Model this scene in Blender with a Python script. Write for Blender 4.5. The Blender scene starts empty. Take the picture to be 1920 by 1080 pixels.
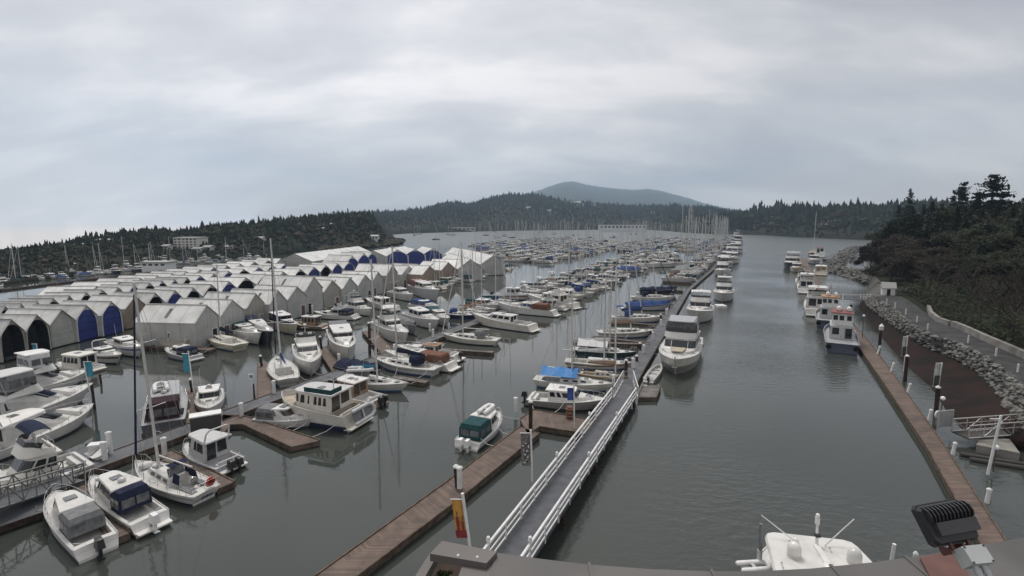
import bpy, math, random
from mathutils import Vector, Matrix, noise
sc = bpy.context.scene
R = math.radians
# ------------------------------------------------------------------ camera
FPX, HC, HY = 950.0, 19.0, 414.0
PIT = math.atan((540 - HY) / FPX)
cd = bpy.data.cameras.new('camera'); cam = bpy.data.objects.new('camera', cd); sc.collection.objects.link(cam)
cd.sensor_width = 36; cd.lens = 36 * FPX / 1920; cd.clip_start = 0.05; cd.clip_end = 20000
cam.location = (0, 0, HC); cam.rotation_euler = (math.pi / 2 - PIT, 0, 0); sc.camera = cam
sc.view_settings.view_transform = 'Standard'; sc.view_settings.look = 'None'
sc.view_settings.exposure = 0.75; sc.view_settings.gamma = 1
# ------------------------------------------------------------------ world: overcast cloud over a Nishita sky
SUN_EL, SUN_AZ = R(63), R(-18)          # azimuth measured from +Y (view axis), negative = left
w = bpy.data.worlds.new('World'); sc.world = w; w.use_nodes = True
nt = w.node_tree; nt.nodes.clear(); N = nt.nodes.new; K = nt.links.new
def nd(t, **kw):
    n = N(t)
    for k, v in kw.items(): setattr(n, k, v)
    return n
out = nd('ShaderNodeOutputWorld'); bg = nd('ShaderNodeBackground'); K(bg.outputs[0], out.inputs[0])
sky = nd('ShaderNodeTexSky', sky_type='NISHITA', sun_disc=False, sun_elevation=SUN_EL, sun_rotation=SUN_AZ)
tc = nd('ShaderNodeTexCoord'); sx = nd('ShaderNodeSeparateXYZ'); K(tc.outputs['Generated'], sx.inputs[0])
def mth(op, a, b=None, c=None):
    n = nd('ShaderNodeMath', operation=op)
    for i, q in enumerate((a, b, c)):
        if q is None: continue
        if isinstance(q, (int, float)): n.inputs[i].default_value = q
        else: K(q, n.inputs[i])
    return n.outputs[0]
zz = mth('MAXIMUM', sx.outputs[2], 0.0); den = mth('ADD', zz, 0.42)
cb = nd('ShaderNodeCombineXYZ'); K(mth('DIVIDE', sx.outputs[0], den), cb.inputs[0]); K(mth('MULTIPLY', mth('DIVIDE', sx.outputs[1], den), 2.2), cb.inputs[1])
n1 = nd('ShaderNodeTexNoise'); n1.inputs['Scale'].default_value = 1.25; n1.inputs['Detail'].default_value = 5; n1.inputs['Roughness'].default_value = .48; n1.inputs['Distortion'].default_value = .5
mp = nd('ShaderNodeMapping'); mp.inputs['Location'].default_value = (3.1, 1.4, 0); mp.inputs['Rotation'].default_value = (0, 0, -.35); mp.inputs['Scale'].default_value = (1.0, 1.0, 1); K(cb.outputs[0], mp.inputs[0]); K(mp.outputs[0], n1.inputs[0])
n2 = nd('ShaderNodeTexNoise'); n2.inputs['Scale'].default_value = 4.2; n2.inputs['Detail'].default_value = 6; n2.inputs['Roughness'].default_value = .6; n2.inputs['Distortion'].default_value = .25; K(mp.outputs[0], n2.inputs[0])
rp = nd('ShaderNodeValToRGB'); K(mth('MULTIPLY_ADD', mth('SUBTRACT', n2.outputs[0], .5), .34, n1.outputs[0]), rp.inputs[0])
e = rp.color_ramp.elements; e[0].position = .33; e[0].color = (.385, .372, .388, 1); e[1].position = .66; e[1].color = (.635, .60, .585, 1)
m_ = e.new(.5); m_.color = (.475, .463, .465, 1)
# glow of the veiled sun
sd = Vector((math.sin(SUN_AZ) * math.cos(SUN_EL), math.cos(SUN_AZ) * math.cos(SUN_EL), math.sin(SUN_EL)))
dt = nd('ShaderNodeVectorMath', operation='DOT_PRODUCT'); K(tc.outputs['Generated'], dt.inputs[0]); dt.inputs[1].default_value = Vector((math.sin(R(-14)) * math.cos(R(20)), math.cos(R(-10)) * math.cos(R(20)), math.sin(R(20))))   # the thinnest cloud
gl = mth('MULTIPLY_ADD', mth('POWER', mth('MAXIMUM', dt.outputs['Value'], 0.0), 6.0), 0.36, 0.80)
vm = nd('ShaderNodeVectorMath', operation='SCALE'); K(rp.outputs[0], vm.inputs[0]); K(gl, vm.inputs['Scale'])
# paler towards the horizon
hz = mth('POWER', mth('SUBTRACT', 1.0, zz), 9.0)
mx = nd('ShaderNodeMix', data_type='RGBA'); K(mth('MULTIPLY', hz, .30), mx.inputs['Factor']); K(vm.outputs[0], mx.inputs['A']); mx.inputs['B'].default_value = (.52, .505, .505, 1)
ns = nd('ShaderNodeVectorMath', operation='SCALE'); K(sky.outputs[0], ns.inputs[0]); ns.inputs['Scale'].default_value = .05
mx2 = nd('ShaderNodeMix', data_type='RGBA'); mx2.inputs['Factor'].default_value = .88; K(ns.outputs[0], mx2.inputs['A']); K(mx.outputs['Result'], mx2.inputs['B'])
K(mx2.outputs['Result'], bg.inputs[0]); bg.inputs[1].default_value = 1.0
# ------------------------------------------------------------------ sun behind cloud
sl = bpy.data.lights.new('sun', 'SUN'); sl.energy = 1.5; sl.angle = R(24); sl.color = (1, .95, .88)
so = bpy.data.objects.new('sun', sl); sc.collection.objects.link(so)
so.rotation_euler = (-sd).to_track_quat('-Z', 'Y').to_euler()
sc.cycles.use_denoising = True
sc.cycles.max_bounces = 6; sc.cycles.volume_bounces = 0; sc.cycles.caustics_reflective = False; sc.cycles.caustics_refractive = False

rnd = random.Random(7)
C = sc.collection
U2, V2 = Vector((.42, .907, 0)), Vector((.907, -.42, 0))
def W(px, py, z=0.0):
    x = (px - 960) / FPX; y = (540 - py) / FPX
    d = Vector((x, math.cos(PIT) + y * math.sin(PIT), -math.sin(PIT) + y * math.cos(PIT)))
    t = (z - HC) / d.z
    return Vector((d.x * t, d.y * t, z))
def WZ(px, py, dist):
    """pixel at a given distance along world Y"""
    x = (px - 960) / FPX; y = (540 - py) / FPX
    d = Vector((x, math.cos(PIT) + y * math.sin(PIT), -math.sin(PIT) + y * math.cos(PIT)))
    t = dist / d.y
    return Vector((d.x * t, dist, HC + d.z * t))
def G(a, b, z=0.0):
    p = U2 * a + V2 * b; p.z = z
    return p
# ------------------------------------------------------------------ materials
MATS = {}
def mat(name, col, rough=.5, metal=0., var=.12, scale=3., kind=None, col2=None, bump=0.):
    if name in MATS: return MATS[name]
    m = bpy.data.materials.new(name); m.use_nodes = True; t = m.node_tree; b = t.nodes['Principled BSDF']
    if rough >= .8: b.inputs['Specular IOR Level'].default_value = .12
    b.inputs['Roughness'].default_value = rough; b.inputs['Metallic'].default_value = metal
    tcn = t.nodes.new('ShaderNodeTexCoord'); nz = t.nodes.new('ShaderNodeTexNoise')
    nz.inputs['Scale'].default_value = scale; nz.inputs['Detail'].default_value = 4; t.links.new(tcn.outputs['Object'], nz.inputs[0])
    cr = t.nodes.new('ShaderNodeValToRGB'); t.links.new(nz.outputs[0], cr.inputs[0])
    c2 = col2 if col2 else tuple(c * (1 - var * 2) for c in col); c1 = col if col2 else tuple(min(1, c * (1 + var * .5)) for c in col)
    cr.color_ramp.elements[0].position = .36; cr.color_ramp.elements[0].color = (*c2, 1)
    cr.color_ramp.elements[1].position = .62; cr.color_ramp.elements[1].color = (*c1, 1)
    res = cr.outputs[0]
    if kind in ('plank', 'sheet'):
        uvn = t.nodes.new('ShaderNodeUVMap'); sp = t.nodes.new('ShaderNodeSeparateXYZ'); t.links.new(uvn.outputs[0], sp.inputs[0])
        fr = t.nodes.new('ShaderNodeMath'); fr.operation = 'FRACT'; mu = t.nodes.new('ShaderNodeMath'); mu.operation = 'MULTIPLY'
        mu.inputs[1].default_value = 6.2 if kind == 'plank' else .42
        t.links.new(sp.outputs[0], mu.inputs[0]); t.links.new(mu.outputs[0], fr.inputs[0])
        gt = t.nodes.new('ShaderNodeMath'); gt.operation = 'LESS_THAN'; gt.inputs[1].default_value = .09 if kind == 'plank' else .03; t.links.new(fr.outputs[0], gt.inputs[0])
        fl = t.nodes.new('ShaderNodeMath'); fl.operation = 'FLOOR'; t.links.new(mu.outputs[0], fl.inputs[0])
        wn = t.nodes.new('ShaderNodeTexWhiteNoise'); wn.noise_dimensions = '1D'; t.links.new(fl.outputs[0], wn.inputs['W'])
        hs = t.nodes.new('ShaderNodeHueSaturation'); t.links.new(res, hs.inputs['Color'])
        ma = t.nodes.new('ShaderNodeMath'); ma.operation = 'MULTIPLY_ADD'; ma.inputs[1].default_value = .5 if kind == 'plank' else .12; ma.inputs[2].default_value = .75 if kind == 'plank' else .94
        t.links.new(wn.outputs[0], ma.inputs[0]); t.links.new(ma.outputs[0], hs.inputs['Value'])
        mxn = t.nodes.new('ShaderNodeMix'); mxn.data_type = 'RGBA'; t.links.new(gt.outputs[0], mxn.inputs['Factor']); t.links.new(hs.outputs[0], mxn.inputs['A']); mxn.inputs['B'].default_value = (*(c * .45 for c in col), 1)
        res = mxn.outputs['Result']
    if kind == 'objtint':     # gentle per-object brightness difference
        oi = t.nodes.new('ShaderNodeObjectInfo'); hs = t.nodes.new('ShaderNodeHueSaturation'); ma = t.nodes.new('ShaderNodeMath'); ma.operation = 'MULTIPLY_ADD'
        ma.inputs[1].default_value = .30; ma.inputs[2].default_value = .78; t.links.new(oi.outputs['Random'], ma.inputs[0]); t.links.new(ma.outputs[0], hs.inputs['Value']); t.links.new(res, hs.inputs['Color']); res = hs.outputs[0]
    t.links.new(res, b.inputs['Base Color'])
    if bump:
        bn = t.nodes.new('ShaderNodeBump'); bn.inputs['Strength'].default_value = bump; bn.inputs['Distance'].default_value = .05
        n2 = t.nodes.new('ShaderNodeTexNoise'); n2.inputs['Scale'].default_value = scale * 4; n2.inputs['Detail'].default_value = 5; t.links.new(tcn.outputs['Object'], n2.inputs[0])
        t.links.new(n2.outputs[0], bn.inputs['Height']); t.links.new(bn.outputs[0], b.inputs['Normal'])
    MATS[name] = m
    return m
mat('white', (.70, .69, .66), .28, var=.06, scale=1.2, kind='objtint')
mat('cream', (.66, .60, .48), .35, var=.06, scale=1.2)
mat('ivory', (.68, .66, .60), .35, var=.06, scale=1.2)
mat('deckwhite', (.56, .555, .53), .55, var=.08, scale=2)
mat('decktan', (.42, .36, .28), .6, var=.12, scale=2)
mat('greyhull', (.34, .35, .36), .4, var=.06)
mat('lightgrey', (.48, .48, .48), .5, var=.06)
mat('silver', (.27, .26, .25), .35, var=.05)
mat('navy', (.022, .028, .06), .3, var=.1)
mat('darkhull', (.03, .033, .04), .3, var=.1)
mat('greenhull', (.03, .055, .06), .3, var=.1)
mat('bluehull', (.10, .16, .30), .4, var=.1)
mat('redpaint', (.21, .06, .052), .5, var=.12)
mat('orangebrown', (.42, .22, .10), .5, var=.15)
mat('boot', (.03, .035, .05), .4, var=.1)
mat('bootblue', (.05, .10, .22), .4, var=.1)
mat('glass', (.018, .022, .026), .06, var=.1)
mat('paleglass', (.16, .17, .18), .1, var=.15)
mat('brownglass', (.06, .045, .035), .08, var=.1)
mat('black', (.018, .018, .02), .35, var=.15)
mat('rubber', (.02, .02, .02), .8, var=.2)
mat('canvasblue', (.035, .07, .20), .8, var=.14)
mat('tarpblue', (.02, .19, .50), .6, var=.12)
mat('canvasteal', (.04, .16, .24), .8, var=.12)
mat('canvasnavy', (.022, .027, .055), .85, var=.14)
mat('canvasgreen', (.025, .075, .08), .8, var=.14)
mat('canvasgrey', (.20, .205, .21), .85, var=.12)
mat('canvastan', (.30, .21, .15), .85, var=.12)
mat('canvasrust', (.17, .085, .06), .85, var=.12)
mat('canvaswine', (.040, .022, .027), .8, var=.15)
mat('canvaswhite', (.62, .62, .62), .75, var=.07)
mat('clearvinyl', (.13, .135, .14), .15, var=.2)
mat('teak', (.30, .18, .10), .6, var=.14, scale=5)
mat('varnish', (.20, .085, .035), .3, var=.15, scale=5)
mat('steel', (.62, .62, .62), .25, .9, var=.05)
mat('alu', (.55, .54, .52), .4, .5, var=.06)
mat('dullalu', (.17, .175, .17), .55, .2, var=.15)
mat('mastgrey', (.62, .61, .58), .4, .2, var=.06)
mat('mastdark', (.10, .085, .07), .5, var=.1)
mat('wire', (.25, .25, .25), .4, .6, var=.05)
mat('ringred', (.40, .05, .03), .6, var=.08)
mat('planks', (.125, .088, .070), .75, var=.15, scale=1.3, kind='plank')
mat('planksgrey', (.165, .155, .15), .8, var=.16, scale=1.2, kind='plank')
mat('concretedeck', (.135, .14, .15), .8, var=.14, scale=.8)
mat('gangdeck', (.075, .08, .092), .7, var=.14, scale=1.4)
mat('fascia', (.13, .10, .08), .8, var=.2, scale=2)
mat('floatdark', (.03, .03, .03), .8, var=.2)
mat('pilewood', (.06, .043, .035), .85, var=.25, scale=4)
mat('pilecap', (.72, .72, .70), .5, var=.05)
mat('whitepaint', (.74, .74, .73), .45, var=.06, scale=2)
mat('shed_white', (.58, .582, .575), .6, var=.08, scale=.5, kind='sheet')
mat('shed_cream', (.47, .47, .46), .65, col2=(.38, .375, .36), scale=.5, kind='sheet')
mat('shed_brown', (.30, .235, .19), .7, var=.08, scale=.5, kind='sheet')
mat('shed_grey', (.36, .345, .31), .7, var=.08, scale=.5, kind='sheet')
mat('roof_pale', (.68, .675, .665), .5, scale=.5, kind='sheet', col2=(.52, .53, .50))
mat('roof_grey', (.54, .54, .53), .5, col2=(.36, .37, .35), scale=.45, kind='sheet')
mat('skylight', (.17, .17, .17), .3, var=.1)
mat('doorblue', (.025, .045, .235), .6, var=.16, scale=.7)
mat('darkdoor_shade', (.03, .032, .035), .8, var=.2)  # dark doors, and the shade painted inside open boathouse arches
mat('doortarp', (.42, .43, .40), .7, var=.1, scale=.6)
mat('doorbrown', (.14, .075, .06), .6, var=.1)
mat('roofcap', (.125, .113, .107), .55, var=.10, scale=2.5)
mat('roofcap2', (.10, .096, .093), .6, var=.12, scale=2.5)
mat('rust', (.13, .06, .048), .7, var=.2, scale=6)
mat('lampblack', (.028, .03, .034), .5, var=.12, scale=8)
mat('lampgrey', (.05, .05, .055), .45, var=.08, scale=8)
mat('boxgrey', (.42, .45, .44), .45, var=.04)
mat('asphalt', (.062, .063, .064), .85, var=.16, scale=.7)
mat('concrete', (.25, .24, .22), .85, var=.16, scale=.8)
mat('mud', (.026, .015, .013), .85, scale=.35, var=.3, col2=(.013, .011, .010), bump=.5)
mat('rock', (.20, .198, .185), .9, var=.25, scale=1.5, bump=.4)
mat('rock2', (.12, .118, .108), .9, var=.3, scale=1.5, bump=.4)
mat('grass', (.045, .06, .025), .9, var=.2, scale=.6)
mat('soil', (.022, .022, .015), .95, scale=.18, col2=(.018, .026, .012))
mat('bark', (.10, .085, .07), .9, var=.25, scale=4)
mat('barkpale', (.085, .075, .064), .9, var=.25, scale=4)
mat('needle', (.030, .045, .030), .85, var=.3, scale=.8)
mat('needle2', (.045, .058, .036), .85, var=.3, scale=.8)
mat('needle3', (.022, .034, .026), .85, var=.3, scale=.8)
mat('twig', (.075, .062, .052), .9, var=.25, scale=1)
mat('leafbrown', (.045, .039, .029), .9, var=.3, scale=.8)
mat('leafolive', (.040, .046, .027), .9, var=.3, scale=.8)
mat('leafgreen', (.036, .052, .025), .85, var=.3, scale=.8)
mat('farwood', (.014, .020, .015), .95, scale=.012, col2=(.026, .024, .016))
mat('mountain', (.032, .042, .036), .95, scale=.006, col2=(.05, .055, .045), bump=.0)
mat('bannerblue', (.04, .26, .36), .7, var=.14)
mat('bannerorange', (.62, .33, .07), .7, var=.1)
mat('bannergrey', (.22, .20, .19), .7, var=.25, scale=6)
mat('bannerred', (.24, .035, .03), .7, var=.12)
mat('bannerwhite', (.52, .52, .52), .7, var=.12)
mat('bannerdark', (.06, .055, .05), .7, var=.2)
mat('binblue', (.04, .08, .32), .5, var=.1)
mat('globe', (.85, .85, .83), .3, var=.02)
mat('glaze', (.05, .06, .07), .15, var=.2)
M = MATS
# ------------------------------------------------------------------ mesh builder
class MB:
    def __init__(s): s.v = []; s.f = []; s.m = []; s.s = []; s.uv = {}; s.names = []
    def mi(s, m):
        if m not in s.names: s.names.append(m)
        return s.names.index(m)
    def add(s, vs, fs, m, smooth=False):
        o = len(s.v); s.v += [tuple(p) for p in vs]; k = s.mi(m)
        for f in fs: s.f.append(tuple(i + o for i in f)); s.m.append(k); s.s.append(smooth)
        return s
    def box(s, c, d, m, rz=0.):
        hx, hy, hz = d[0] / 2, d[1] / 2, d[2] / 2; cs, sn = math.cos(rz), math.sin(rz); vs = []
        for z in (-hz, hz):
            for x, y in ((-hx, -hy), (hx, -hy), (hx, hy), (-hx, hy)): vs.append((c[0] + x * cs - y * sn, c[1] + x * sn + y * cs, c[2] + z))
        return s.add(vs, [(3, 2, 1, 0), (4, 5, 6, 7), (0, 1, 5, 4), (1, 2, 6, 5), (2, 3, 7, 6), (3, 0, 4, 7)], m)
    def prism(s, o0, o1, m, top=None, smooth=False, camber=0.):
        """loft between two outlines (lists of 3-D points) closed with caps"""
        n = len(o0); fs = [(i, (i + 1) % n, n + (i + 1) % n, n + i) for i in range(n)]
        s.add(list(o0) + list(o1), fs, m, smooth)
        s.add(list(o0), [tuple(range(n))[::-1]], m)
        if camber:
            c = sum((Vector(p) for p in o1), Vector()) / n; c.z += camber
            s.add(list(o1) + [c], [(i, (i + 1) % n, n) for i in range(n)], top or m, True)
        else: s.add(list(o1), [tuple(range(n))], top or m)
        return s
    def tube(s, p, q, r, m, n=6, r2=None):
        p, q = Vector(p), Vector(q); d = (q - p)
        if d.length < 1e-6: return s
        d.normalize(); a = d.orthogonal().normalized(); b = d.cross(a); r2 = r if r2 is None else r2; vs = []
        for c, rr in ((p, r), (q, r2)):
            for i in range(n): t = 2 * math.pi * i / n; vs.append(c + a * (rr * math.cos(t)) + b * (rr * math.sin(t)))
        s.add(vs, [(i, (i + 1) % n, n + (i + 1) % n, n + i) for i in range(n)], m, True)
        return s.add(vs, [tuple(range(n))[::-1], tuple(range(n, 2 * n))], m)
    def path(s, pts, r, m, n=5):
        for a, b in zip(pts, pts[1:]): s.tube(a, b, r, m, n)
        return s
    def lathe(s, prof, c, m, n=12, axis='z', sy=1.):
        vs = []
        for r, h in prof:
            for i in range(n):
                t = 2 * math.pi * i / n; a, b = r * math.cos(t), r * math.sin(t) * sy
                vs.append({'z': (c[0] + a, c[1] + b, c[2] + h), 'x': (c[0] + h, c[1] + a, c[2] + b), 'y': (c[0] + a, c[1] + h, c[2] + b)}[axis])
        k = len(prof); fs = [(j * n + i, j * n + (i + 1) % n, (j + 1) * n + (i + 1) % n, (j + 1) * n + i) for j in range(k - 1) for i in range(n)]
        s.add(vs, fs, m, True)
        return s.add(vs, [tuple(range(n))[::-1], tuple(range((k - 1) * n, k * n))], m)
    def sph(s, c, r, m, n=10, sz=1.):
        k = 6
        return s.lathe([(r * math.sin(math.pi * i / k) + 1e-4, -r * sz * math.cos(math.pi * i / k)) for i in range(k + 1)], c, m, n)
    def pane(s, p00, p10, p11, p01, m, t=.025):
        """thin solid panel, p** counter-clockwise seen from outside"""
        P = [Vector(p) for p in (p00, p10, p11, p01)]; nrm = (P[1] - P[0]).cross(P[3] - P[0]).normalized() * t
        return s.add(P + [p + nrm for p in P], [(3, 2, 1, 0), (4, 5, 6, 7), (0, 1, 5, 4), (1, 2, 6, 5), (2, 3, 7, 6), (3, 0, 4, 7)], m)
    def mesh(s, name):
        me = bpy.data.meshes.new(name); me.from_pydata(s.v, [], s.f)
        for n in s.names: me.materials.append(M[n])
        me.polygons.foreach_set('material_index', s.m); me.polygons.foreach_set('use_smooth', s.s)
        if s.uv:
            ul = me.uv_layers.new(name='UVMap')
            for pi, uvs in s.uv.items():
                for li, q in zip(me.polygons[pi].loop_indices, uvs): ul.data[li].uv = q
        me.update()
        return me
    def build(s, name, parent=None, loc=None, rz=None):
        o = bpy.data.objects.new(name, s.mesh(name)); C.objects.link(o)
        if parent is not None: o.parent = parent
        if loc is not None: o.location = loc
        if rz is not None: o.rotation_euler = (0, 0, rz)
        return o
LABELS = {}
def tag(o, label=None, cat=None, group=None, kind=None):
    if label:
        assert 4 <= len(label.split()) <= 16, label
        LABELS[label] = LABELS.get(label, 0) + 1; o['label'] = label
    if cat: o['category'] = cat
    if group: o['group'] = group
    elif 'group' in o.keys(): del o['group']
    if kind: o['kind'] = kind
    return o
def empty(name, loc=(0, 0, 0), rz=0.):
    o = bpy.data.objects.new(name, None); C.objects.link(o); o.location = loc; o.rotation_euler = (0, 0, rz); o.empty_display_size = .2
    return o
def copy_tree(o, parent=None):
    c = o.copy(); C.objects.link(c); c.parent = parent
    for ch in list(KIDS.get(o.name, ())): copy_tree(ch, c)
    return c
KIDS = {}
def index_kids():
    KIDS.clear()
    for o in bpy.data.objects:
        if o.parent: KIDS.setdefault(o.parent.name, []).append(o)
def joined(root, name):
    """one mesh holding the whole thing (for copies only a few pixels long)"""
    mb = MB()
    def walk(o, mx):
        if o.type == 'MESH':
            me = o.data; vs = [mx @ v.co for v in me.vertices]; mats = [m.name for m in me.materials]
            for p in me.polygons: pass
            base = len(mb.v); mb.v += [tuple(v) for v in vs]; ids = [mb.mi(n) for n in mats]
            for p in me.polygons: mb.f.append(tuple(i + base for i in p.vertices)); mb.m.append(ids[p.material_index]); mb.s.append(p.use_smooth)
        for c in KIDS.get(o.name, ()): walk(c, mx @ c.matrix_basis)
    walk(root, Matrix())
    return mb.mesh(name)
def sheet(name, grid, m, close=False):
    """surface through a grid of points (rows of equal length) with metric uv"""
    mb = MB(); nr, nc = len(grid), len(grid[0]); mb.v = [tuple(p) for r in grid for p in r]; k = mb.mi(m)
    for i in range(nr - 1):
        for j in range(nc - 1): mb.f.append((i * nc + j, i * nc + j + 1, (i + 1) * nc + j + 1, (i + 1) * nc + j)); mb.m.append(k); mb.s.append(True)
    return mb
def resample(pts, n):
    P = [Vector(p) for p in pts]; d = [0.]
    for a, b in zip(P, P[1:]): d.append(d[-1] + (b - a).length)
    o = []
    for i in range(n):
        t = d[-1] * i / (n - 1); k = 0
        while k < len(P) - 2 and d[k + 1] < t: k += 1
        o.append(P[k].lerp(P[k + 1], (t - d[k]) / max(1e-6, d[k + 1] - d[k])))
    return o
ORD = 'first second third fourth fifth sixth seventh eighth ninth tenth eleventh twelfth thirteenth fourteenth fifteenth sixteenth seventeenth eighteenth nineteenth twentieth'.split()
def ordinal(i):
    if i < 20: return ORD[i]
    t, k = divmod(i + 1, 10); tens = {2: 'twent', 3: 'thirt', 4: 'fort', 5: 'fift', 6: 'sixt', 7: 'sevent', 8: 'eight', 9: 'ninet'}[t]
    return tens + ('ieth' if k == 0 else 'y-' + ORD[k - 1])
# ------------------------------------------------------------------ boats (local axes: +x bow, z = 0 waterline)
class Hull:
    def __init__(s, L, B, fb, fs, sail=False, full=2.2, rake=.10, wl=.86, tw=.9):
        s.L, s.B, s.fb, s.fs, s.sail, s.full, s.rake, s.wl, s.tw = L, B, fb, fs, sail, full, rake, wl, tw
    def half(s, t):
        if s.sail:
            k = .45
            if t < k: u = 1 - t / k; return s.B / 2 * (1 - (1 - s.tw) * u ** 2)
            u = (t - k) / (1 - k); return s.B / 2 * max(0.015, 1 - u ** 1.9)
        k = .42
        if t < k: return s.B / 2 * (s.tw + (1 - s.tw) * (t / k) ** .7)
        u = (t - k) / (1 - k); return s.B / 2 * max(.02, (1 - u ** s.full)) ** (.8)
    def z(s, t):
        if s.sail: return s.fs + (s.fb - s.fs) * t ** 2 - .08 * math.sin(math.pi * t)
        return s.fs + (s.fb - s.fs) * (t ** 1.6)
    def x(s, t): return -s.L / 2 + s.L * t
    def t(s, x): return (x + s.L / 2) / s.L
    def zx(s, x): return s.z(max(0, min(1, s.t(x))))
    def hx(s, x): return s.half(max(0, min(1, s.t(x))))
def add_hull(root, H, mt, boot, stripe=None, bott='black', rail='white', cockpit=None, deck='deckwhite', bulw=0., transom=None, name_mark=None, lower=None):
    mb = MB(); n = 16; ts = [i / n for i in range(n)] + [.97, 1.0]; rings = []
    for t in ts:
        hb = H.half(t); zs = H.z(t); x = H.x(t); rk = H.rake * H.L * max(0, (t - .55) / .45) ** 2
        aft = -.035 * H.L * (1 - t) ** 8 if not H.sail else .05 * H.L * (1 - t) ** 8
        wlf = H.wl * (1 - .35 * max(0, (t - .4) / .6) ** 2)
        lv = [(-.45, .45, 1.), (-.03, wlf, 1.), (.17, wlf + .03, .95), (zs * (.40 if lower else .62), wlf + (1 - wlf) * (.45 if lower else .68), .55 if lower else .36), (zs * (.50 if lower else .80), wlf + (1 - wlf) * (.56 if lower else .85), .46 if lower else .2), (zs + bulw * (.4 + .6 * t), 1., 0.)]
        rings.append([(x - rk * k + aft * k, hb * w_ + .01, z) for z, w_, k in lv])
    cols = [bott, boot, lower or mt, stripe or mt, mt]
    for sgn in (1, -1):
        for i in range(len(ts) - 1):
            for j in range(5):
                q = [rings[i][j], rings[i + 1][j], rings[i + 1][j + 1], rings[i][j + 1]]
                q = [(a, b * sgn, c) for a, b, c in q]
                mb.add(q, [(0, 1, 2, 3) if sgn < 0 else (3, 2, 1, 0)], cols[j], False)
        rl = [(r[5][0], (r[5][1] - .01) * sgn, r[5][2]) for r in rings]
        mb.path(rl, .045 if H.L > 6 else .03, rail, 5)
    r0 = rings[0]; mb.add([(a, b, c) for a, b, c in r0] + [(a, -b, c) for a, b, c in r0], [(j, j + 1, 7 + j, 6 + j) for j in range(5)], transom or mt)
    mb.add([(a, b, c) for a, b, c in rings[-1]] + [(a, -b, c) for a, b, c in rings[-1]], [(j, 6 + j, 7 + j, j + 1) for j in range(5)], mt)
    # weld for smooth topsides
    o = mb.build('hull', root)
    import bmesh
    bm = bmesh.new(); bm.from_mesh(o.data); bmesh.ops.remove_doubles(bm, verts=bm.verts, dist=.002)
    bm.to_mesh(o.data); bm.free()
    # deck
    db = MB(); st = [(t, False) for t in ts]
    if cockpit:
        x0, x1, dep = cockpit; t0, t1 = H.t(x0), H.t(x1)
        st = [(t, t0 < t < t1) for t in ts if abs(t - t0) > .012 and abs(t - t1) > .012] + [(t0, False), (t0, True), (t1, True), (t1, False)]
        st.sort(key=lambda q: (q[0], (q[1] if abs(q[0] - t0) < 1e-9 else (not q[1]) if abs(q[0] - t1) < 1e-9 else 0)))
    rows = []
    for t, ck in st:
        hb = H.half(t) - .02; z = H.z(t) - .02; x = H.x(t); ih = max(.0, hb - (.16 if not H.sail else .32 * H.B / 2)); zi = z + .03 - (cockpit[2] if ck else 0)
        rows.append([(x, hb, z), (x, ih, z + .03), (x, ih * .98, zi), (x, 0, zi + (0 if ck else .03)), (x, -ih * .98, zi), (x, -ih, z + .03), (x, -hb, z)])
    for a, b in zip(rows, rows[1:]):
        for j in range(6): db.add([a[j], b[j], b[j + 1], a[j + 1]], [(3, 2, 1, 0)], deck)
    db.build('deck', root)
    return H
def outline(x0, x1, w0, w1, z, nose=0., nf=5, rear=0.):
    """plan outline, port side first from aft; round nose"""
    pts = [(x0, w0 / 2, z)]
    if nose > 0:
        pts.append((x1 - nose, w1 / 2, z))
        for i in range(1, nf):
            a = math.pi / 2 * i / nf; pts.append((x1 - nose + nose * math.sin(a), w1 / 2 * (.35 + .65 * math.cos(a)), z))
    else: pts.append((x1, w1 / 2, z))
    return pts + [(x, -y, zz) for x, y, zz in reversed(pts)]
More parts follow.
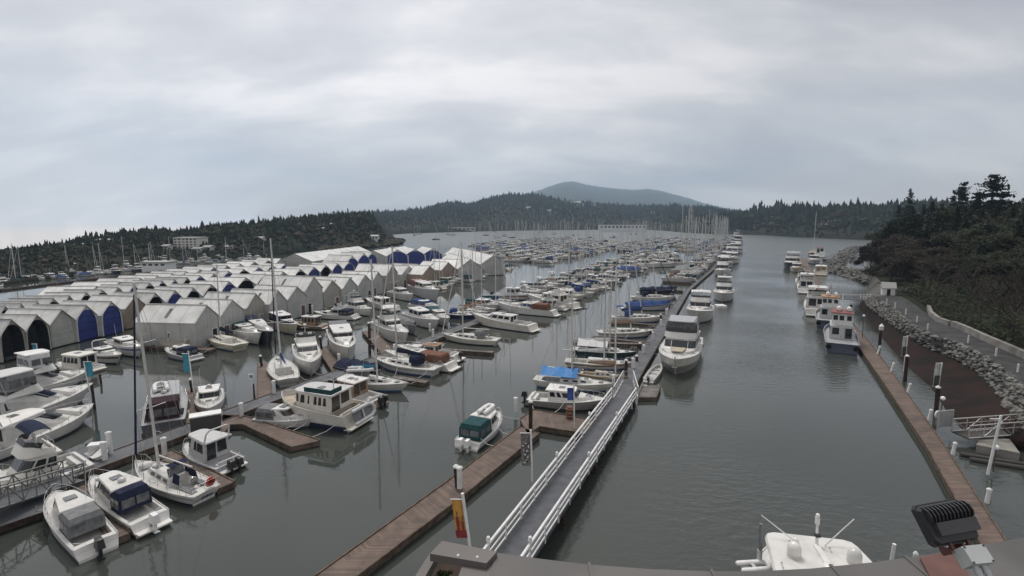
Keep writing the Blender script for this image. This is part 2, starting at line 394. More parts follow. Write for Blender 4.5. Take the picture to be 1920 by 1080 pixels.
class House:
    """tapered cabin block with helpers that lay windows on its sides"""
    def __init__(s, root, name, x0, x1, w0, w1, z0, z1, fr=.6, ar=0., si=.08, nose=.0, m='white', top=None, camber=.0, zf=None):
        s.b = [x0, x1, w0, w1, z0, z1, fr, ar, si, nose]; zf = z0 if zf is None else zf
        a = outline(x0, x1, w0, w1, z0, nose); b = outline(x0 + ar, x1 - fr, w0 - 2 * si, w1 - 2 * si, z1, nose * .8)
        s.a, s.t = a, b; s.root = root; s.nose = nose
        mb = MB(); mb.prism(a, b, m, top, camber=camber); s.o = mb.build(name, root)
    def side(s, sg, u, v):
        a0, a1 = Vector(s.a[0]), Vector(s.a[1]); b0, b1 = Vector(s.t[0]), Vector(s.t[1])
        p = a0.lerp(a1, u).lerp(b0.lerp(b1, u), v); p.y *= sg; return p
    def window(s, sg, u0, u1, v0, v1, m='glass', sk0=0., sk1=0., name='window', t=.025):
        P = [s.side(sg, u0 + sk0 * 0, v0), s.side(sg, u1, v0), s.side(sg, u1 - sk1, v1), s.side(sg, u0 + sk0, v1)]
        if sg > 0: P = [P[1], P[0], P[3], P[2]]
        return MB().pane(*P, m, t).build(name, s.root)
    def front(s, v0, v1, gap=.06, m='glass', name='windscreen', t=.03):
        n = len(s.a); k = n // 2; mb = MB()
        for i in range(1, n - 2):
            a0, a1, b0, b1 = Vector(s.a[i]), Vector(s.a[i + 1]), Vector(s.t[i]), Vector(s.t[i + 1])
            g = gap if s.nose == 0 else gap * .5
            P = [a0.lerp(b0, v0), a1.lerp(b1, v0), a1.lerp(b1, v1), a0.lerp(b0, v1)]
            Q = [P[0].lerp(P[1], g), P[0].lerp(P[1], 1 - g), P[3].lerp(P[2], 1 - g), P[3].lerp(P[2], g)]
            mb.pane(Q[1], Q[0], Q[3], Q[2], m, t)
        return mb.build(name, s.root)
    def back(s, u0, u1, v0, v1, m='glass', name='window'):
        a0, a1, b0, b1 = Vector(s.a[-1]), Vector(s.a[0]), Vector(s.t[-1]), Vector(s.t[0])
        f = lambda u, v: a0.lerp(a1, u).lerp(b0.lerp(b1, u), v)
        return MB().pane(f(u1, v0), f(u0, v0), f(u0, v1), f(u1, v1), m).build(name, s.root)
def roof(root, x0, x1, w0, w1, z, th=.08, nose=.4, m='white', name='roof', camber=.06, zf=0.):
    mb = MB(); a = outline(x0, x1, w0, w1, z, nose); b = outline(x0 + .04, x1 - .04, w0 - .08, w1 - .08, z + th, nose)
    if zf: a = [(x, y, q + zf * (x - x0) / (x1 - x0)) for x, y, q in a]; b = [(x, y, q + zf * (x - x0) / (x1 - x0)) for x, y, q in b]
    mb.prism(a, b, m, camber=camber); return mb.build(name, root)
def outboard(root, x, y, z, m='black', s=1., tilt=.0):
    mb = MB()
    mb.prism([(x - .62 * s, y - .2 * s, z + .1), (x + .05, y - .2 * s, z + .1), (x + .05, y + .2 * s, z + .1), (x - .62 * s, y + .2 * s, z + .1)],
             [(x - .50 * s, y - .15 * s, z + .62 * s), (x - .05, y - .15 * s, z + .66 * s), (x - .05, y + .15 * s, z + .66 * s), (x - .5 * s, y + .15 * s, z + .62 * s)], m, camber=.05)
    mb.box((x - .25 * s, y, z - .25), (.22 * s, .16 * s, .75), m); mb.box((x - .3 * s, y, z - .5), (.5 * s, .3 * s, .04), m)
    mb.box((x + .06, y, z - .05), (.14, .26 * s, .4), 'greyhull')
    return mb.build('outboard_motor', root)
def bow_rail(root, H, x0, h=.55, m='steel', r=.016, n=6, name='bow_rail', both=True, end=.985):
    mb = MB(); pts = []
    for i in range(n + 1):
        x = x0 + (H.x(end) - x0) * i / n; pts.append((x, max(.06, H.hx(x) - .07), H.zx(x)))
    for sg in (1, -1):
        top = [(x, y * sg, z + h * min(1, .35 + i)) for i, (x, y, z) in enumerate(pts)]
        mb.path(top, r, m, 4)
        for (x, y, z), tp in zip(pts, top): mb.tube((x, y * sg, z), tp, r * .8, m, 4)
    a, b = pts[-1], pts[-1]; mb.tube((a[0], a[1], a[2] + h), (a[0], -a[1], a[2] + h), r, m, 4)
    return mb.build(name, root)
def stern_rail(root, H, x1, h=.6, name='stern_rail'):
    mb = MB(); P = []
    for x in (x1, (x1 + H.x(.02)) / 2, H.x(.02)): P.append((x, H.hx(x) - .06, H.zx(x)))
    loop = [(x, y, z) for x, y, z in P] + [(x, -y, z) for x, y, z in reversed(P)]
    mb.path([(x, y, z + h) for x, y, z in loop], .016, 'steel', 4); mb.path([(x, y, z + h * .5) for x, y, z in loop], .010, 'steel', 4)
    for x, y, z in loop: mb.tube((x, y, z), (x, y, z + h), .014, 'steel', 4)
    return mb.build(name, root)
def lifelines(root, H, x0, x1, h=.55):
    mb = MB(); n = 7
    for sg in (1, -1):
        P = []
        for i in range(n):
            x = x0 + (x1 - x0) * i / (n - 1); P.append((x, sg * (H.hx(x) - .05), H.zx(x)))
            mb.tube(P[-1], (P[-1][0], P[-1][1], P[-1][2] + h), .011, 'steel', 4)
        mb.path([(x, y, z + h) for x, y, z in P], .006, 'wire', 3); mb.path([(x, y, z + h * .5) for x, y, z in P], .006, 'wire', 3)
    return mb.build('lifeline', root)
def canopy(root, x0, x1, w, z0, z1, m, name='canopy', inset=.14, side=True, win=True, nose=0.):
    """enclosed canvas over frames"""
    mb = MB(); a = outline(x0, x1, w, w, z0, nose); k = z0 + (z1 - z0) * .72
    b = outline(x0 + .05, x1, w - .06, w - .06, k, nose); c = outline(x0 + .22, x1, w - 2 * inset, w - 2 * inset, z1, nose)
    mb.prism(a, b, m); mb.prism([(x, y, z + .001) for x, y, z in b], c, m, camber=.05); o = mb.build(name, root)
    if win:
        wb = MB()
        for sg in (1, -1):
            L = x1 - x0
            for u0, u1 in ((.10, .46), (.54, .92)):
                P = [(x0 + L * u0, sg * (w / 2 - .012), z0 + (k - z0) * .3), (x0 + L * u1, sg * (w / 2 - .012), z0 + (k - z0) * .3), (x0 + L * u1, sg * (w / 2 - .034), k - .08), (x0 + L * u0, sg * (w / 2 - .034), k - .08)]
                if sg > 0: P = [P[1], P[0], P[3], P[2]]
                wb.pane(*P, 'clearvinyl', .02)
        for y0, y1 in ((-.42, -.03), (.03, .42)):
            wb.pane((x0 + .012, w * y1, z0 + (k - z0) * .3), (x0 + .012, w * y0, z0 + (k - z0) * .3), (x0 + .036, w * y0, k - .08), (x0 + .036, w * y1, k - .08), 'clearvinyl', .02)
        wb.build('clear_panel', o)
    return o
def bimini(root, x0, x1, w, z, m, legs=1.5, name='bimini_top'):
    mb = MB(); n = 6; rows = []
    for i in range(n + 1):
        u = i / n; x = x0 + (x1 - x0) * u; zz = z - .28 * (abs(u - .5) * 2) ** 2.6
        rows.append([(x, -w / 2, zz - .06), (x, -w * .3, zz), (x, 0, zz + .03), (x, w * .3, zz), (x, w / 2, zz - .06)])
    for a, b in zip(rows, rows[1:]):
        for j in range(4): mb.add([a[j], b[j], b[j + 1], a[j + 1]], [(0, 1, 2, 3)], m, True); mb.add([(q[0], q[1], q[2] - .03) for q in (a[j], b[j], b[j + 1], a[j + 1])], [(3, 2, 1, 0)], m, True)
    o = mb.build(name, root); fb = MB()
    for sg in (1, -1):
        for xt in (x0 + .05, x1 - .05): fb.tube(((x0 + x1) / 2 + (xt - (x0 + x1) / 2) * .25, sg * w / 2, z - legs), (xt, sg * w / 2, z - .36), .018, 'steel', 5)
    fb.build('bimini_frame', o); return o
def fenders(root, H, xs, sg, m='white'):
    for x in xs:
        y = sg * (H.hx(x) + .12); z = H.zx(x)
        MB().lathe([(.02, -.42), (.10, -.34), (.11, 0), (.10, .22), (.02, .3)], (x, y, z - .35), m, 8).tube((x, y, z - .1), (x, y - sg * .12, z + .05), .01, 'wire', 3).build('fender', root)
def radar(root, x, y, z, r=.26, name='radar_dome'):
    return MB().lathe([(r * .8, 0), (r, .06), (r * .95, .18), (r * .5, .25), (.01, .27)], (x, y, z), 'white', 12).build(name, root)
def arch(root, x, w, z0, z1, m='white', lean=.3):
    mb = MB(); P = [(x, w / 2, z0), (x - lean * .7, w / 2 - .05, z0 + (z1 - z0) * .75), (x - lean, w * .36, z1), (x - lean, -w * .36, z1), (x - lean * .7, -w / 2 + .05, z0 + (z1 - z0) * .75), (x, -w / 2, z0)]
    mb.path(P, .065, m, 6); return mb.build('radar_arch', root)
def antenna(root, x, y, z, h, lean=(0, 0), m='whitepaint', name='antenna'):
    return MB().tube((x, y, z), (x + lean[0], y + lean[1], z + h), .018, m, 5, .009).build(name, root)
def flybridge(root, x0, x1, w, z, h=.75, m='white', screen='black', bim=None, hard=None, seats='canvaswhite', zr=.25, rails=True):
    mb = MB(); a = outline(x0, x1, w, w, z, .9); b = outline(x0, x1 - .35, w - .2, w - .2, z + h, .8); n = len(a); t = .1
    ia = [Vector((p[0], p[1], 0)) for p in b]; c = sum(ia, Vector()) / n
    inner_b = [(p.x + (c.x - p.x) * .07, p.y * .92, z + h) for p in ia]; inner_a = [(p[0], p[1], z + .06) for p in inner_b]
    # coaming walls lower aft
    fall = lambda p: (p[0], p[1], z + .12 + (p[2] - z - .12) * min(1, max(.25, (p[0] - x0) / (x1 - x0) * 1.6)))
    b2 = [fall(p) for p in b]; ib = [fall(p) for p in inner_b]
    mb.add(a + b2, [(i, (i + 1) % n, n + (i + 1) % n, n + i) for i in range(n)], m, False)
    mb.add(b2 + ib, [(i, (i + 1) % n, n + (i + 1) % n, n + i) for i in range(n)], m)
    mb.add(ib + inner_a, [(i, (i + 1) % n, n + (i + 1) % n, n + i) for i in range(n)], m); mb.add(inner_a, [tuple(range(n))], 'deckwhite'); mb.add(a, [tuple(range(n))[::-1]], m)
    o = mb.build('flybridge', root)
    if screen:
        s = MB(); k = n // 2
        for i in range(1, n - 2):
            p, q = Vector(b2[i]), Vector(b2[i + 1]); up = Vector((-.18, 0, .32)); s.pane(q, p, p + up, q + up, screen, .025)
        s.build('wind_deflector', o)
    for y in (-w * .22, w * .22):
        MB().box((x0 + (x1 - x0) * .45, y, z + .36), (.5, .5, .5), seats).box((x0 + (x1 - x0) * .45 - .24, y, z + .8), (.12, .5, .5), seats).build('helm_seat', o)
    MB().box((x0 + (x1 - x0) * .68, -w * .15, z + .45), (.35, w * .5, .75), m).build('console', o)
    if rails:
        r = MB()
        P = [(x0 + (x1 - x0) * .4, w / 2 - .08, z + .55), (x0 + .05, w / 2 - .08, z + .75), (x0 + .05, -w / 2 + .08, z + .75), (x0 + (x1 - x0) * .4, -w / 2 + .08, z + .55)]
        r.path(P, .016, 'steel', 4)
        for p in P: r.tube(p, (p[0], p[1], z + .1), .014, 'steel', 4)
        r.build('fly_rail', o)
    if bim: bimini(root, x0 + .1, x0 + (x1 - x0) * .72, w - .1, z + 2.0, bim, 1.3)
    if hard:
        roof(root, x0 - .1, x1 - .5, w - .1, w - .3, z + 1.95, .09, .6, 'white' if hard is True else hard, 'hardtop')
        p = MB()
        for sg in (1, -1):
            for xx in (x0 + .3, x1 - 1.1): p.tube((xx, sg * (w / 2 - .15), z + .4), (xx - .1, sg * (w / 2 - .2), z + 1.97), .035, 'white', 6)
        p.build('hardtop_post', root)
    return o
def place(root, stern, bow, L=None):
    """stern / bow: world points on the waterline"""
    c = (stern + bow) / 2; d = bow - stern; root.location = (c.x, c.y, 0); root.rotation_euler = (0, 0, math.atan2(d.y, d.x)); return root
def boat_root(name, label, cat, group=None):
    o = empty(name); tag(o, label, cat, group); return o

def sailboat(label, L, B=None, name='sailboat', hull='white', boot='bootblue', stripe=None, cover='canvasblue', genoa='canvaswhite', mast_h=None, dodger='canvasnavy', bim=None, mast='mastgrey',
             deck='deckwhite', boom=True, ketch=False, rake=(0, 0), wood=False, tarp=None, wheel=True, group=None, spread=2, rail=True, mastx=.08, raft=False, lean=0.):
    root = boat_root(name, label, 'sailboat', group); B = B or L * .31; H = Hull(L, B, .11 * L + .1, .085 * L + .1, True, rake=.10, wl=.80, tw=.68)
    add_hull(root, H, hull, boot, stripe, rail='teak' if wood else hull if hull in M else 'white', cockpit=(-L * .40, -L * .17, .45), deck=deck)
    zt = H.zx(0); hs = House(root, 'cabin', -L * .16, L * .27, B * .58, B * .34, zt - .06, zt + .42, .5, .05, .08, .3, 'ivory' if wood else 'white', deck, .04)
    for sg in (1, -1):
        for u in (.12, .42, .70): hs.window(sg, u, u + .17, .35, .75, 'glass', name='porthole')
    MB().box((L * .16, 0, zt + .47), (.5, .5, .07), 'paleglass').box((L * .34, 0, H.zx(L * .34) + .06), (.5, .5, .08), 'paleglass').build('hatch', root)
    mh = mast_h or L * 1.4; mx_ = L * mastx; mz = zt + .42; R0 = .085 + L * .003
    top = Vector((mx_ + rake[0], rake[1], mz + mh)); base = Vector((mx_, 0, mz - .1)); mb = MB(); mb.tube(base, top, R0, mast, 8, R0 * .75)
    mo = mb.build('mast', root)
    for k in range(spread):
        u = (k + 1) / (spread + .9); p = base.lerp(top, u); ln = B * (.36 - .05 * k)
        MB().tube((p.x - .1, p.y - ln, p.z + .1), (p.x, p.y, p.z), .03, mast, 5).tube((p.x, p.y, p.z), (p.x - .1, p.y + ln, p.z + .1), .03, mast, 5).build('spreader', mo)
    rg = MB(); bowp = (L * .485, 0, H.z(1)); st = (-L * .48, 0, H.z(0)); r = .013
    rg.tube(top, st, r, 'wire', 3)
    for sg in (1, -1):
        ch = (mx_ - .1, sg * (H.hx(mx_) - .1), H.zx(mx_)); sp = base.lerp(top, 1 / (spread + .9)); tip = (sp.x - .1, sp.y + sg * B * .36, sp.z + .1)
        rg.tube(ch, tip, r, 'wire', 3); rg.tube(tip, base.lerp(top, .95), r, 'wire', 3); rg.tube((mx_ + .3, sg * (H.hx(mx_) - .1), H.zx(mx_)), sp, r, 'wire', 3)
    if not genoa: rg.tube(top, bowp, r, 'wire', 3)
    rg.build('rigging', root)
    if genoa: MB().tube(Vector(bowp) + Vector((0, 0, .3)), top.lerp(Vector(bowp), .06), .085, genoa, 7, .05).build('furled_genoa', root)
    if boom:
        bz = mz + .95; e_ = Vector((-L * .33, 0, bz + .05)); bo = MB().tube((mx_, 0, bz), e_, .06, mast, 6).build('boom', root)
        if cover:
            c = MB(); n = 8; rows = []
            for i in range(n + 1):
                u = i / n; x = mx_ - .05 + (e_.x - mx_ + .2) * u; hh = .42 * (1 - u) ** .7 + .14; wd = .16 * (1 - u * .5)
                rows.append([(x, -wd * .5, bz - .09), (x, -wd, bz + hh * .35), (x, 0, bz + hh), (x, wd, bz + hh * .35), (x, wd * .5, bz - .09)])
            for a, b in zip(rows, rows[1:]):
                for j in range(5): c.add([a[j], a[(j + 1) % 5], b[(j + 1) % 5], b[j]], [(0, 1, 2, 3)], cover, True)
            c.add(rows[0], [(0, 1, 2, 3, 4)], cover); c.add(rows[-1], [(4, 3, 2, 1, 0)], cover); c.build('sail_cover', bo)
    if dodger: canopy(root, -L * .24, -L * .10, B * .52, zt + .1, zt + 1.15, dodger, 'spray_hood', .2, win=False, nose=.4)
    if bim: bimini(root, -L * .42, -L * .25, B * .6, zt + 2.1, bim, 1.7)
    if tarp:
        t = MB(); x0, x1 = -L * .40, L * .06; z0 = zt + 1.5; rows = [[(x, -B * .42, z0 - .75), (x, 0, z0 + .1 * math.sin(x * 3)), (x, B * .42, z0 - .8)] for x in [x0 + (x1 - x0) * i / 6 for i in range(7)]]
        for a, b in zip(rows, rows[1:]):
            for j in range(2): t.add([a[j], b[j], b[j + 1], a[j + 1]], [(0, 1, 2, 3)], tarp, False); t.add([(q[0], q[1], q[2] - .02) for q in (a[j], b[j], b[j + 1], a[j + 1])], [(3, 2, 1, 0)], tarp, False)
        t.build('tarpaulin', root)
    if wheel: MB().lathe([(.33, -.015), (.36, 0), (.33, .015), (.31, 0), (.33, -.015)], (-L * .33, 0, zt + .35), 'steel', 12, 'x').box((-L * .31, 0, zt - .05), (.16, .16, .8), 'white').build('steering_wheel', root)
    if rail: bow_rail(root, H, L * .36, .58, n=3); stern_rail(root, H, -L * .36); lifelines(root, H, -L * .34, L * .34)
    if ketch:
        p = Vector((-L * .36, 0, zt)); MB().tube(p, p + Vector((rake[0] * .5, 0, mh * .62)), R0 * .7, mast, 6, R0 * .5).tube(p + Vector((0, 0, 1.3)), p + Vector((-L * .2, 0, 1.4)), .1, cover or mast, 6).build('mizzen_mast', root)
    root['L'] = L; return root

def motorboat(label, L, B=None, name='motor_cruiser', cat='motor boat', hull='white', boot='boot', stripe=None, fb=None, fs=None, deck='deckwhite', house=(-.12, .22), hh=1.15, hw=.78, rake=.9, arake=0., trunk=(.18, .40), wins=((.08, .45), (.52, .92)),
              glass='glass', front=True, overhang=.2, fly=None, bim=None, hard=None, arc=False, ob=None, obn=1, can=None, canx=(-.42, -.12), platform=True, rail=True, dome=True, mastp=0., ck=True, rim='lightgrey', top=None, fend=0, full=2.2, roofm='white',
              hw2=.9, bulw=0., cover=None, raft=None, stack=False, group=None, wing=False, lowwin=None, houseM='white', nose=.5, hatch=True, lower=None, enc=None, encr='white', ants=1, aft_win=True, canwin=True, hulldark=None):
    for key, kn in (('covered motor boat', 'covered_boat'), ('under navy canvas', 'covered_boat'), ('shrouded', 'covered_boat'), ('under cover', 'covered_boat'), ('sportfish', 'sportfishing_boat'), ('trawler', 'trawler'), ('fishing', 'fishing_boat'), ('flybridge', 'flybridge_cruiser'), ('yacht', 'motor_yacht'), ('express', 'express_cruiser'), ('sedan', 'sedan_cruiser'), ('runabout', 'runabout'), ('hardtop', 'hardtop_cruiser'), ('pilothouse', 'pilothouse_boat'), ('launch', 'motor_launch')):
        if key in label and name == 'motor_cruiser': name = kn; cat = kn.replace('_', ' '); break
    root = boat_root(name, label, cat, group); B = B or L * .33; fb = fb or .14 * L + .15; fs = fs or .085 * L + .1
    H = Hull(L, B, fb, fs, full=full, rake=.11, wl=.86, tw=.92)
    x0, x1 = house[0] * L, house[1] * L
    add_hull(root, H, hull, boot, stripe, rail=rim, cockpit=(-L * .45, x0, min(.55, fs * .6)) if ck else None, deck=deck, bulw=bulw, lower=lower)
    zt = H.zx(x0)
    if platform: MB().prism(outline(-L / 2 - .06 * L - .2, -L / 2 + .05, B * .8, B * .86, .22), outline(-L / 2 - .06 * L - .2, -L / 2 + .05, B * .8, B * .86, .32), hull if hull in ('cream', 'ivory') else 'white').build('swim_platform', root)
    if cover:
        mb = MB(); n = 12; rows = []
        for i in range(n + 1):
            x = -L * .49 + L * .97 * i / n; hb = H.hx(x) + .03; z = H.zx(x); ph = (.95 if i % 3 == 1 else .75) * (1.15 - .6 * abs(i / n - .4))
            rows.append([(x, -hb, z - .18), (x, -hb, z + .05), (x, -hb * .5, z + ph * .75), (x, 0, z + ph), (x, hb * .5, z + ph * .75), (x, hb, z + .05), (x, hb, z - .18)])
        for a, b in zip(rows, rows[1:]):
            for j in range(6): mb.add([a[j], b[j], b[j + 1], a[j + 1]], [(3, 2, 1, 0)], cover, False)
        mb.add(rows[0], [tuple(range(7))], cover); mb.build('boat_cover', root)
        root['L'] = L; 
        for k in range(obn if ob else 0): outboard(root, -L / 2 - .1, (k - (obn - 1) / 2) * .55, fs * .75, ob)
        return root
    if trunk:
        tx0, tx1 = trunk[0] * L, trunk[1] * L; zz = H.zx(tx0)
        th = House(root, 'trunk_cabin', tx0, tx1, min(B * hw * .9, 2 * H.hx(tx0) - .4), min(B * .3, 2 * H.hx(tx1) - .2), zz - .05, H.zx(tx1) + .22, (tx1 - tx0) * .25, 0, .1, .35, houseM, deck, .03)
        if lowwin:
            for sg in (1, -1):
                for u0, u1 in lowwin: th.window(sg, u0, u1, .3, .8, glass, name='porthole')
        if hatch: MB().box(((tx0 + tx1) / 2, 0, max(zz, H.zx(tx1)) + .24), (.55, .55, .06), 'paleglass').build('hatch', root)
    w0 = B * hw; w1 = min(B * hw * hw2, 2 * H.hx(x1) - .25); hz0, hz1 = zt - .05, max(zt, H.zx(x1) - .25) + hh
    hs = House(root, 'cabin', x0, x1, w0, w1, hz0, hz1, rake, arake, .1, nose, houseM, houseM)
    for sg in (1, -1):
        for u0, u1 in wins: hs.window(sg, u0, u1, .46, .88, glass, sk1=.03)
    if front: hs.front(.48, .9, .05, glass)
    if aft_win: hs.back(.12, .48, .3, .88, glass); hs.back(.54, .88, .08, .88, glass, 'door')
    if ck and not can: MB().box((-L * .42, 0, zt - .22), (.45, B * .62, .42), 'canvaswhite').box((-L * .42 - .2, 0, zt + .08), (.1, B * .62, .3), 'canvaswhite').build('cockpit_seat', root)
    rz = hz1
    ro = roof(root, x0 + arake - overhang * 1.6, x1 - rake + overhang * 1.3, w0 - .1 + overhang * .5, w1 - .16 + overhang * .5, hz1 + .002, .09, nose + .1, roofm)
    if hatch and not fly: MB().box(((x0 + x1 - rake) / 2, 0, hz1 + .17), (.6, .6, .05), 'paleglass').build('hatch', ro)
    rz += .1
    if fly:
        f0, f1 = fly[0] * L, fly[1] * L; flybridge(root, f0, f1, w0 * .92, rz + .002, .72, 'white' if houseM == 'white' else houseM, bim=bim, hard=hard)
        if enc: canopy(root, f0 + .1, f0 + (f1 - f0) * .82, w0 * .86, rz + .55, rz + 2.05, enc, 'flybridge_enclosure', win=True, nose=.5); roof(root, f0 - .1, f0 + (f1 - f0) * .86, w0 * .80, w0 * .7, rz + 2.06, .08, .5, encr, 'hardtop')
        rz += 1.0
    if wing:     # stylish side wings sweeping down aft
        for sg in (1, -1): MB().prism([(x0 - L * .13, sg * (w0 / 2 - .02), zt), (x0 + .5, sg * (w0 / 2 - .02), hz1), (x0 + 1.6, sg * (w0 / 2 - .02), hz1), (x0 + .3, sg * (w0 / 2 - .02), zt)],
            [(x0 - L * .13, sg * (w0 / 2 - .1), zt), (x0 + .5, sg * (w0 / 2 - .1), hz1), (x0 + 1.6, sg * (w0 / 2 - .1), hz1), (x0 + .3, sg * (w0 / 2 - .1), zt)], houseM).build('cabin_wing', root)
    if can: canopy(root, canx[0] * L, canx[1] * L, B * hw * .98, zt - .02, hz1 + (.03 if not fly else -.1), can, 'cockpit_canopy', win=canwin)
    if arc: arch(root, x0 + arake - .1 if not fly else fly[0] * L + .4, w0 * .9, hz1 + .05, hz1 + (1.0 if not fly else 1.7))
    if mastp: MB().tube((x0 + .8, 0, rz - .05), (x0 + .6, 0, rz + mastp), .05, 'white', 6, .03).tube((x0 + .65, -.5, rz + mastp * .7), (x0 + .65, .5, rz + mastp * .7), .025, 'white', 5).build('mast', root)
    if dome: radar(root, x0 + arake + .5 if not fly else fly[0] * L + .35, 0, rz + (0.03 if not fly else .85 if not hard else 1.2) - (.0), .24)
    for k in range(ants): antenna(root, x0 + .6 + .3 * k, (w0 / 2 - .3) * (1 if k % 2 else -1), hz1 + .1, 2.0, (-.5, 0))
    if rail: bow_rail(root, H, L * .02 if L > 7 else L * .12, .55 if L > 7 else .4, n=6)
    for k in range(obn if ob else 0): outboard(root, -L / 2 - .28, (k - (obn - 1) / 2) * .62, fs * .72, ob)
    for k in range(fend):
        for sg in (1, -1): fenders(root, H, [-L * .3 + k * L * .25], sg)
    if stack: MB().lathe([(.28, 0), (.24, .9), (.27, .92), (.27, 1.05), (.2, 1.06)], (x0 + .8, 0, rz - .05), 'cream', 12).build('funnel', root)
    root['L'] = L; root['hz'] = hz1; return root
def dinghy(label, L=2.6, m='lightgrey', name='dinghy', hard=False, group=None):
    root = boat_root(name, label, 'dinghy', group); mb = MB(); B = L * .5; r = .19 if not hard else .05
    P = [(-L / 2, B / 2 - r), (-L * .1, B / 2 - r), (L * .22, B / 2 - r * 1.1), (L * .40, B * .22), (L / 2 - r, 0)]
    loop = [(x, y, r) for x, y in P] + [(x, -y, r) for x, y in P[-2::-1]]
    mb.path(loop, r, m, 8)
    for p in loop: mb.sph(p, r, m, 8)
    mb.build('tube', root) if not hard else mb.build('gunwale', root)
    f = MB(); f.prism([(x, y, .02 if not hard else -.25) for x, y, _ in loop], [(x, y, .12 if not hard else .02) for x, y, _ in loop], 'canvasgrey' if not hard else m); f.build('floor', root)
    MB().box((-L * .1, 0, r + .06), (.25, B - .2, .04), 'lightgrey').build('seat', root)
    return root
# ------------------------------------------------------------------ water
def water_material():
    m = bpy.data.materials.new('sea_water'); m.use_nodes = True; t = m.node_tree; b = t.nodes['Principled BSDF']; L = t.links.new
    b.inputs['Base Color'].default_value = (.043, .049, .043, 1); b.inputs['Roughness'].default_value = .035; b.inputs['IOR'].default_value = 1.5
    g = t.nodes.new('ShaderNodeNewGeometry'); mpn = t.nodes.new('ShaderNodeMapping'); mpn.inputs['Rotation'].default_value = (0, 0, .5); mpn.inputs['Scale'].default_value = (1, 1.9, 1); L(g.outputs['Position'], mpn.inputs[0])
    a = t.nodes.new('ShaderNodeTexNoise'); a.inputs['Scale'].default_value = .9; a.inputs['Detail'].default_value = 4; a.inputs['Roughness'].default_value = .55; L(mpn.outputs[0], a.inputs[0])
    p = t.nodes.new('ShaderNodeTexNoise'); p.inputs['Scale'].default_value = .035; p.inputs['Detail'].default_value = 3; L(g.outputs['Position'], p.inputs[0])
    # breeze: ripples in patches and on the open fairway, calm between the berths
    r = t.nodes.new('ShaderNodeValToRGB'); L(p.outputs[0], r.inputs[0]); r.color_ramp.elements[0].position = .42; r.color_ramp.elements[0].color = (.10, .10, .10, 1); r.color_ramp.elements[1].position = .62
    s = t.nodes.new('ShaderNodeVectorMath'); s.operation = 'DOT_PRODUCT'; L(g.outputs['Position'], s.inputs[0]); s.inputs[1].default_value = (.907, -.42, 0)
    f = t.nodes.new('ShaderNodeMapRange'); L(s.outputs['Value'], f.inputs['Value']); f.inputs['From Min'].default_value = -13; f.inputs['From Max'].default_value = 0; f.inputs['To Min'].default_value = .10; f.inputs['To Max'].default_value = 1.0
    mu = t.nodes.new('ShaderNodeMath'); mu.operation = 'MULTIPLY'; L(r.outputs[0], mu.inputs[0]); yy = t.nodes.new('ShaderNodeSeparateXYZ'); L(g.outputs['Position'], yy.inputs[0]); fd = t.nodes.new('ShaderNodeMapRange'); L(yy.outputs[1], fd.inputs['Value']); fd.inputs['From Min'].default_value = 260; fd.inputs['From Max'].default_value = 480
    mxx = t.nodes.new('ShaderNodeMath'); mxx.operation = 'MAXIMUM'; L(f.outputs[0], mxx.inputs[0]); L(fd.outputs[0], mxx.inputs[1]); L(mxx.outputs[0], mu.inputs[1])
    st = t.nodes.new('ShaderNodeMath'); st.operation = 'MULTIPLY'; L(mu.outputs[0], st.inputs[0]); st.inputs[1].default_value = .72
    rf_ = t.nodes.new('ShaderNodeMapRange'); L(yy.outputs[1], rf_.inputs['Value']); rf_.inputs['From Min'].default_value = 50; rf_.inputs['From Max'].default_value = 320; rf_.inputs['To Min'].default_value = 0; rf_.inputs['To Max'].default_value = .26
    rm_ = t.nodes.new('ShaderNodeMath'); rm_.operation = 'MULTIPLY_ADD'; L(rf_.outputs[0], rm_.inputs[0]); L(mxx.outputs[0], rm_.inputs[1]); rm_.inputs[2].default_value = .035; L(rm_.outputs[0], b.inputs['Roughness'])
    bn = t.nodes.new('ShaderNodeBump'); bn.inputs['Distance'].default_value = .2; L(st.outputs[0], bn.inputs['Strength']); L(a.outputs[0], bn.inputs['Height']); L(bn.outputs[0], b.inputs['Normal'])
    MATS['sea'] = m
water_material()
SH = [(-460, -120), (2620, -120), (2620, 7300), (-2620, 7300), (-2620, 5240), (-165, 330), (-460, 285)]
wb = MB(); wb.add([(x, y, 0) for x, y in SH], [tuple(range(7))], 'sea'); tag(wb.build('water'), kind='structure')
sb = MB(); sb.add([(x, y, -6) for x, y in SH], [tuple(range(7))], 'soil'); tag(sb.build('seabed'), kind='structure')
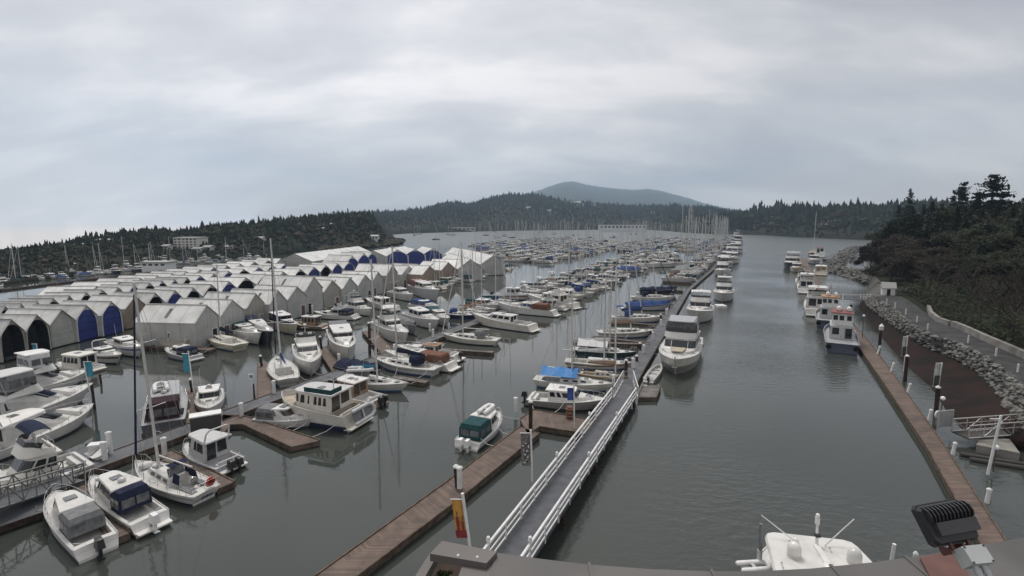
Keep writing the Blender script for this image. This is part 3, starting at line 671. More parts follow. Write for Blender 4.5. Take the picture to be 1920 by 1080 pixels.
# ------------------------------------------------------------------ docks
def ribbon_solid(Lp, Rp, z, th, mt, me, name, parent=None):
    mb = MB(); n = len(Lp); d = 0; k = mb.mi(mt)
    for i in range(n - 1):
        a, b, c, e_ = Lp[i], Lp[i + 1], Rp[i + 1], Rp[i]; q = [Vector((v.x, v.y, z)) for v in (a, e_, c, b)]
        l = ((a + e_) / 2 - (b + c) / 2).length; w_ = (a - e_).length; o = len(mb.v); mb.v += [tuple(v) for v in q]; mb.f.append((o, o + 1, o + 2, o + 3)); mb.m.append(k); mb.s.append(False)
        mb.uv[len(mb.f) - 1] = [(d, 0), (d, w_), (d + l, w_), (d + l, 0)]; d += l
    return mb.build(name, parent)
def dock(label, Lp, Rp, z=.5, m='planks', name='floating_dock', cat='dock', rim='fascia', fth=.45, kerb=None, group=None):
    Lp = [Vector((p[0], p[1], 0)) for p in Lp]; Rp = [Vector((p[0], p[1], 0)) for p in Rp]
    root = empty(name, ((Lp[0] + Rp[0]) / 2)); tag(root, label, cat, group); o = Vector(root.location)
    Lq = [p - o for p in Lp]; Rq = [p - o for p in Rp]
    ribbon_solid(Lq, Rq, z, .05, m, None, 'deck', root)
    sd_ = MB(); loop = Lq + Rq[::-1]; n = len(loop); cen = sum(loop, Vector()) / n
    lo = [(p.x, p.y, z - fth) for p in loop]; hi = [(p.x, p.y, z - .012) for p in loop]
    sd_.add(lo + hi, [(i, (i + 1) % n, n + (i + 1) % n, n + i) for i in range(n)], rim)
    for side, sg in ((Lq, 1), (Rq, 1)):
        for a, b in zip(side, side[1:]):
            mid = (a + b) / 2; d = b - a; sd_.box((mid.x, mid.y, z + .03), (d.length, .10, .09), kerb or rim, math.atan2(d.y, d.x))
    sd_.build('edge_beam', root)
    fl = MB(); ll = [p.lerp(q, .06) for p, q in zip(Lq, Rq)]; rr = [p.lerp(q, .94) for p, q in zip(Lq, Rq)]; lp = ll + rr[::-1]
    fl.add([(p.x, p.y, -.35) for p in lp] + [(p.x, p.y, z - fth + .02) for p in lp], [(i, (i + 1) % n, n + (i + 1) % n, n + i) for i in range(n)], 'floatdark'); fl.build('float', root)
    return root
def pxl(pts, z=.5): return [W(x, y, z) for x, y in pts]
def straight(p, q, w_):
    d = (q - p).normalized(); s = Vector((-d.y, d.x, 0)) * w_ / 2; return [p + s, q + s], [p - s, q - s]
# main walkway of the middle basin (grey)
A0, A1 = -6, 262
def gl(b, a0, a1, n=24): return [G(a0 + (a1 - a0) * i / (n - 1), b) for i in range(n)]
def bA(a):
    if a < 66: return -44.6
    return -44.6 - (a - 66) * .012
dock('long grey main walkway floating through the middle of the marina', [G(a, bA(a) - 1.15) for a in range(0, 300, 6)], [G(a, bA(a) + 1.15) for a in range(0, 300, 6)], m='concretedeck')
CP = [(W(*q).dot(U2), W(*q).dot(V2)) for q in ((1150, 768), (1190, 700), (1230, 637), (1262, 587), (1290, 547), (1313, 527), (1333, 510), (1348, 493), (1360, 474), (1369, 456), (1377, 441), (1380, 438))]
def bC(a):
    for (a0, b0), (a1, b1) in zip(CP, CP[1:]):
        if a <= a1: return b0 + (b1 - b0) * (a - a0) / (a1 - a0)
    return CP[-1][1]
wC = lambda a: 1. if a < 95 else max(.5, 1 - (a - 95) / 90)
CA = [45 + 655 * (i / 90) ** 1.7 for i in range(91)]
dock('grey walkway floating under the bows along the open fairway', [G(a, bC(a) - 1.1 * wC(a)) for a in CA], [G(a, bC(a) + 1.1 * wC(a)) for a in CA], m='concretedeck', kerb='planksgrey')
bB = lambda a: -80.6 - max(0, a - 75) * .12
dock('grey walkway floating along the fronts of the cream boathouses', [G(a, bB(a) - .9) for a in range(22, 190, 6)], [G(a, bB(a) + .9) for a in range(22, 190, 6)], m='concretedeck')
L_, R_ = pxl([(588, 1082), (835, 905), (975, 800)]), pxl([(668, 1082), (868, 930), (1012, 812)])
dock('long brown plank dock running from the foreground up beside the gangway', L_, R_)
dock('brown plank dock arm with barrel crossing below the cuddy boat', pxl([(975, 786), (1000, 768), (1100, 786), (1150, 800)]), pxl([(990, 815), (1012, 800), (1090, 812), (1140, 826)]))
RL = pxl([(1497, 484), (1508, 510), (1540, 560), (1585, 615), (1619, 662), (1665, 730), (1722, 812), (1795, 932), (1850, 1035), (1900, 1130)])
RR = pxl([(1510, 484), (1524, 510), (1556, 560), (1608, 615), (1647, 662), (1696, 730), (1754, 812), (1845, 940), (1905, 1030), (1960, 1130)])
RL = resample(RL, 14); RR = resample(RR, 14)
dock('long brown plank dock below the dark tidal bank and stone slope', RL, RR)
def finger(label, p, q, w_=1.15, m='planks', z=.48, **k):
    a, b = straight(W(*p, z), W(*q, z), w_); return dock(label, a, b, z, m, 'finger_dock', 'finger dock', **k)
finger('brown finger dock between the two white boats nearest the truss ramp', (143, 911), (226, 1006), .95)
finger('brown finger dock alongside the grey pilothouse boat with black outboards', (308, 850), (424, 910), 1.2)
dock('brown L-shaped finger dock in front of the small white cabin boat', pxl([(388, 800), (418, 778), (462, 781), (600, 826)]), pxl([(420, 812), (432, 797), (455, 796), (545, 838)]), name='finger_dock', cat='finger dock')
finger('brown finger dock between dark trawler and small white cruiser', (366, 800), (355, 730), 1.25)
finger('brown finger dock left of the white sloop with blue cockpit cover', (496, 748), (494, 680), 1.4)
finger('brown finger dock between the two white cruisers berthed side by side', (637, 700), (603, 650), 1.4)
finger('brown finger dock with leaning pile left of white flybridge cruiser', (735, 668), (690, 620), 2.0)
finger('grey finger dock alongside the long cream sloop near mid fairway', (770, 650), (925, 660), 1.2, 'planksgrey')
finger('grey finger dock below the white sloop with the round cockpit wheel', (735, 706), (800, 716), 1.2, 'planksgrey')
finger('pale finger dock between the green tarped sloop and cream sloops', (1075, 641), (1218, 645), 1.3, 'planksgrey')
finger('brown finger dock below the cream trawler beside the white boathouse', (275, 648), (398, 655), 1.6)
AUTOF = {}
for k, a in enumerate((84, 98, 112, 127, 143, 160, 178, 197, 217)):
    for s, nm in ((1, 'fairway'), (-1, 'boathouse')):
        l, r = straight(G(a, bA(a) + s * 1.2, .45), G(a, bA(a) + s * 9.5, .45), 1.0); AUTOF.setdefault('%s grey finger dock along the ' + nm + ' side of the main walkway', []).append(dock('%s grey finger dock along the %s side of the main walkway' % (ordinal(k), nm), l, r, .45, 'planksgrey', 'finger_dock', 'finger dock', group='finger docks on the main walkway'))
for k, a in enumerate((78, 92, 108, 124, 141, 160, 180, 202, 226, 252, 280)):
    l, r = straight(G(a, bC(a) - 1.2, .45), G(a, bC(a) - 9.5, .45), 1.0); AUTOF.setdefault('%s grey finger dock reaching left from the fairway walkway', []).append(dock('%s grey finger dock reaching left from the fairway walkway' % ordinal(k), l, r, .45, 'planksgrey', 'finger_dock', 'finger dock', group='finger docks on the fairway walkway'))
dock('small square tan float moored beside the aluminium skiff', pxl([(1196, 744), (1205, 722)]), pxl([(1231, 744), (1239, 722)]), .45, 'planksgrey', 'square_float', 'float')
# ------------------------------------------------------------------ piles, pedestals
def pile(label, p, h, r=.17, cap=True, lean=(0, 0), m='pilewood', group='capped mooring piles'):
    root = empty('mooring_pile', (p.x, p.y, 0)); tag(root, label, 'pile', group)
    MB().tube((0, 0, -2), (lean[0], lean[1], h), r, m, 10, r * .92).build('post', root)
    if cap: MB().lathe([(r * 1.12, 0), (r * 1.12, .08), (r * .8, .16), (.02, .24)], (lean[0], lean[1], h - .02), 'pilecap', 10).build('cap', root)
    return root
def hpile(label, base, top, **k):
    p = W(*base, .0); d = p.y; t = WZ(top[0], top[1], d); return pile(label, p, t.z, lean=(t.x - p.x, 0), **k)
hpile('dark pile with white cap on the brown dock above the orange banner', (862, 925), (855, 876), r=.19)
hpile('dark pile with white cap at the corner of the brown docks', (995, 812), (995, 754), r=.19)
hpile('dark pile with white cap on the finger dock by the dark trawler', (364, 742), (357, 712))
hpile('dark pile at the dock end left of the blue covered sloop', (494, 693), (488, 668))
hpile('thick dark pile between the two white cruisers berthed side by side', (606, 660), (600, 632))
hpile('dark leaning pile at the brown finger beside white flybridge cruiser', (693, 663), (692, 606), r=.22)
hpile('thin dark pile standing in open water below the white yacht bows', (191, 720), (187, 702), r=.12, cap=False)
hpile('dark pile with mooring lines by the bow of the large sport yacht', (178, 768), (172, 722), r=.13, cap=False)
for i, (bx, by, ty) in enumerate(((1175, 715, 676), (1201, 662, 644), (1222, 632, 620), (1240, 604, 590), (1256, 578, 566), (1263, 556, 545), (1195, 684, 668))):
    hpile('%s dark pile up the fairway walkway between the bows and the yachts' % ordinal(i), (bx, by), (bx - 1, ty), r=.2, group='piles on the fairway walkway')
for i, (bx, by, ty) in enumerate(((1595, 600, 571), (1570, 570, 548), (1557, 552, 535), (1650, 646, 624))):
    hpile('%s tall dark pile behind the workboats on the right dock' % ordinal(i), (bx, by), (bx + 1, ty), r=.22, cap=False, group='tall piles behind the right dock')
for i, (bx, by, ty) in enumerate(((1697, 715, 668), (1755, 782, 727))):
    hpile('%s dark pile with white pointed cap carrying a banner' % ('farther', 'nearer')[i], (bx, by), (bx + 4, ty), r=.2, group='banner piles of the right dock')
def pedestal(label, p, h=1.25, r=.19, lean=0., group='white dock pedestals'):
    root = empty('dock_pedestal', (p.x, p.y, p.z)); tag(root, label, 'pedestal', group)
    MB().tube((0, 0, 0), (lean, 0, h), r, 'whitepaint', 10).build('post', root); MB().lathe([(r * 1.2, 0), (r * 1.2, .08), (.03, .16)], (lean, 0, h), 'pilecap', 10).build('cap', root)
for lab, x, y, h in (('beside the flybridge sedan stern, nearer one', 197, 862, 1.35), ('beside the flybridge sedan stern, farther taller one', 207, 850, 1.7), ('at the root of finger by grey pilothouse boat', 309, 853, 1.35), ('at the bow of nearest white outboard cruiser', 125, 916, 1.0),
    ('on the walkway above the small white cabin boat', 453, 780, 1.2), ('on the walkway above the tug bow', 514, 737, 1.3), ('beside the navy covered boats', 636, 683, 1.3), ('below the leaning pile', 740, 662, 1.2), ('first at the root of the cream sloop finger', 806, 621, 1.2), ('second at the root of the cream sloop finger', 812, 632, 1.2),
    ('on the brown dock corner by the fishing boat', 967, 771, 1.3), ('on the brown dock beside banner pile', 862, 915, 1.45), ('first up the fairway walkway', 1150, 725, 1.3), ('second up the fairway walkway', 1187, 690, 1.2), ('third up the fairway walkway', 1207, 662, 1.1), ('fourth up the fairway walkway', 1224, 636, 1.1), ('fifth up the fairway walkway', 1239, 611, 1.1), ('sixth up the fairway walkway', 1249, 590, 1.1), ('before the white boathouse with door', 586, 588, 1.6)):
    pedestal('white capped dock pedestal ' + lab, W(x, y, .5), h)
for i, (x, y, ty) in enumerate(((1645, 664, 650), (1671, 697, 682), (1702, 736, 721), (1741, 788, 770), (1786, 852, 832), (1850, 943, 919))):
    p = W(x, y, .5); t = WZ(x + 5, ty, p.y); pedestal('%s white bollard along the shore edge of right dock, counted from far' % ordinal(i), p, t.z - .5, .13, t.x - p.x, 'white bollards of the right dock')
# ------------------------------------------------------------------ gangway (white railed pier)
def gangway():
    f = lambda x, y, z: W(x, y, z)
    l0, l1 = f(918, 1052, 1.3), f(1147, 746, .75); r0, r1 = f(992, 1052, 1.3), f(1192, 746, .75)
    root = empty('gangway', ((l0 + r0) / 2)); tag(root, 'white railed gangway with dark deck running out to the fairway walkway', 'gangway'); o = Vector(root.location)
    l0 -= o; l1 -= o; r0 -= o; r1 -= o; ext = (l0 - l1).normalized() * 9; l0 += ext; r0 += ext
    d = MB(); dz = Vector((0, 0, -.28)); d.add([l0, r0, r1, l1, l0 + dz, r0 + dz, r1 + dz, l1 + dz], [(0, 1, 2, 3), (7, 6, 5, 4), (0, 3, 7, 4), (1, 5, 6, 2), (3, 2, 6, 7), (0, 4, 5, 1)], 'gangdeck'); d.build('walk_deck', root)
    for nm, a, b in (('left', l0, l1), ('right', r0, r1)):
        rail = MB(); up = Vector((0, 0, 1.05)); ax = b - a; n = 17
        rail.tube(a + up, b + up, .085, 'whitepaint', 8); rail.tube(a + up * .55, b + up * .55, .045, 'whitepaint', 6); rail.tube(a + up * .16, b + up * .16, .04, 'whitepaint', 6)
        ro_ = rail.build('handrail', root)
        for i in range(n + 1):
            p = a + ax * (i / n); big = i in (4, 9, 13)
            q = MB().tube(p + Vector((0, 0, -.25)), p + up * (1.0 if not big else 1.22), .05 if i % 2 else .075, 'whitepaint', 6)
            if big: q.sph(p + up * 1.32, .11, 'whitepaint', 8).lathe([(.1, 0), (.13, .03), (.1, .06)], p + up * 1.18, 'whitepaint', 8)
            q.build('baluster', ro_)
    # low outer rail at the foot, on the float
    for a, b in ((f(1085, 836, .6), f(1185, 738, .6)), (f(1175, 800, .6), f(1200, 744, .6))): pass
    fl = f(1150, 748, .6) - o; fr = f(1196, 748, .6) - o; e1 = f(1178, 712, .6) - o; e2 = f(1190, 712, .6) - o
    for a, b in ((fl, f(1168, 716, .6) - o), (fr, f(1187, 716, .6) - o)):
        rl = MB(); up = Vector((0, 0, 1.3)); rl.tube(a + up, b + up, .05, 'whitepaint', 6); rl.tube(a + up * .12, b + up * .12, .04, 'whitepaint', 6)
        for i in range(6): rl.tube(a.lerp(b, i / 5), a.lerp(b, i / 5) + up, .04, 'whitepaint', 5)
        rl.build('foot_rail', root)
    for i in range(5):
        p = l0.lerp(l1, .18 + .2 * i); q = r0.lerp(r1, .18 + .2 * i)
        MB().tube(p + Vector((0, 0, -3)), p + Vector((0, 0, -.28)), .15, 'pilewood', 8).tube(q + Vector((0, 0, -3)), q + Vector((0, 0, -.28)), .15, 'pilewood', 8).box((p + q) / 2 + Vector((0, 0, -.40)), ((p - q).length, .2, .2), 'pilewood', math.atan2((q - p).y, (q - p).x)).build('trestle', root)
gangway()
# ------------------------------------------------------------------ banners
def banner(label, base, top, flag, m, side=-1, pole='whitepaint', r=.07, zb=.5, motif=None, group=None):
    """base/top: pixels of the pole; flag: (top_y, bottom_y, width_px)"""
    p = W(*base, zb); t = WZ(top[0], top[1], p.y); root = empty('banner_pole', (p.x, p.y, p.z)); tag(root, label, 'banner pole', group)
    q = t - p; MB().tube((0, 0, 0), q, r, pole, 8).build('pole', root); f = lambda y: (y - base[1]) / (top[1] - base[1])
    a, b = q * f(flag[0]), q * f(flag[1]); s = Vector((side * flag[2] * p.y / FPX, 0, 0)); th = Vector((0, .02, 0))
    MB().tube(a, a + s * 1.05, .03, pole, 5).tube(b, b + s * 1.05, .03, pole, 5).build('bracket', root)
    n = 6; mb = MB()
    for i in range(n):
        u, v = i / n, (i + 1) / n; w1 = Vector((0, .05 * math.sin(u * 5), 0)); w2 = Vector((0, .05 * math.sin(v * 5), 0)); A, B_ = a.lerp(b, u) + s * .08 + w1, a.lerp(b, v) + s * .08 + w2; k = s * .92
        mb.add([A, A + k, B_ + k, B_, A + th, A + k + th, B_ + k + th, B_ + th], [(0, 1, 2, 3), (7, 6, 5, 4), (0, 3, 7, 4), (1, 5, 6, 2)], m, True)
    fo = mb.build('banner', root)
    if motif == 'candles':
        for u0, u1, c, wd in ((.22, .52, .25, 1.), (.66, .62, .42, .8)):
            A = a.lerp(b, c + .06) + s * (.08 + .92 * u0 if True else 0)
        x = lambda u, v: a.lerp(b, v) + s * (.08 + .92 * u) - Vector((0, .075, 0))
        MB().pane(x(1, 1), x(0, 1), x(0, .80), x(1, .80), 'bannerred', .012).build('emblem', fo)
        for c, v0, v1, wd in ((.68, .44, .97, .13), (.25, .56, .97, .12)):
            MB().pane(x(c + wd, v1), x(c - wd, v1), x(c - wd, v0), x(c + wd, v0), 'bannerred', .016).pane(x(c + .02, v0 - .01), x(c - .02, v0 - .01), x(c - .09, v0 - .09), x(c + .03, v0 - .16), 'bannerdark', .016).build('candle', fo)
    if motif == 'wreath':
        x = lambda u, v: a.lerp(b, v) + s * (.08 + .92 * u) - Vector((0, .09, 0)); g = MB()
        for k in range(14):
            t0 = 2 * math.pi * k / 14; c = x(.5 + .3 * math.cos(t0), .42 + .12 * math.sin(t0)); g.sph(c, .07 * (1 + .3 * math.sin(k * 5)), 'bannerwhite' if k % 3 else 'bannerdark', 6)
        for k in range(8): g.sph(x(.3 + .4 * ((k * 37) % 10) / 10, .6 + .04 * k), .08, 'bannerwhite' if k % 2 else 'bannerdark', 6)
        g.build('wreath', fo)
    if motif == 'two': 
        x = lambda u, v: a.lerp(b, v) + s * (.08 + .92 * u) - Vector((0, .08, 0)); MB().pane(x(1, .98), x(0, .98), x(0, .52), x(1, .52), 'bannerdark', .012).build('picture', fo)
    return root
banner('white pole with orange banner of dark red candles beside brown dock', (886, 1062), (867, 925), (936, 1006, 24), 'bannerorange', -1, motif='candles', r=.085, zb=1.0).location
banner('white pole with faded grey wreath banner beside the gangway', (998, 903), (995, 806), (812, 873, 20), 'bannergrey', -1, motif='wreath', zb=.9)
banner('white pole with small blue banner in front of the cuddy boat', (1077, 803), (1076, 722), (727, 750, 13), 'binblue', -1, zb=.5, r=.06)
banner('leaning white pole with teal banner beside the white yacht bows', (172, 752), (157, 678), (678, 706, 14), 'bannerblue', 1, zb=.3, r=.06)
banner('white pole with teal banner on the finger dock by dark trawler', (364, 742), (353, 658), (663, 697, 13), 'bannerblue', -1, zb=.5, r=.06)
banner('short pole with pale blue banner before the open boathouses', (72, 672), (68, 644), (645, 661, 9), 'bannerblue', -1, zb=.3, r=.06)
banner('farther banner pole on right dock with pale and dark picture banner', (1694, 698), (1702, 629), (631, 667, 8), 'bannerwhite', -1, motif='two', zb=.5)
banner('nearer banner pole on right dock with dark picture banner', (1753, 762), (1766, 680), (681, 724, 11), 'bannerwhite', -1, motif='two', zb=.6)
p = W(1852, 890, .3); q = WZ(1877, 779, p.y) - p; ro_ = empty('flag_pole', p); tag(ro_, 'tall leaning white pole with crossarm beside the truss ramp', 'pole')
MB().tube((0, 0, 0), q, .10, 'whitepaint', 8, .08).build('pole', ro_); MB().tube(q * .94, q * .94 + Vector((-.75, 0, 0.02)), .05, 'whitepaint', 6).build('crossarm', ro_)
def lamp(label, base, top, zb=.5, globe=.2):
    p = W(*base, zb); t = WZ(top[0], top[1], p.y); root = empty('lamp_post', p); tag(root, label, 'lamp post', 'globe lamps of the right shore')
    MB().tube((0, 0, 0), t - p, .05, 'mastdark', 6).build('post', root); MB().sph(t - p, globe, 'globe', 10).build('lamp_globe', root)
lamp('globe lamp post by the stern of the blue workboat', (1617, 632), (1620, 592)); lamp('globe lamp post beside the nearer banner pole and life ring', (1760, 800), (1768, 747))
lamp('globe lamp post standing in front of the truss ramp', (1862, 885), (1868, 839), .3)
# signs, lifebuoy, barrel, bins
p = W(1757, 812, .5); r_ = empty('notice_frame', p); tag(r_, 'grey notice board frame at the foot of the truss ramp', 'notice board')
MB().tube((0, 0, 0), (0, 0, 2.0), .05, 'alu', 6).tube((1.5, .3, 0), (1.5, .3, 2.0), .05, 'alu', 6).tube((0, 0, 2.0), (1.5, .3, 2.0), .05, 'alu', 6).build('frame', r_); MB().pane((1.45, .29, .5), (.05, .01, .5), (.05, .01, 1.9), (1.45, .29, 1.9), 'greyhull', .02).build('panel', r_)
p = W(1755, 797, .5); lb = MB().lathe([(.26, -.06), (.34, -.08), (.40, 0), (.34, .08), (.26, .06), (.24, 0), (.26, -.06)], (0, 0, 1.0), 'whitepaint', 14, 'y').box((0, 0, .35), (.06, .06, .7), 'alu').build('life_ring', None, p, .5); tag(lb, 'white life ring on post beside the notice board frame', 'life ring')
p = W(1068, 784, .5); r_ = empty('rust_barrel', p); tag(r_, 'brown banded barrel standing on the brown dock arm', 'barrel')
MB().lathe([(.30, 0), (.36, .35), (.36, .75), (.31, 1.15), (.28, 1.16)], (0, 0, 0), 'rust', 14).build('body', r_)
for h in (.25, .55, .9): MB().lathe([(.362, 0), (.375, .04), (.362, .08)], (0, 0, h), 'orangebrown', 14).build('band', r_)
def locker(label, p, d, rz, m='canvasgrey', top='whitepaint'):
    r = empty('dock_locker', p, rz); tag(r, label, 'locker'); MB().box((0, 0, d[2] / 2), d, m).build('body', r); MB().box((0, 0, d[2] + .06), (d[0] + .12, d[1] + .12, .1), top).build('lid', r)
locker('large grey dock kiosk with flat white lid by small white cruiser', W(388, 812, .5), (2.3, 1.0, 1.7), .52, 'planksgrey'); locker('small white box by the stern of the flybridge sedan', W(180, 852, .5), (.7, .6, .8), .3, 'whitepaint')
p = W(475, 752, 0); t = WZ(471, 706, p.y); r_ = empty('channel_sign', p); tag(r_, 'white post with square sign beside dark pile on grey walkway', 'sign')
MB().tube((0, 0, -.3), (t.x - p.x, 0, t.z), .06, 'whitepaint', 6).build('post', r_); MB().box((t.x - p.x, 0, t.z), (.55, .05, .55), 'whitepaint').build('board', r_); MB().box((t.x - p.x, -.035, t.z), (.3, .02, .3), 'mastdark').build('sign_face', r_)
hpile('dark pile behind the square sign post on grey walkway', (478, 750), (474, 720), cap=False, r=.14)
# truss ramps
def truss(label, p0, p1, w_, h, m='alu', n=7, name='truss_ramp', deckm='planksgrey'):
    root = empty(name, p0); tag(root, label, 'ramp'); d = p1 - p0; s = Vector((-d.y, d.x, 0)).normalized() * w_ / 2; up = Vector((0, 0, h))
    MB().add([s, -s, d - s, d + s, s - Vector((0, 0, .12)), -s - Vector((0, 0, .12)), d - s - Vector((0, 0, .12)), d + s - Vector((0, 0, .12))], [(0, 1, 2, 3), (7, 6, 5, 4), (0, 3, 7, 4), (1, 5, 6, 2), (0, 4, 5, 1), (3, 2, 6, 7)], deckm).build('walk_deck', root)
    for sg in (1, -1):
        mb = MB(); o = s * sg; mb.tube(o + up, o + d + up, .06, m, 6).tube(o, o + d, .06, m, 6).tube(o + up * .6, o + d + up * .6, .035, m, 5)
        for i in range(n + 1):
            a = o + d * (i / n); mb.tube(a, a + up, .04, m, 5)
            if i < n: b = o + d * ((i + 1) / n); mb.tube(a if i % 2 else a + up, b + up if i % 2 else b, .035, m, 5)
        mb.build('side_truss', root)
p0 = W(1800, 815, .8); p1 = W(1990, 801, 1.15); truss('pale aluminium truss ramp leading from the right dock to shore', p0, p1, 1.5, 1.1)
p0 = W(140, 897, .7); p1 = W(-60, 962, 1.6); truss('pale truss ramp coming down at lower left in front of flybridge sedan', p0, p1, 1.9, 1.25, m='dullalu', n=8, deckm='gangdeck')
# dark shore pier under the lower left ramp
pr_ = empty('shore_pier', W(60, 990, 0)); tag(pr_, 'dark timber pier with ladder in shade at the lower left corner', 'pier'); o = Vector(pr_.location)
pts = [W(-160, 985, .6) - o, W(90, 925, .6) - o, W(150, 915, .6) - o, W(160, 928, .6) - o, W(90, 955, .6) - o, W(-160, 1040, .6) - o]
MB().prism([(q.x, q.y, .1) for q in pts], [(q.x, q.y, .55) for q in pts], 'pilewood', 'concretedeck').build('pier_deck', pr_)
mb = MB(); q = W(70, 965, .3) - o
for s in (0, .45): mb.tube((q.x + s, q.y, -.8), (q.x + s, q.y, .9), .03, 'alu', 5)
for k in range(5): mb.tube((q.x, q.y, -.6 + .3 * k), (q.x + .45, q.y, -.6 + .3 * k), .02, 'alu', 5)
mb.build('ladder', pr_)
# ------------------------------------------------------------------ boathouses
UVSCALE = 1.
def wall_uv(mb, name):
    pass
def boathouse(label, c, rot, w_, ln, eave, ridge, walls='shed_white', roofm='roof_pale', door=None, dm='doorblue', group=None, lights=0, extra=None, fill=None, stripe=False):
    """gable front at local x = 0 facing +x, roof runs back to x = -ln"""
    root = empty('boathouse', (c.x, c.y, 0), rot); tag(root, label, 'boathouse', group); h = w_ / 2
    wl = MB(); z0 = .15
    def face(P, uv):
        o = len(wl.v); wl.v += P; wl.f.append(tuple(range(o, o + len(P)))); wl.m.append(wl.mi(walls)); wl.s.append(False); wl.uv[len(wl.f) - 1] = uv
    if door == 'arch':
        n = 10; aw, ah = h * .89, min(ridge - .35, eave + (ridge - eave) * .68); arc = []
        for i in range(n + 1):
            t = math.pi * i / n; arc.append((aw * math.cos(t), z0 + (ah - z0) * (.40 + .60 * max(0, math.sin(t)) ** .75)))
        arc = [(aw, z0)] + arc + [(-aw, z0)]; lp = [(h, z0), (h, eave), (0, ridge), (-h, eave), (-h, z0)]
        k = len(arc)
        def outer(i):
            y, z = arc[i]
            if i == 0: return (h, z0)
            if i == k - 1: return (-h, z0)
            a = math.pi * (i - 1) / (k - 3); yy = h * math.cos(a)
            if a < .9: return (h, z0 + (eave - z0) * min(1, a / .6 * .9 + .1)) if a < .6 else (h * (1 - (a - .6) / (math.pi / 2 - .6)), eave + (ridge - eave) * (a - .6) / (math.pi / 2 - .6))
            if a > math.pi - .6: b = math.pi - a; return (-h, z0 + (eave - z0) * min(1, b / .6 * .9 + .1))
            b = a if a <= math.pi / 2 else math.pi - a; u = (b - .6) / (math.pi / 2 - .6); return ((h * (1 - u)) * (1 if a <= math.pi / 2 else -1), eave + (ridge - eave) * u)
        O = [outer(i) for i in range(k)]
        for i in range(k - 1):
            P = [(0, arc[i][0], arc[i][1]), (0, O[i][0], O[i][1]), (0, O[i + 1][0], O[i + 1][1]), (0, arc[i + 1][0], arc[i + 1][1])]; face(P, [(q[1], q[2]) for q in P])
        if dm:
            rec = -.12 if dm != 'darkdoor_shade' else -1.6; up = 0 if dm not in ('doorblue', 'doortarp') else 0
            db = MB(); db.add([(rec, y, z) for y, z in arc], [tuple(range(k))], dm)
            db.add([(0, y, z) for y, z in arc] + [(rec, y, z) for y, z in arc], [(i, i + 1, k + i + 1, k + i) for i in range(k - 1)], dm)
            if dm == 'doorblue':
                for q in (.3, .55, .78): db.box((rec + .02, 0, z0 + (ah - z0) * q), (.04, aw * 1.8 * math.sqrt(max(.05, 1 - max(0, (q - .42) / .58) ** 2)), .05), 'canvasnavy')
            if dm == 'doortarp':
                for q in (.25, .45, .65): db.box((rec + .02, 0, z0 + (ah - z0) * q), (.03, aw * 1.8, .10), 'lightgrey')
            db.build('door', root)  # open arches have no door: a set-back dark sheet paints the shaded inside
            if dm == 'darkdoor_shade': MB().box((-.55, 0, .35), (.9, aw * 1.5, .25), 'planksgrey').build('berth_float', root)
    else:
        P = [(0, h, z0), (0, h, eave), (0, 0, ridge), (0, -h, eave), (0, -h, z0)]; face(P, [(q[1], q[2]) for q in P])
    for y in (h, -h):
        P = [(0, y, z0), (-ln, y, z0), (-ln, y, eave), (0, y, eave)]; face(P, [(q[0], q[2]) for q in P])
    P = [(-ln, h, z0), (-ln, h, eave), (-ln, 0, ridge), (-ln, -h, eave), (-ln, -h, z0)]; face(P, [(q[1], q[2]) for q in P])
    wl.build('wall', root)
    rf = MB(); k = rf.mi(roofm); ov = .18; sl_ = (ridge - eave) / h; t = .08
    for sg in (1, -1):
        P = [(ov, 0, ridge + .05), (-ln - ov, 0, ridge + .05), (-ln - ov, sg * (h + .12), eave - .12 * sl_ + .05), (ov, sg * (h + .12), eave - .12 * sl_ + .05)]
        if sg > 0: P = P[::-1]
        o = len(rf.v); rf.v += P + [(x, y, z + t) for x, y, z in P]
        for f in ((0, 3, 2, 1), (4, 5, 6, 7), (0, 1, 5, 4), (1, 2, 6, 5), (2, 3, 7, 6), (3, 0, 4, 7)):
            rf.f.append(tuple(i + o for i in f)); rf.m.append(k); rf.s.append(False); rf.uv[len(rf.f) - 1] = [((P + P)[i][0], (P + P)[i][1]) for i in f]
    ro = rf.build('roof', root)
    MB().box((-ln / 2, 0, ridge + .14), (ln + .3, .3, .05), roofm).build('ridge_cap', ro)
    for i in range(lights):
        x = -ln * (i + .7) / (lights + .4)
        for sg in (1, -1):
            f = lambda xx, u: (xx, sg * h * u, ridge + .05 + t - (ridge - eave) * u)
            P = [f(x, .25), f(x - .55, .25), f(x - .55, .8), f(x, .8)]
            if sg < 0: P = P[::-1]
            MB().pane(*P, 'skylight', .03 if True else -.03).build('skylight', ro)
    if door == 'plain':
        y = extra if extra is not None else -h * .55
        MB().box((.03, y, 1.25), (.06, .95, 2.1), dm).build('door', root); MB().box((.02, y, 2.4), (.05, 1.2, .12), 'whitepaint').box((.02, y - .56, 1.3), (.05, .12, 2.3), 'whitepaint').box((.02, y + .56, 1.3), (.05, .12, 2.3), 'whitepaint').build('door_frame', root)
    if fill: fill(root)
    return root
def row_frame(P):
    """local direction of a row through a list of ground points -> rotation of front normal at each"""
    o = []
    for i in range(len(P)):
        a, b = P[max(0, i - 2)], P[min(len(P) - 1, i + 2)]; d = (b - a); o.append(math.atan2(d.y, d.x) - math.pi / 2)
    return o
def peaks_row(px, ridge, ln, fn, wmul=1.0):
    P = [W(x, y, ridge) for x, y in px]; P = [Vector((p.x, p.y, 0)) for p in P]; rot = row_frame(P)
    for i, p in enumerate(P):
        ds = [(P[j] - p).length for j in (i - 1, i + 1) if 0 <= j < len(P)]; w_ = min(ds) if len(ds) > 1 else ds[0]
        fn(i, p, rot[i], min(max(w_, 2.2), 7) * wmul, px[i])
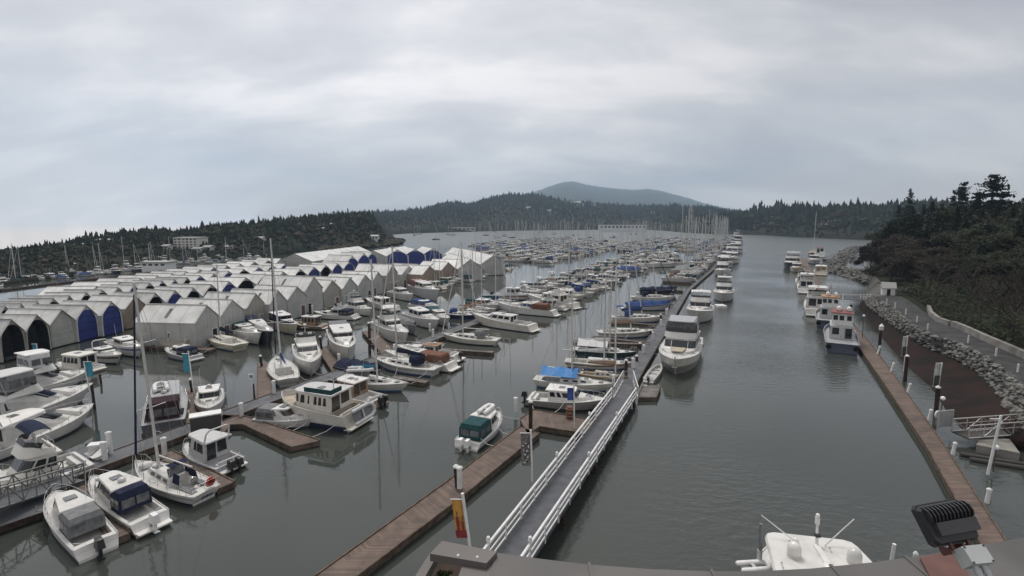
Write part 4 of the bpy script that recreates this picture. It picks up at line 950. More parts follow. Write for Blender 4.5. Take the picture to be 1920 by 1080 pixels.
DOORS = {2: 'doortarp', 3: 'doorblue', 4: 'doorblue', 5: None, 8: 'doorblue', 11: 'darkdoor_shade', 14: 'doorblue', 16: 'darkdoor_shade'}
def row1(i, p, rot, w_, q):
    dm = {2: 'doortarp', 3: 'doorblue', 4: 'doorblue', 7: 'doorblue', 10: 'doorblue', 12: 'doorblue', 13: 'doorblue', 15: 'doorblue', 17: 'doorblue', 18: 'doorblue'}.get(i, 'darkdoor_shade')
    nm = {'doortarp': 'with pale tarpaulin door', 'doorblue': 'with blue arched door', 'darkdoor_shade': 'with open dark arch'}[dm]
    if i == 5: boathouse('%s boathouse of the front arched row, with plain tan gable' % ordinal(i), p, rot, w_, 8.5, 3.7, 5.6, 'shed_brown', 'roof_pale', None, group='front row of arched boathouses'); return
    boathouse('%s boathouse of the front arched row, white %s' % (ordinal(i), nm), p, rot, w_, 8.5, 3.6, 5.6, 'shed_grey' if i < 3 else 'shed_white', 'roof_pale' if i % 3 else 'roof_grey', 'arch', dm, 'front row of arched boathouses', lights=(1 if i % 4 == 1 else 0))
peaks_row([(-34, 612), (19, 600), (67, 591), (114, 581), (160, 573), (207, 566), (252, 556), (290, 550), (327, 545), (361, 540), (395, 534), (428, 528), (460, 521), (496, 515), (530, 510), (562, 505), (588, 501), (610, 497), (632, 494), (654, 491)][1:], 5.6, 8.5, row1)
def row2(i, p, rot, w_, q):
    boathouse('%s low boathouse in the second arched row, behind the front row' % ordinal(i), p, rot, w_, 7.5, 3.4, 5.2, 'shed_grey' if i % 4 == 1 else 'shed_white', ('roof_pale', 'roof_grey', 'roof_pale')[i % 3], 'arch', 'doorblue' if i in (9, 12, 14, 16, 18, 20) else 'darkdoor_shade', 'second row of arched boathouses')
peaks_row([(-22, 581), (8, 575), (38, 570), (68, 566), (98, 560), (128, 555), (160, 549), (190, 544), (220, 539), (250, 535), (279, 531), (303, 527), (326, 524), (350, 521), (374, 517), (400, 513), (428, 509), (456, 505), (484, 501), (510, 498), (534, 495)], 5.2, 7.5, row2)
def row3(i, p, rot, w_, q):
    boathouse('%s pale gabled boathouse in the rearmost row near the breakwater' % ordinal(i), p, rot, w_, 9, 3.6, 5.4, 'shed_white', ('roof_pale', 'roof_pale', 'roof_grey')[i % 3], 'arch' if i % 3 else None, 'doorblue' if i in (4, 7, 10) else 'darkdoor_shade', 'rear row of boathouses')
peaks_row([(180, 537), (222, 529), (262, 522), (294, 517), (322, 513), (348, 509), (374, 505), (400, 501), (425, 498), (450, 495), (476, 491), (502, 488), (526, 485)], 5.4, 9, row3)
def cream(i, p, rot, w_, q):
    wd = [5.2, 5.6, 5.8, 5.2, 5.0, 6.2, 6.2, 5.4, 5.4, 6, 7, 6.0, 6, 7, 7, 6][i]; dmat = ('darkdoor_shade', 'doorbrown', 'greyhull', 'darkdoor_shade', 'doorbrown')[i % 5]
    boathouse('%s plain gabled boathouse with door, counted along the boathouse walkway' % ordinal(i), p, rot, min(w_ * 1.02, 9), 9.5 if i != 5 else 12, 4.0 if i not in (5, 10) else 5.0, 6.2 if i not in (5, 10) else 7.6, ('shed_cream', 'shed_cream', 'shed_grey', 'shed_cream')[i % 4] if i < 13 else 'shed_brown', 'roof_pale', 'plain', dmat, 'plain boathouses along the walkway', lights=(2 if i in (3, 7, 8) else 1), extra=(-1 if i % 2 else 1) * w_ * .28)
peaks_row([(386, 573), (434, 563), (478, 551), (520, 545), (556, 538), (588, 532), (622, 526), (655, 521), (684, 516), (708, 510), (735, 506), (766, 499), (784, 496), (805, 499), (840, 492), (862, 487)], 6.2, 9.5, cream, 1.0)
# long warehouse and blue-door sheds behind
def ridge_shed(label, pf, pb, ridge, eave, w_, door=None, dm='doorblue', walls='shed_cream', roofm='roof_pale', lights=0, group=None):
    a, b = W(*pf, ridge), W(*pb, ridge); d = a - b
    return boathouse(label, a, math.atan2(d.y, d.x), w_, d.length, eave, ridge, walls, roofm, door, dm, group, lights)
ridge_shed('long pale warehouse shed with ribbed roof behind the boathouses', (553, 476), (672, 462), 7, 4.2, 13, lights=5)
ridge_shed('pale warehouse shed with ribbed roof right of the long one', (700, 470), (758, 462), 6.5, 4.0, 12, lights=3)
for i, (x, y, bx, by, w_) in enumerate(((660, 480, 640, 474, 6), (682, 475, 664, 470, 6), (697, 473, 682, 467, 5.5), (745, 468, 800, 462, 9.5), (778, 467, 828, 462, 9.5), (811, 466, 856, 461, 9.5))):
    p = W(x, y, 7); r = math.atan2(-.8, .35) if i > 2 else math.atan2(-.5, .8)
    boathouse('%s tall white shed with blue arched door near the far basin' % ordinal(i), p, r, w_, 18 if i > 2 else 12, 4.2, 7, 'shed_white', 'roof_pale', 'arch', 'doorblue', 'blue arched sheds', 3 if i > 2 else 0)
for i, (x, y, bx, by, w_, mm) in enumerate(((925, 479, 884, 470, 9, 'shed_cream'), (882, 486, 842, 475, 8, 'shed_cream'), (898, 472, 850, 464, 8, 'shed_grey'))):
    ridge_shed('%s big gabled shed at the end of the boathouse rows' % ordinal(i), (x, y), (bx, by), 7, 4, w_, walls=mm, lights=2, group='end sheds')
# ------------------------------------------------------------------ right shore
NR = 40
edge = resample([W(x, y, -.15) for x, y in ((1612, 566), (1610, 578), (1630, 606), (1655, 640), (1697, 692), (1737, 728), (1768, 776), (1800, 812), (1850, 836), (1935, 850), (2060, 900))], NR)
rb = resample([W(x, y, 1.7) for x, y in ((1622, 561), (1627, 574), (1658, 597), (1690, 622), (1735, 650), (1790, 673), (1830, 694), (1866, 729), (1893, 770), (1935, 815), (2060, 870))], NR)
rt = resample([W(x, y, 3.7) for x, y in ((1640, 556), (1652, 563), (1682, 584), (1710, 607), (1752, 631), (1802, 644), (1850, 669), (1890, 700), (1926, 727), (1970, 765), (2090, 840))], NR)
rr = resample([W(x, y, 3.8) for x, y in ((1672, 553), (1692, 556), (1715, 571), (1738, 588), (1754, 603), (1792, 614), (1842, 638), (1918, 672), (1965, 702), (2015, 740), (2140, 815))], NR)
mud = []
for i in range(NR):
    row = []
    for k in range(7):
        u = k / 6; p = edge[i].lerp(rb[i], u); p.z += .25 * noise.noise(p * .35) * math.sin(math.pi * u); row.append(p)
    mud.append(row)
tag(sheet('tidal_bank', mud, 'mud').build('tidal_bank'), kind='structure')
tag(sheet('bank_slope', [[rb[i] - Vector((0, 0, .15)), rt[i] - Vector((0, 0, .2))] for i in range(NR)], 'rock2').build('bank_slope'), kind='structure')
tag(sheet('road', [[rt[i], rr[i]] for i in range(NR)], 'asphalt').build('road'), kind='structure')
def rocks(mb, p, r, m):
    n = 6; vs = []; ph = rnd.random() * 6
    for k, (rr_, zz_) in enumerate(((.75, -.4), (1.0, .0), (.62, .5))):
        for i in range(n): t = ph + 2 * math.pi * i / n; q = r * rr_ * rnd.uniform(.75, 1.2); vs.append((p.x + q * math.cos(t), p.y + q * math.sin(t), p.z + r * zz_ * rnd.uniform(.8, 1.2)))
    vs.append((p.x, p.y, p.z + r * .6)); fs = [(a * n + i, a * n + (i + 1) % n, a * n + n + (i + 1) % n, a * n + n + i) for a in (0, 1) for i in range(n)] + [(2 * n + i, 2 * n + (i + 1) % n, 3 * n) for i in range(n)]
    mb.add(vs, fs, m)
mb = MB()
for i in range(NR - 1):
    l = (rb[i] - rb[i + 1]).length
    for k in range(int(46 * max(1, l * .55))):
        u, v = rnd.random(), rnd.random(); p = rb[i].lerp(rb[i + 1], u).lerp(rt[i].lerp(rt[i + 1], u), v * 1.02 - .01); rocks(mb, p, rnd.choice((.14, .18, .22, .28, .34, .44)), rnd.choice(('rock', 'rock', 'rock2')))
tag(mb.build('riprap_stones'), 'grey riprap stones heaped between the dark tidal bank and the road', 'riprap', kind='stuff')
# kerb line of shrubs is bare: white bollards along the road
for i, (x, y, ty) in enumerate(((1662, 571, 561), (1678, 578, 568), (1698, 590, 580), (1719, 604, 594), (1739, 619, 608), (1815, 643, 630), (1867, 668, 654), (1908, 698, 684))):
    p = W(x, y, 3.75); t = WZ(x + 1.5, ty, p.y); r_ = empty('road_bollard', p); tag(r_, '%s white bollard along the sea side of the road, counting nearer' % ordinal(i), 'bollard', 'white bollards along the road')
    MB().tube((0, 0, 0), (0, 0, t.z - 3.75), .09, 'whitepaint', 8).build('post', r_); MB().lathe([(.09, 0), (.11, .04), (.03, .12)], (0, 0, t.z - 3.75), 'pilecap', 8).build('cap', r_)
# retaining walls
def ret_wall(label, pts, h, th=.5):
    P = [W(x, y, 3.7) for x, y in pts]; mb = MB(); Q = []
    for i, p in enumerate(P):
        a, b = P[max(0, i - 1)], P[min(len(P) - 1, i + 1)]; d = (b - a).normalized(); Q.append(p + Vector((-d.y, d.x, 0)) * th)
    n = len(P); lo = P + Q[::-1]; o = mb.prism(lo, [(p.x, p.y, p.z + h) for p in lo], 'concrete').build('retaining_wall'); return tag(o, label, 'wall')
ret_wall('long pale concrete retaining wall along the inner side of the road', [(1782, 613), (1800, 620), (1842, 640), (1918, 674), (1968, 706), (2020, 745)], .9)
ret_wall('short curved pale retaining wall at the bend below the bare tree', [(1737, 580), (1741, 592), (1755, 604), (1777, 612)], .8)
ret_wall('low pale wall along the upper bend of the road', [(1718, 556), (1738, 562), (1760, 573)], .5)
# wooded ground behind the road
gr = []
far = [W(1702, 456, 3.6), W(1640, 480, 3.6), W(1630, 505, 3.6), W(1648, 530, 3.7), W(1668, 545, 3.75)] + [p.copy() for p in rr]
for p in far:
    row = []
    for k, d in enumerate((0, 2, 6, 14, 30, 60, 110, 180, 280)):
        q = p + Vector((d * .96, d * .28, 0)); q.z = 3.55 + .45 * min(d, 3) / 3 + .045 * d + .5 * noise.noise(q * .08) * min(1, d / 8); row.append(q)
    gr.append(row)
tag(sheet('hillside', gr, 'soil').build('hillside'), kind='structure')
sk = []
skirt = [W(1702, 459, -.2), W(1632, 482, -.2), W(1620, 507, -.2), W(1630, 533, -.2), W(1612, 566, -.2)]; top_ = [far[0], far[1], far[2], far[3], rt[0]]
for a, b in zip(resample(skirt, 16), resample(top_, 16)): sk.append([a, a.lerp(b, .5) + Vector((0, 0, .3)), b, b + Vector((6, 2, .1))])
tag(sheet('shore_slope', sk, 'rock2').build('shore_slope'), kind='structure')
gp = [W(x, y, 4.25) for x, y in ((1690, 553), (1712, 548), (1755, 560), (1800, 590), (1770, 600), (1742, 578), (1716, 562))]

# breakwater
mb = MB(); body = MB()
for P in ([(1552, 508), (1575, 490), (1596, 470), (1606, 466)], [(1560, 508), (1598, 514), (1630, 524), (1650, 532)]):
    pts = resample([W(x, y, 0) for x, y in P], 26)
    for i, p in enumerate(pts):
        wd = 3.6 if i > 2 else 2.2
        for k in range(16):
            a = rnd.uniform(-1, 1); q = p + Vector((a * wd * 1.5, rnd.uniform(-2, 2), 0)); q.z = 1.7 * (1 - a * a); rocks(mb, q, rnd.uniform(.4, 1.0), rnd.choice(('rock', 'rock2', 'rock')))
    n = len(pts); G_ = [[p + Vector((-5.2, 0, -.4)), p + Vector((-2, 0, 1.2)), p + Vector((2, 0, 1.2)), p + Vector((5.2, 0, -.4))] for p in pts]
    tag(sheet('breakwater', G_, 'rock2').build('breakwater_core'), kind='structure')
tag(mb.build('breakwater_stones'), 'pale grey breakwater of heaped stones beyond the moored yachts', 'breakwater', kind='stuff')
l_, r_ = straight(W(1556, 488, .6), W(1590, 471, .6), 6); dock('grey floating breakwater dock moored behind the blue hulled yacht', l_, r_, 1.0, 'concretedeck', fth=.9)
# hut, white rails, footbridge
p = W(1664, 554, 3.6); hut = empty('waterside_hut', p, -.5); hut.scale = (.66, .66, .72); tag(hut, 'small white gabled hut under the brown trees by the road', 'hut')
MB().prism([(-1.6, -1.6, 0), (1.6, -1.6, 0), (1.6, 1.6, 0), (-1.6, 1.6, 0)], [(-1.6, -1.6, 2.4), (1.6, -1.6, 2.4), (1.6, 1.6, 2.4), (-1.6, 1.6, 2.4)], 'whitepaint').build('wall', hut)
MB().add([(-1.9, -1.9, 2.3), (1.9, -1.9, 2.3), (1.9, 1.9, 2.3), (-1.9, 1.9, 2.3), (-1.9, 0, 3.9), (1.9, 0, 3.9)], [(0, 1, 5, 4), (2, 3, 4, 5), (0, 4, 3), (1, 2, 5), (0, 3, 2, 1)], 'roof_pale').build('roof', hut)
MB().box((0, -1.62, 1.0), (.9, .05, 2.0), 'darkdoor_shade').build('door', hut)
r_ = empty('white_fence', W(1613, 561, 2.4)); tag(r_, 'white rail fence at the head of the far footbridge', 'fence'); a, b = Vector(), W(1668, 560, 2.4) - W(1613, 561, 2.4); mb = MB()
for h in (.5, 1.0): mb.tube(a + Vector((0, 0, h)), b + Vector((0, 0, h)), .06, 'whitepaint', 5)
for i in range(10): mb.box(a.lerp(b, i / 9) + Vector((0, 0, .5)), (.14, .14, 1.1), 'whitepaint')
mb.build('rail', r_)
p0, p1 = W(1548, 560, .9), W(1614, 561, 1.8); truss('far grey footbridge crossing from right dock to the white fence', p0, p1, 1.4, .9, 'greyhull', 8, 'footbridge')
bx = empty('parked_car', W(1712, 552, 3.75), .1); tag(bx, 'small dark blue car parked at the top bend of the road', 'car')
MB().prism(outline(-2, 2, 1.6, 1.6, .3, .4), outline(-2, 1.95, 1.6, 1.55, .85, .4), 'navy').build('body', bx); MB().prism(outline(-1.5, .8, 1.45, 1.4, .85), outline(-1.1, .3, 1.2, 1.2, 1.4), 'glass', 'navy').build('cabin', bx)
for x in (-1.25, 1.25):
    for y in (-.75, .75): MB().lathe([(.01, -.1), (.3, -.1), (.32, 0), (.3, .1), (.01, .1)], (x, y, .32), 'rubber', 10, 'y').build('wheel', bx)
wr = empty('white_kiosk', W(1650, 640, .5)); wr.scale = (.55, .55, .75); tag(wr, 'small white roofed gauge box on piles behind the blue workboat', 'kiosk'); MB().box((0, 0, 1.2), (.3, .3, 2.4), 'pilewood').build('post', wr); MB().box((0, 0, 2.8), (.8, .8, .8), 'whitepaint').build('box', wr); MB().lathe([(.75, 0), (.05, .55)], (0, 0, 3.2), 'whitepaint', 4).build('roof', wr)
# ------------------------------------------------------------------ trees near the right shore
def conifer_mesh(seed, h=20., loose=1.0, m=('needle', 'needle2', 'needle3'), dens=1.0):
    r = random.Random(seed); mb = MB(); n = int(44 * dens)
    for i in range(n):
        u = i / n; z = h * (.10 + .88 * u); L = h * .24 * (1 - u) ** .75 * r.uniform(.6, 1.2) * loose + .35
        k = max(4, int((9 - 4 * u)))
        if r.random() < .12 * loose: continue
        for j in range(k):
            a = r.random() * 6.28; ln = L * r.uniform(.55, 1.15); d = Vector((math.cos(a), math.sin(a), -.22 * r.uniform(.2, 1.5) + .35 * u)); s = Vector((-math.sin(a), math.cos(a), 0)); q = int(4 + ln * 2.2)
            for w_ in range(q):
                t = (w_ + .6) / q; c = Vector((0, 0, z)) + d * ln * t; wd = ln * .24 * (1.15 - t) + .16; dr = Vector((0, 0, -.12 - .22 * r.random())); o = s * r.uniform(-.25, .25) * ln * .6
                c = c + o; e1 = s * wd * r.uniform(.5, 1.2) + dr * r.uniform(.2, 1.5); e2 = d * (.28 * ln / q * 3) + Vector((0, 0, r.uniform(-.2, .25)))
                mb.add([c - e1, c + e2, c + e1 + dr * .4, c - e2 * .4 + dr], [(0, 1, 2, 3)], m[r.randrange(len(m))])
    return mb
def trunk_mesh(h, r0, m='bark'):
    return MB().tube((0, 0, -1.5), (0, 0, h * .55), r0, m, 8, r0 * .6).tube((0, 0, h * .55), (.15, 0, h * .97), r0 * .6, m, 6, .04)
def limb(mb, r, p, d, ln, rad, dep, m, tips, spread=.55, up=.12):
    n = 2; q = p
    for i in range(n):
        d = (d + Vector((r.uniform(-.22, .22), r.uniform(-.22, .22), r.uniform(-.05, .2) * up * 4))).normalized(); q2 = q + d * ln / n; mb.tube(q, q2, rad * (1 - .25 * i), m, 4 if dep < 3 else 6, rad * (1 - .25 * (i + 1))); q = q2
    if dep == 0: tips.append((q, d)); return
    for k in range(3 if dep > 1 else 4):
        ax = Vector((r.uniform(-1, 1), r.uniform(-1, 1), r.uniform(-.35, .6))); nd_ = (d + ax * spread * 1.3).normalized(); limb(mb, r, q - d * ln * r.uniform(0, .45), nd_, ln * r.uniform(.55, .8), rad * .55, dep - 1, m, tips, spread, up)
def broad_meshes(seed, h=14., leaf=('leafbrown',), nleaf=10, bark='bark', ls=.5, dep=3, wide=1.0, twigm='twig'):
    r = random.Random(seed); tr = MB(); cr = MB(); tips = []
    tr.tube((0, 0, -1.5), (r.uniform(-.3, .3), 0, h * .3), h * .022, bark, 8, h * .016)
    tr.tube((0, 0, h * .3), (r.uniform(-.2, .2), r.uniform(-.2, .2), h * .72), h * .016, bark, 6, h * .006)
    for k in range(11):
        a = k * 2.4 + r.random(); u = k / 10; limb(cr, r, Vector((0, 0, h * (.18 + .5 * u))), Vector((math.cos(a) * wide, math.sin(a) * wide, .35 + .9 * u)).normalized(), h * (.24 - .08 * u), h * (.012 if bark == 'barkpale' else .009), dep - (1 if k % 2 else 0), twigm, tips)
    for q, d in tips:
        for j in range(nleaf):
            c = q + Vector((r.gauss(0, 1), r.gauss(0, 1), r.gauss(0, .75))) * h * .045; a = Vector((r.uniform(-1, 1), r.uniform(-1, 1), r.uniform(-1, 1))).normalized(); b = a.orthogonal().normalized(); s = ls * r.uniform(.5, 1.3)
            cr.add([c - a * s, c + b * s * .6, c + a * s, c - b * s * .6], [(0, 1, 2, 3)], leaf[r.randrange(len(leaf))])
        if leaf == ('twig',):
            pass
    return tr, cr
PROTO = {}
def tree_proto(kind, v):
    k = (kind, v)
    if k in PROTO: return PROTO[k]
    if kind == 'pine': cr, tr = conifer_mesh(v + 3, 20, 1.25, dens=.85), trunk_mesh(20, .34)
    elif kind == 'conifer': cr, tr = conifer_mesh(v + 11, 20, 1.0, dens=1.1), trunk_mesh(20, .3)
    elif kind == 'bare': tr, cr = broad_meshes(v + 21, 14, ('twig',), 3, 'barkpale', .15, 3, twigm='barkpale')
    elif kind == 'brown': tr, cr = broad_meshes(v + 31, 14, ('leafbrown', 'twig', 'leafbrown'), 40, 'bark', .22, 3)
    else: tr, cr = broad_meshes(v + 41, 14, ('leafolive', 'leafbrown', 'needle2', 'leafolive'), 42, 'bark', .26, 3)
    PROTO[k] = (tr.mesh('trunk'), cr.mesh('crown'), 20. if kind in ('pine', 'conifer') else 14.); return PROTO[k]
TREEN = {}
def plant_tree(kind, x, ty, Z, gz=4., wid=1.0, label=None, name=None):
    p = WZ(x, 500, Z); top = WZ(x, ty, Z); h = top.z - gz; v = len(TREEN.setdefault(kind, [])) % 3; TREEN[kind].append(1)
    tm, cm, H0 = tree_proto(kind, v); root = empty(name or {'pine': 'pine_tree', 'conifer': 'conifer_tree', 'bare': 'bare_tree', 'brown': 'brown_tree', 'olive': 'broadleaf_tree'}[kind], (p.x, p.y, gz), rnd.random() * 6.28)
    for n_, me in (('trunk', tm), ('crown', cm)):
        o = bpy.data.objects.new(n_, me); C.objects.link(o); o.parent = root
    s = h / H0 / (1.0 if kind in ('pine', 'conifer') else 1.0); root.scale = (s * wid, s * wid, s); tag(root, label, 'tree', 'trees of the wooded right shore'); return root
nth = {}
def tl(kind, fmt):
    nth[kind] = nth.get(kind, -1) + 1; return fmt % ordinal(nth[kind])
plant_tree('conifer', 1845, 321, 150, wid=1.75, label='tallest broad conifer rising above the right skyline'); plant_tree('conifer', 1790, 337, 165, wid=1.2, label='tall conifer left of the tallest broad conifer')
plant_tree('pine', 1774, 352, 172, wid=.8, label='slightly shorter pine pressed against the tall left conifer'); plant_tree('pine', 1693, 349, 210, wid=.55, label='lone ragged conifer spike standing above the far right wood'); plant_tree('pine', 1816, 352, 150, wid=1.4, label='dark pine filling the gap left of the tallest conifer')
for x, ty, Z in ((1735, 374, 185), (1755, 378, 170), (1720, 380, 200), (1880, 372, 145), (1905, 366, 135), (1930, 360, 125), (1700, 384, 205), (1675, 382, 220), (1865, 362, 155), (1950, 350, 120)):
    plant_tree('conifer', x, ty, Z, label=tl('c', '%s dark conifer in the wood behind the bare shore trees'))
for x, ty, Z in ((1650, 432, 165), (1690, 415, 160), (1725, 405, 158), (1765, 398, 152), (1805, 392, 142), (1848, 392, 132), (1890, 390, 122), (1930, 385, 112), (1785, 430, 122), (1828, 425, 112), (1870, 430, 104), (1915, 425, 96), (1745, 440, 128), (1850, 470, 92), (1905, 480, 84), (1960, 440, 90), (1800, 475, 100)):
    plant_tree('olive', x, ty, Z, wid=1.15, label=tl('o', '%s dense olive broadleaf tree on the wooded right slope'))
for x, ty, Z in ((1712, 398, 160), (1748, 392, 150), (1782, 384, 140), (1826, 388, 128), (1858, 378, 124), (1885, 386, 116), (1912, 378, 108), (1800, 404, 124), (1842, 412, 110), (1760, 418, 128), (1900, 410, 96), (1730, 424, 132), (1940, 392, 98), (1872, 428, 98)):
    plant_tree('conifer', x, ty, Z, wid=.95, label=tl('u', '%s upright conifer standing among the olive trees on the slope'))
for x, ty, Z in ((1632, 462, 150), (1660, 448, 140), (1688, 440, 136), (1718, 448, 126), (1672, 470, 126), (1700, 470, 118), (1738, 462, 116)):
    plant_tree('brown', x, ty, Z, gz=3.5, wid=1.25, label=tl('b', '%s brown leafed tree crowding the point by the hut'))
for x, ty, Z in ((1762, 470, 93), (1826, 490, 82), (1850, 530, 74), (1884, 510, 68), (1915, 515, 62), (1945, 500, 58), (1740, 500, 104)):
    plant_tree('bare', x, ty, Z, gz=4.6, wid=1.1, label=tl('t', '%s leafless grey tree standing behind the retaining wall'))
und = MB()
for i in range(15000):
    k = rnd.randrange(5, len(far) - 1); d = 1.5 + 45 * rnd.random() ** 1.6; p = far[k].lerp(far[k + 1], rnd.random()) + Vector((d * .96, d * .28, 0)); p.z = 4 + .045 * d + rnd.random() ** 1.5 * 3.4 * (.6 + .8 * noise.noise(p * .15)); a = Vector((rnd.uniform(-1, 1), rnd.uniform(-1, 1), rnd.uniform(-.6, .9))).normalized() * rnd.uniform(.12, .36); b = a.orthogonal().normalized() * rnd.uniform(.10, .26)
    und.add([p - a, p + b, p + a, p - b], [(0, 1, 2, 3)], rnd.choice(('leafolive', 'leafbrown', 'needle2', 'leafgreen')))
tag(und.build('undergrowth'), 'dark tangled undergrowth below the trees on the right slope', 'undergrowth', kind='stuff')
# ------------------------------------------------------------------ far woods and hills
def interp(P, x):
    for (x0, y0), (x1, y1) in zip(P, P[1:]):
        if x <= x1: return y0 + (y1 - y0) * (x - x0) / (x1 - x0)
    return P[-1][1]
def far_tree(mb, p, h, w_, kind):
    if kind < 4:
        m = ('needle', 'needle3', 'needle2', 'needle')[kind]; vs = []; n = 5; ph = rnd.random() * 6; T = 3
        for t in range(T):
            zb = h * (.12 + .26 * t); zt = min(h, zb + h * .46); o = len(vs); vs.append((p.x + rnd.uniform(-.1, .1) * w_, p.y, p.z + zt))
            for i in range(n): a = ph + t + 2 * math.pi * i / n; r = w_ * .5 * (1 - .27 * t) * rnd.uniform(.6, 1.25); vs.append((p.x + r * math.cos(a), p.y + r * math.sin(a), p.z + zb + h * rnd.uniform(-.05, .05)))
        mb.add(vs, [(t * (n + 1), t * (n + 1) + 1 + i, t * (n + 1) + 1 + (i + 1) % n) for t in range(T) for i in range(n)], m)
    else:
        m = ('leafbrown', 'leafolive', 'twig', 'leafolive')[kind - 4]; vs = []; n = 6; R3 = ((.35, .15), (.55, .4), (.5, .65), (.25, .88))
        for r, z in R3:
            for i in range(n): a = 2 * math.pi * i / n + rnd.uniform(-.3, .3); q = w_ * r * rnd.uniform(.7, 1.35); vs.append((p.x + q * math.cos(a), p.y + q * math.sin(a), p.z + h * (z + rnd.uniform(-.07, .07))))
        vs.append((p.x, p.y, p.z + h)); fs = [(a * n + i, a * n + (i + 1) % n, a * n + n + (i + 1) % n, a * n + n + i) for a in range(3) for i in range(n)] + [(3 * n + i, 3 * n + (i + 1) % n, 4 * n) for i in range(n)]
        mb.add(vs, fs, m)
GRIDS = []
def proj(p):
    y, z = p.y, p.z - HC; dz = y * math.cos(PIT) - z * math.sin(PIT); return 960 + FPX * p.x / dz, 540 - FPX * (y * math.sin(PIT) + z * math.cos(PIT)) / dz
def ground_at(x, y, gi):
    best = None
    for r in GRIDS[gi]:
        for q in r[2:-2]:
            a, b = proj(q); d = (a - x) ** 2 + (b - y) ** 2
            if best is None or d < best[0]: best = (d, q)
    return best[1]
def wood(name, label, base, skyl, depth, tpx, ntree, brown=.2, lip=.0, rows=7, conv=.8, mtl='farwood', low=.3):
    xs = [base[0][0] + (base[-1][0] - base[0][0]) * i / 44 for i in range(45)]; grid = []
    for x in xs:
        s = W(x, interp(base, x), 0.); D = s.y + depth; t = WZ(x, interp(skyl, x) + tpx, D); t.z = max(t.z, 2.0); row = [s + Vector((0, 0, -.4)), s + Vector((0, .6, .8))]
        for k in range(1, rows + 1): u = k / rows; q = s.lerp(t, u); q.z = 1.0 + (t.z - 1.0) * u ** conv; row.append(q)
        row.append(t + Vector((0, depth * .4, -t.z * .35))); row.append(t + Vector((0, depth * .8, -t.z - .5))); grid.append(row)
    tag(sheet(name, grid, mtl).build(name + '_ground'), kind='structure'); mb = MB(); GRIDS.append(grid)
    for i in range(ntree):
        k = rnd.random() * (len(xs) - 1.001); a = int(k); f = k - a; u = rnd.random() ** .8 if i % 5 else 1.0; r = 1 + u * (rows); b = int(r); g = r - b
        b = min(b, rows); p = (grid[a][b].lerp(grid[a + 1][b], f)).lerp(grid[a][b + 1].lerp(grid[a + 1][b + 1], f), g) if b < rows + 1 else grid[a][b].copy(); sc_ = p.y / FPX
        br = rnd.random() < brown * (1.6 - 1.3 * u)
        big = 1.0 + (.45 if rnd.random() < .08 else 0) + .25 * noise.noise(Vector((p.x * .02, p.y * .02, 3)))
        h = tpx * sc_ * rnd.uniform(.6, 1.15) * big * (low + (1 - low) * min(1, u * 2.5)) * (.75 if br else 1); far_tree(mb, p - Vector((0, 0, .05 * h)), h, h * (.95 if br else rnd.uniform(.40, .62)), rnd.randrange(4, 8) if br else rnd.randrange(0, 4))
    tag(mb.build(name), label, 'forest', kind='stuff')
wood('left_wood', 'dark mixed forest covering the low shore behind the left boat moorings', [(-140, 552), (0, 536), (140, 517), (270, 499), (380, 487), (470, 483), (560, 474), (640, 468), (720, 462)],
     [(-140, 482), (0, 463), (60, 455), (110, 448), (150, 440), (200, 431), (230, 425), (300, 420), (330, 428), (380, 419), (430, 411), (500, 407), (560, 400), (620, 396), (690, 393), (705, 400), (720, 440)], 110, 13, 4200, .3, low=.6)
bw = MB()
for i in range(420):
    u = rnd.random(); p = W(600 + 155 * u, interp([(600, 474), (755, 459)], 600 + 155 * u) - rnd.random() * 7, 0); p.z = 0.; far_tree(bw, p, rnd.uniform(2.0, 3.6), 5, rnd.randrange(4, 8))
tag(bw.build('point_shrubs'), 'low brown shrubs covering the point beyond the warehouse sheds', 'shrubs', kind='stuff')
wood('far_wood', 'hazy forested hill with scattered houses across the far basin', [(600, 446), (690, 444), (760, 438), (860, 435), (960, 432.5), (1100, 431), (1200, 430), (1250, 433), (1290, 437), (1380, 440), (1460, 441)],
     [(600, 399), (690, 393), (760, 391), (790, 388), (830, 376), (850, 374), (880, 378), (900, 371), (955, 357), (1000, 360), (1050, 370), (1100, 376), (1180, 381), (1250, 381), (1320, 383), (1390, 392), (1460, 400)], 700, 8, 8000, .14, conv=.9)
wood('right_wood', 'dark conifer forest along the shore across the channel at right', [(1340, 440), (1385, 438), (1440, 441), (1500, 445), (1600, 449), (1700, 453), (1800, 457), (1990, 466)],
     [(1340, 398), (1385, 394), (1420, 384), (1460, 379), (1530, 379), (1560, 381), (1600, 378), (1650, 376), (1700, 374), (1760, 372), (1830, 378), (1990, 384)], 150, 17, 3400, .12)
mt = [(900, 384), (960, 368), (1000, 360), (1015, 355), (1040, 346), (1058, 341), (1075, 340), (1095, 345), (1115, 349), (1160, 354), (1190, 356), (1215, 354), (1240, 358), (1262, 364), (1290, 371), (1320, 381), (1360, 390), (1410, 398)]
grid = []
for i in range(150):
    x = 900 + 510 * i / 149; t = WZ(x, interp(mt, x) + .8 * noise.noise(Vector((x * .15, 0, 0))) + .8 * noise.noise(Vector((x * .5, 3, 0))), 6200); row = []
    for k in range(9): u = k / 8; q = Vector((t.x * (.42 + .58 * u), 2600 + 3600 * u, t.z * u ** .85 + 30 * noise.noise(Vector((x * .03, u * 4, 5))) * math.sin(math.pi * u))); row.append(q)
    row.append(t + Vector((0, 500, -t.z))); grid.append(row)
tag(sheet('mountain', grid, 'mountain').build('mountain'), kind='structure')
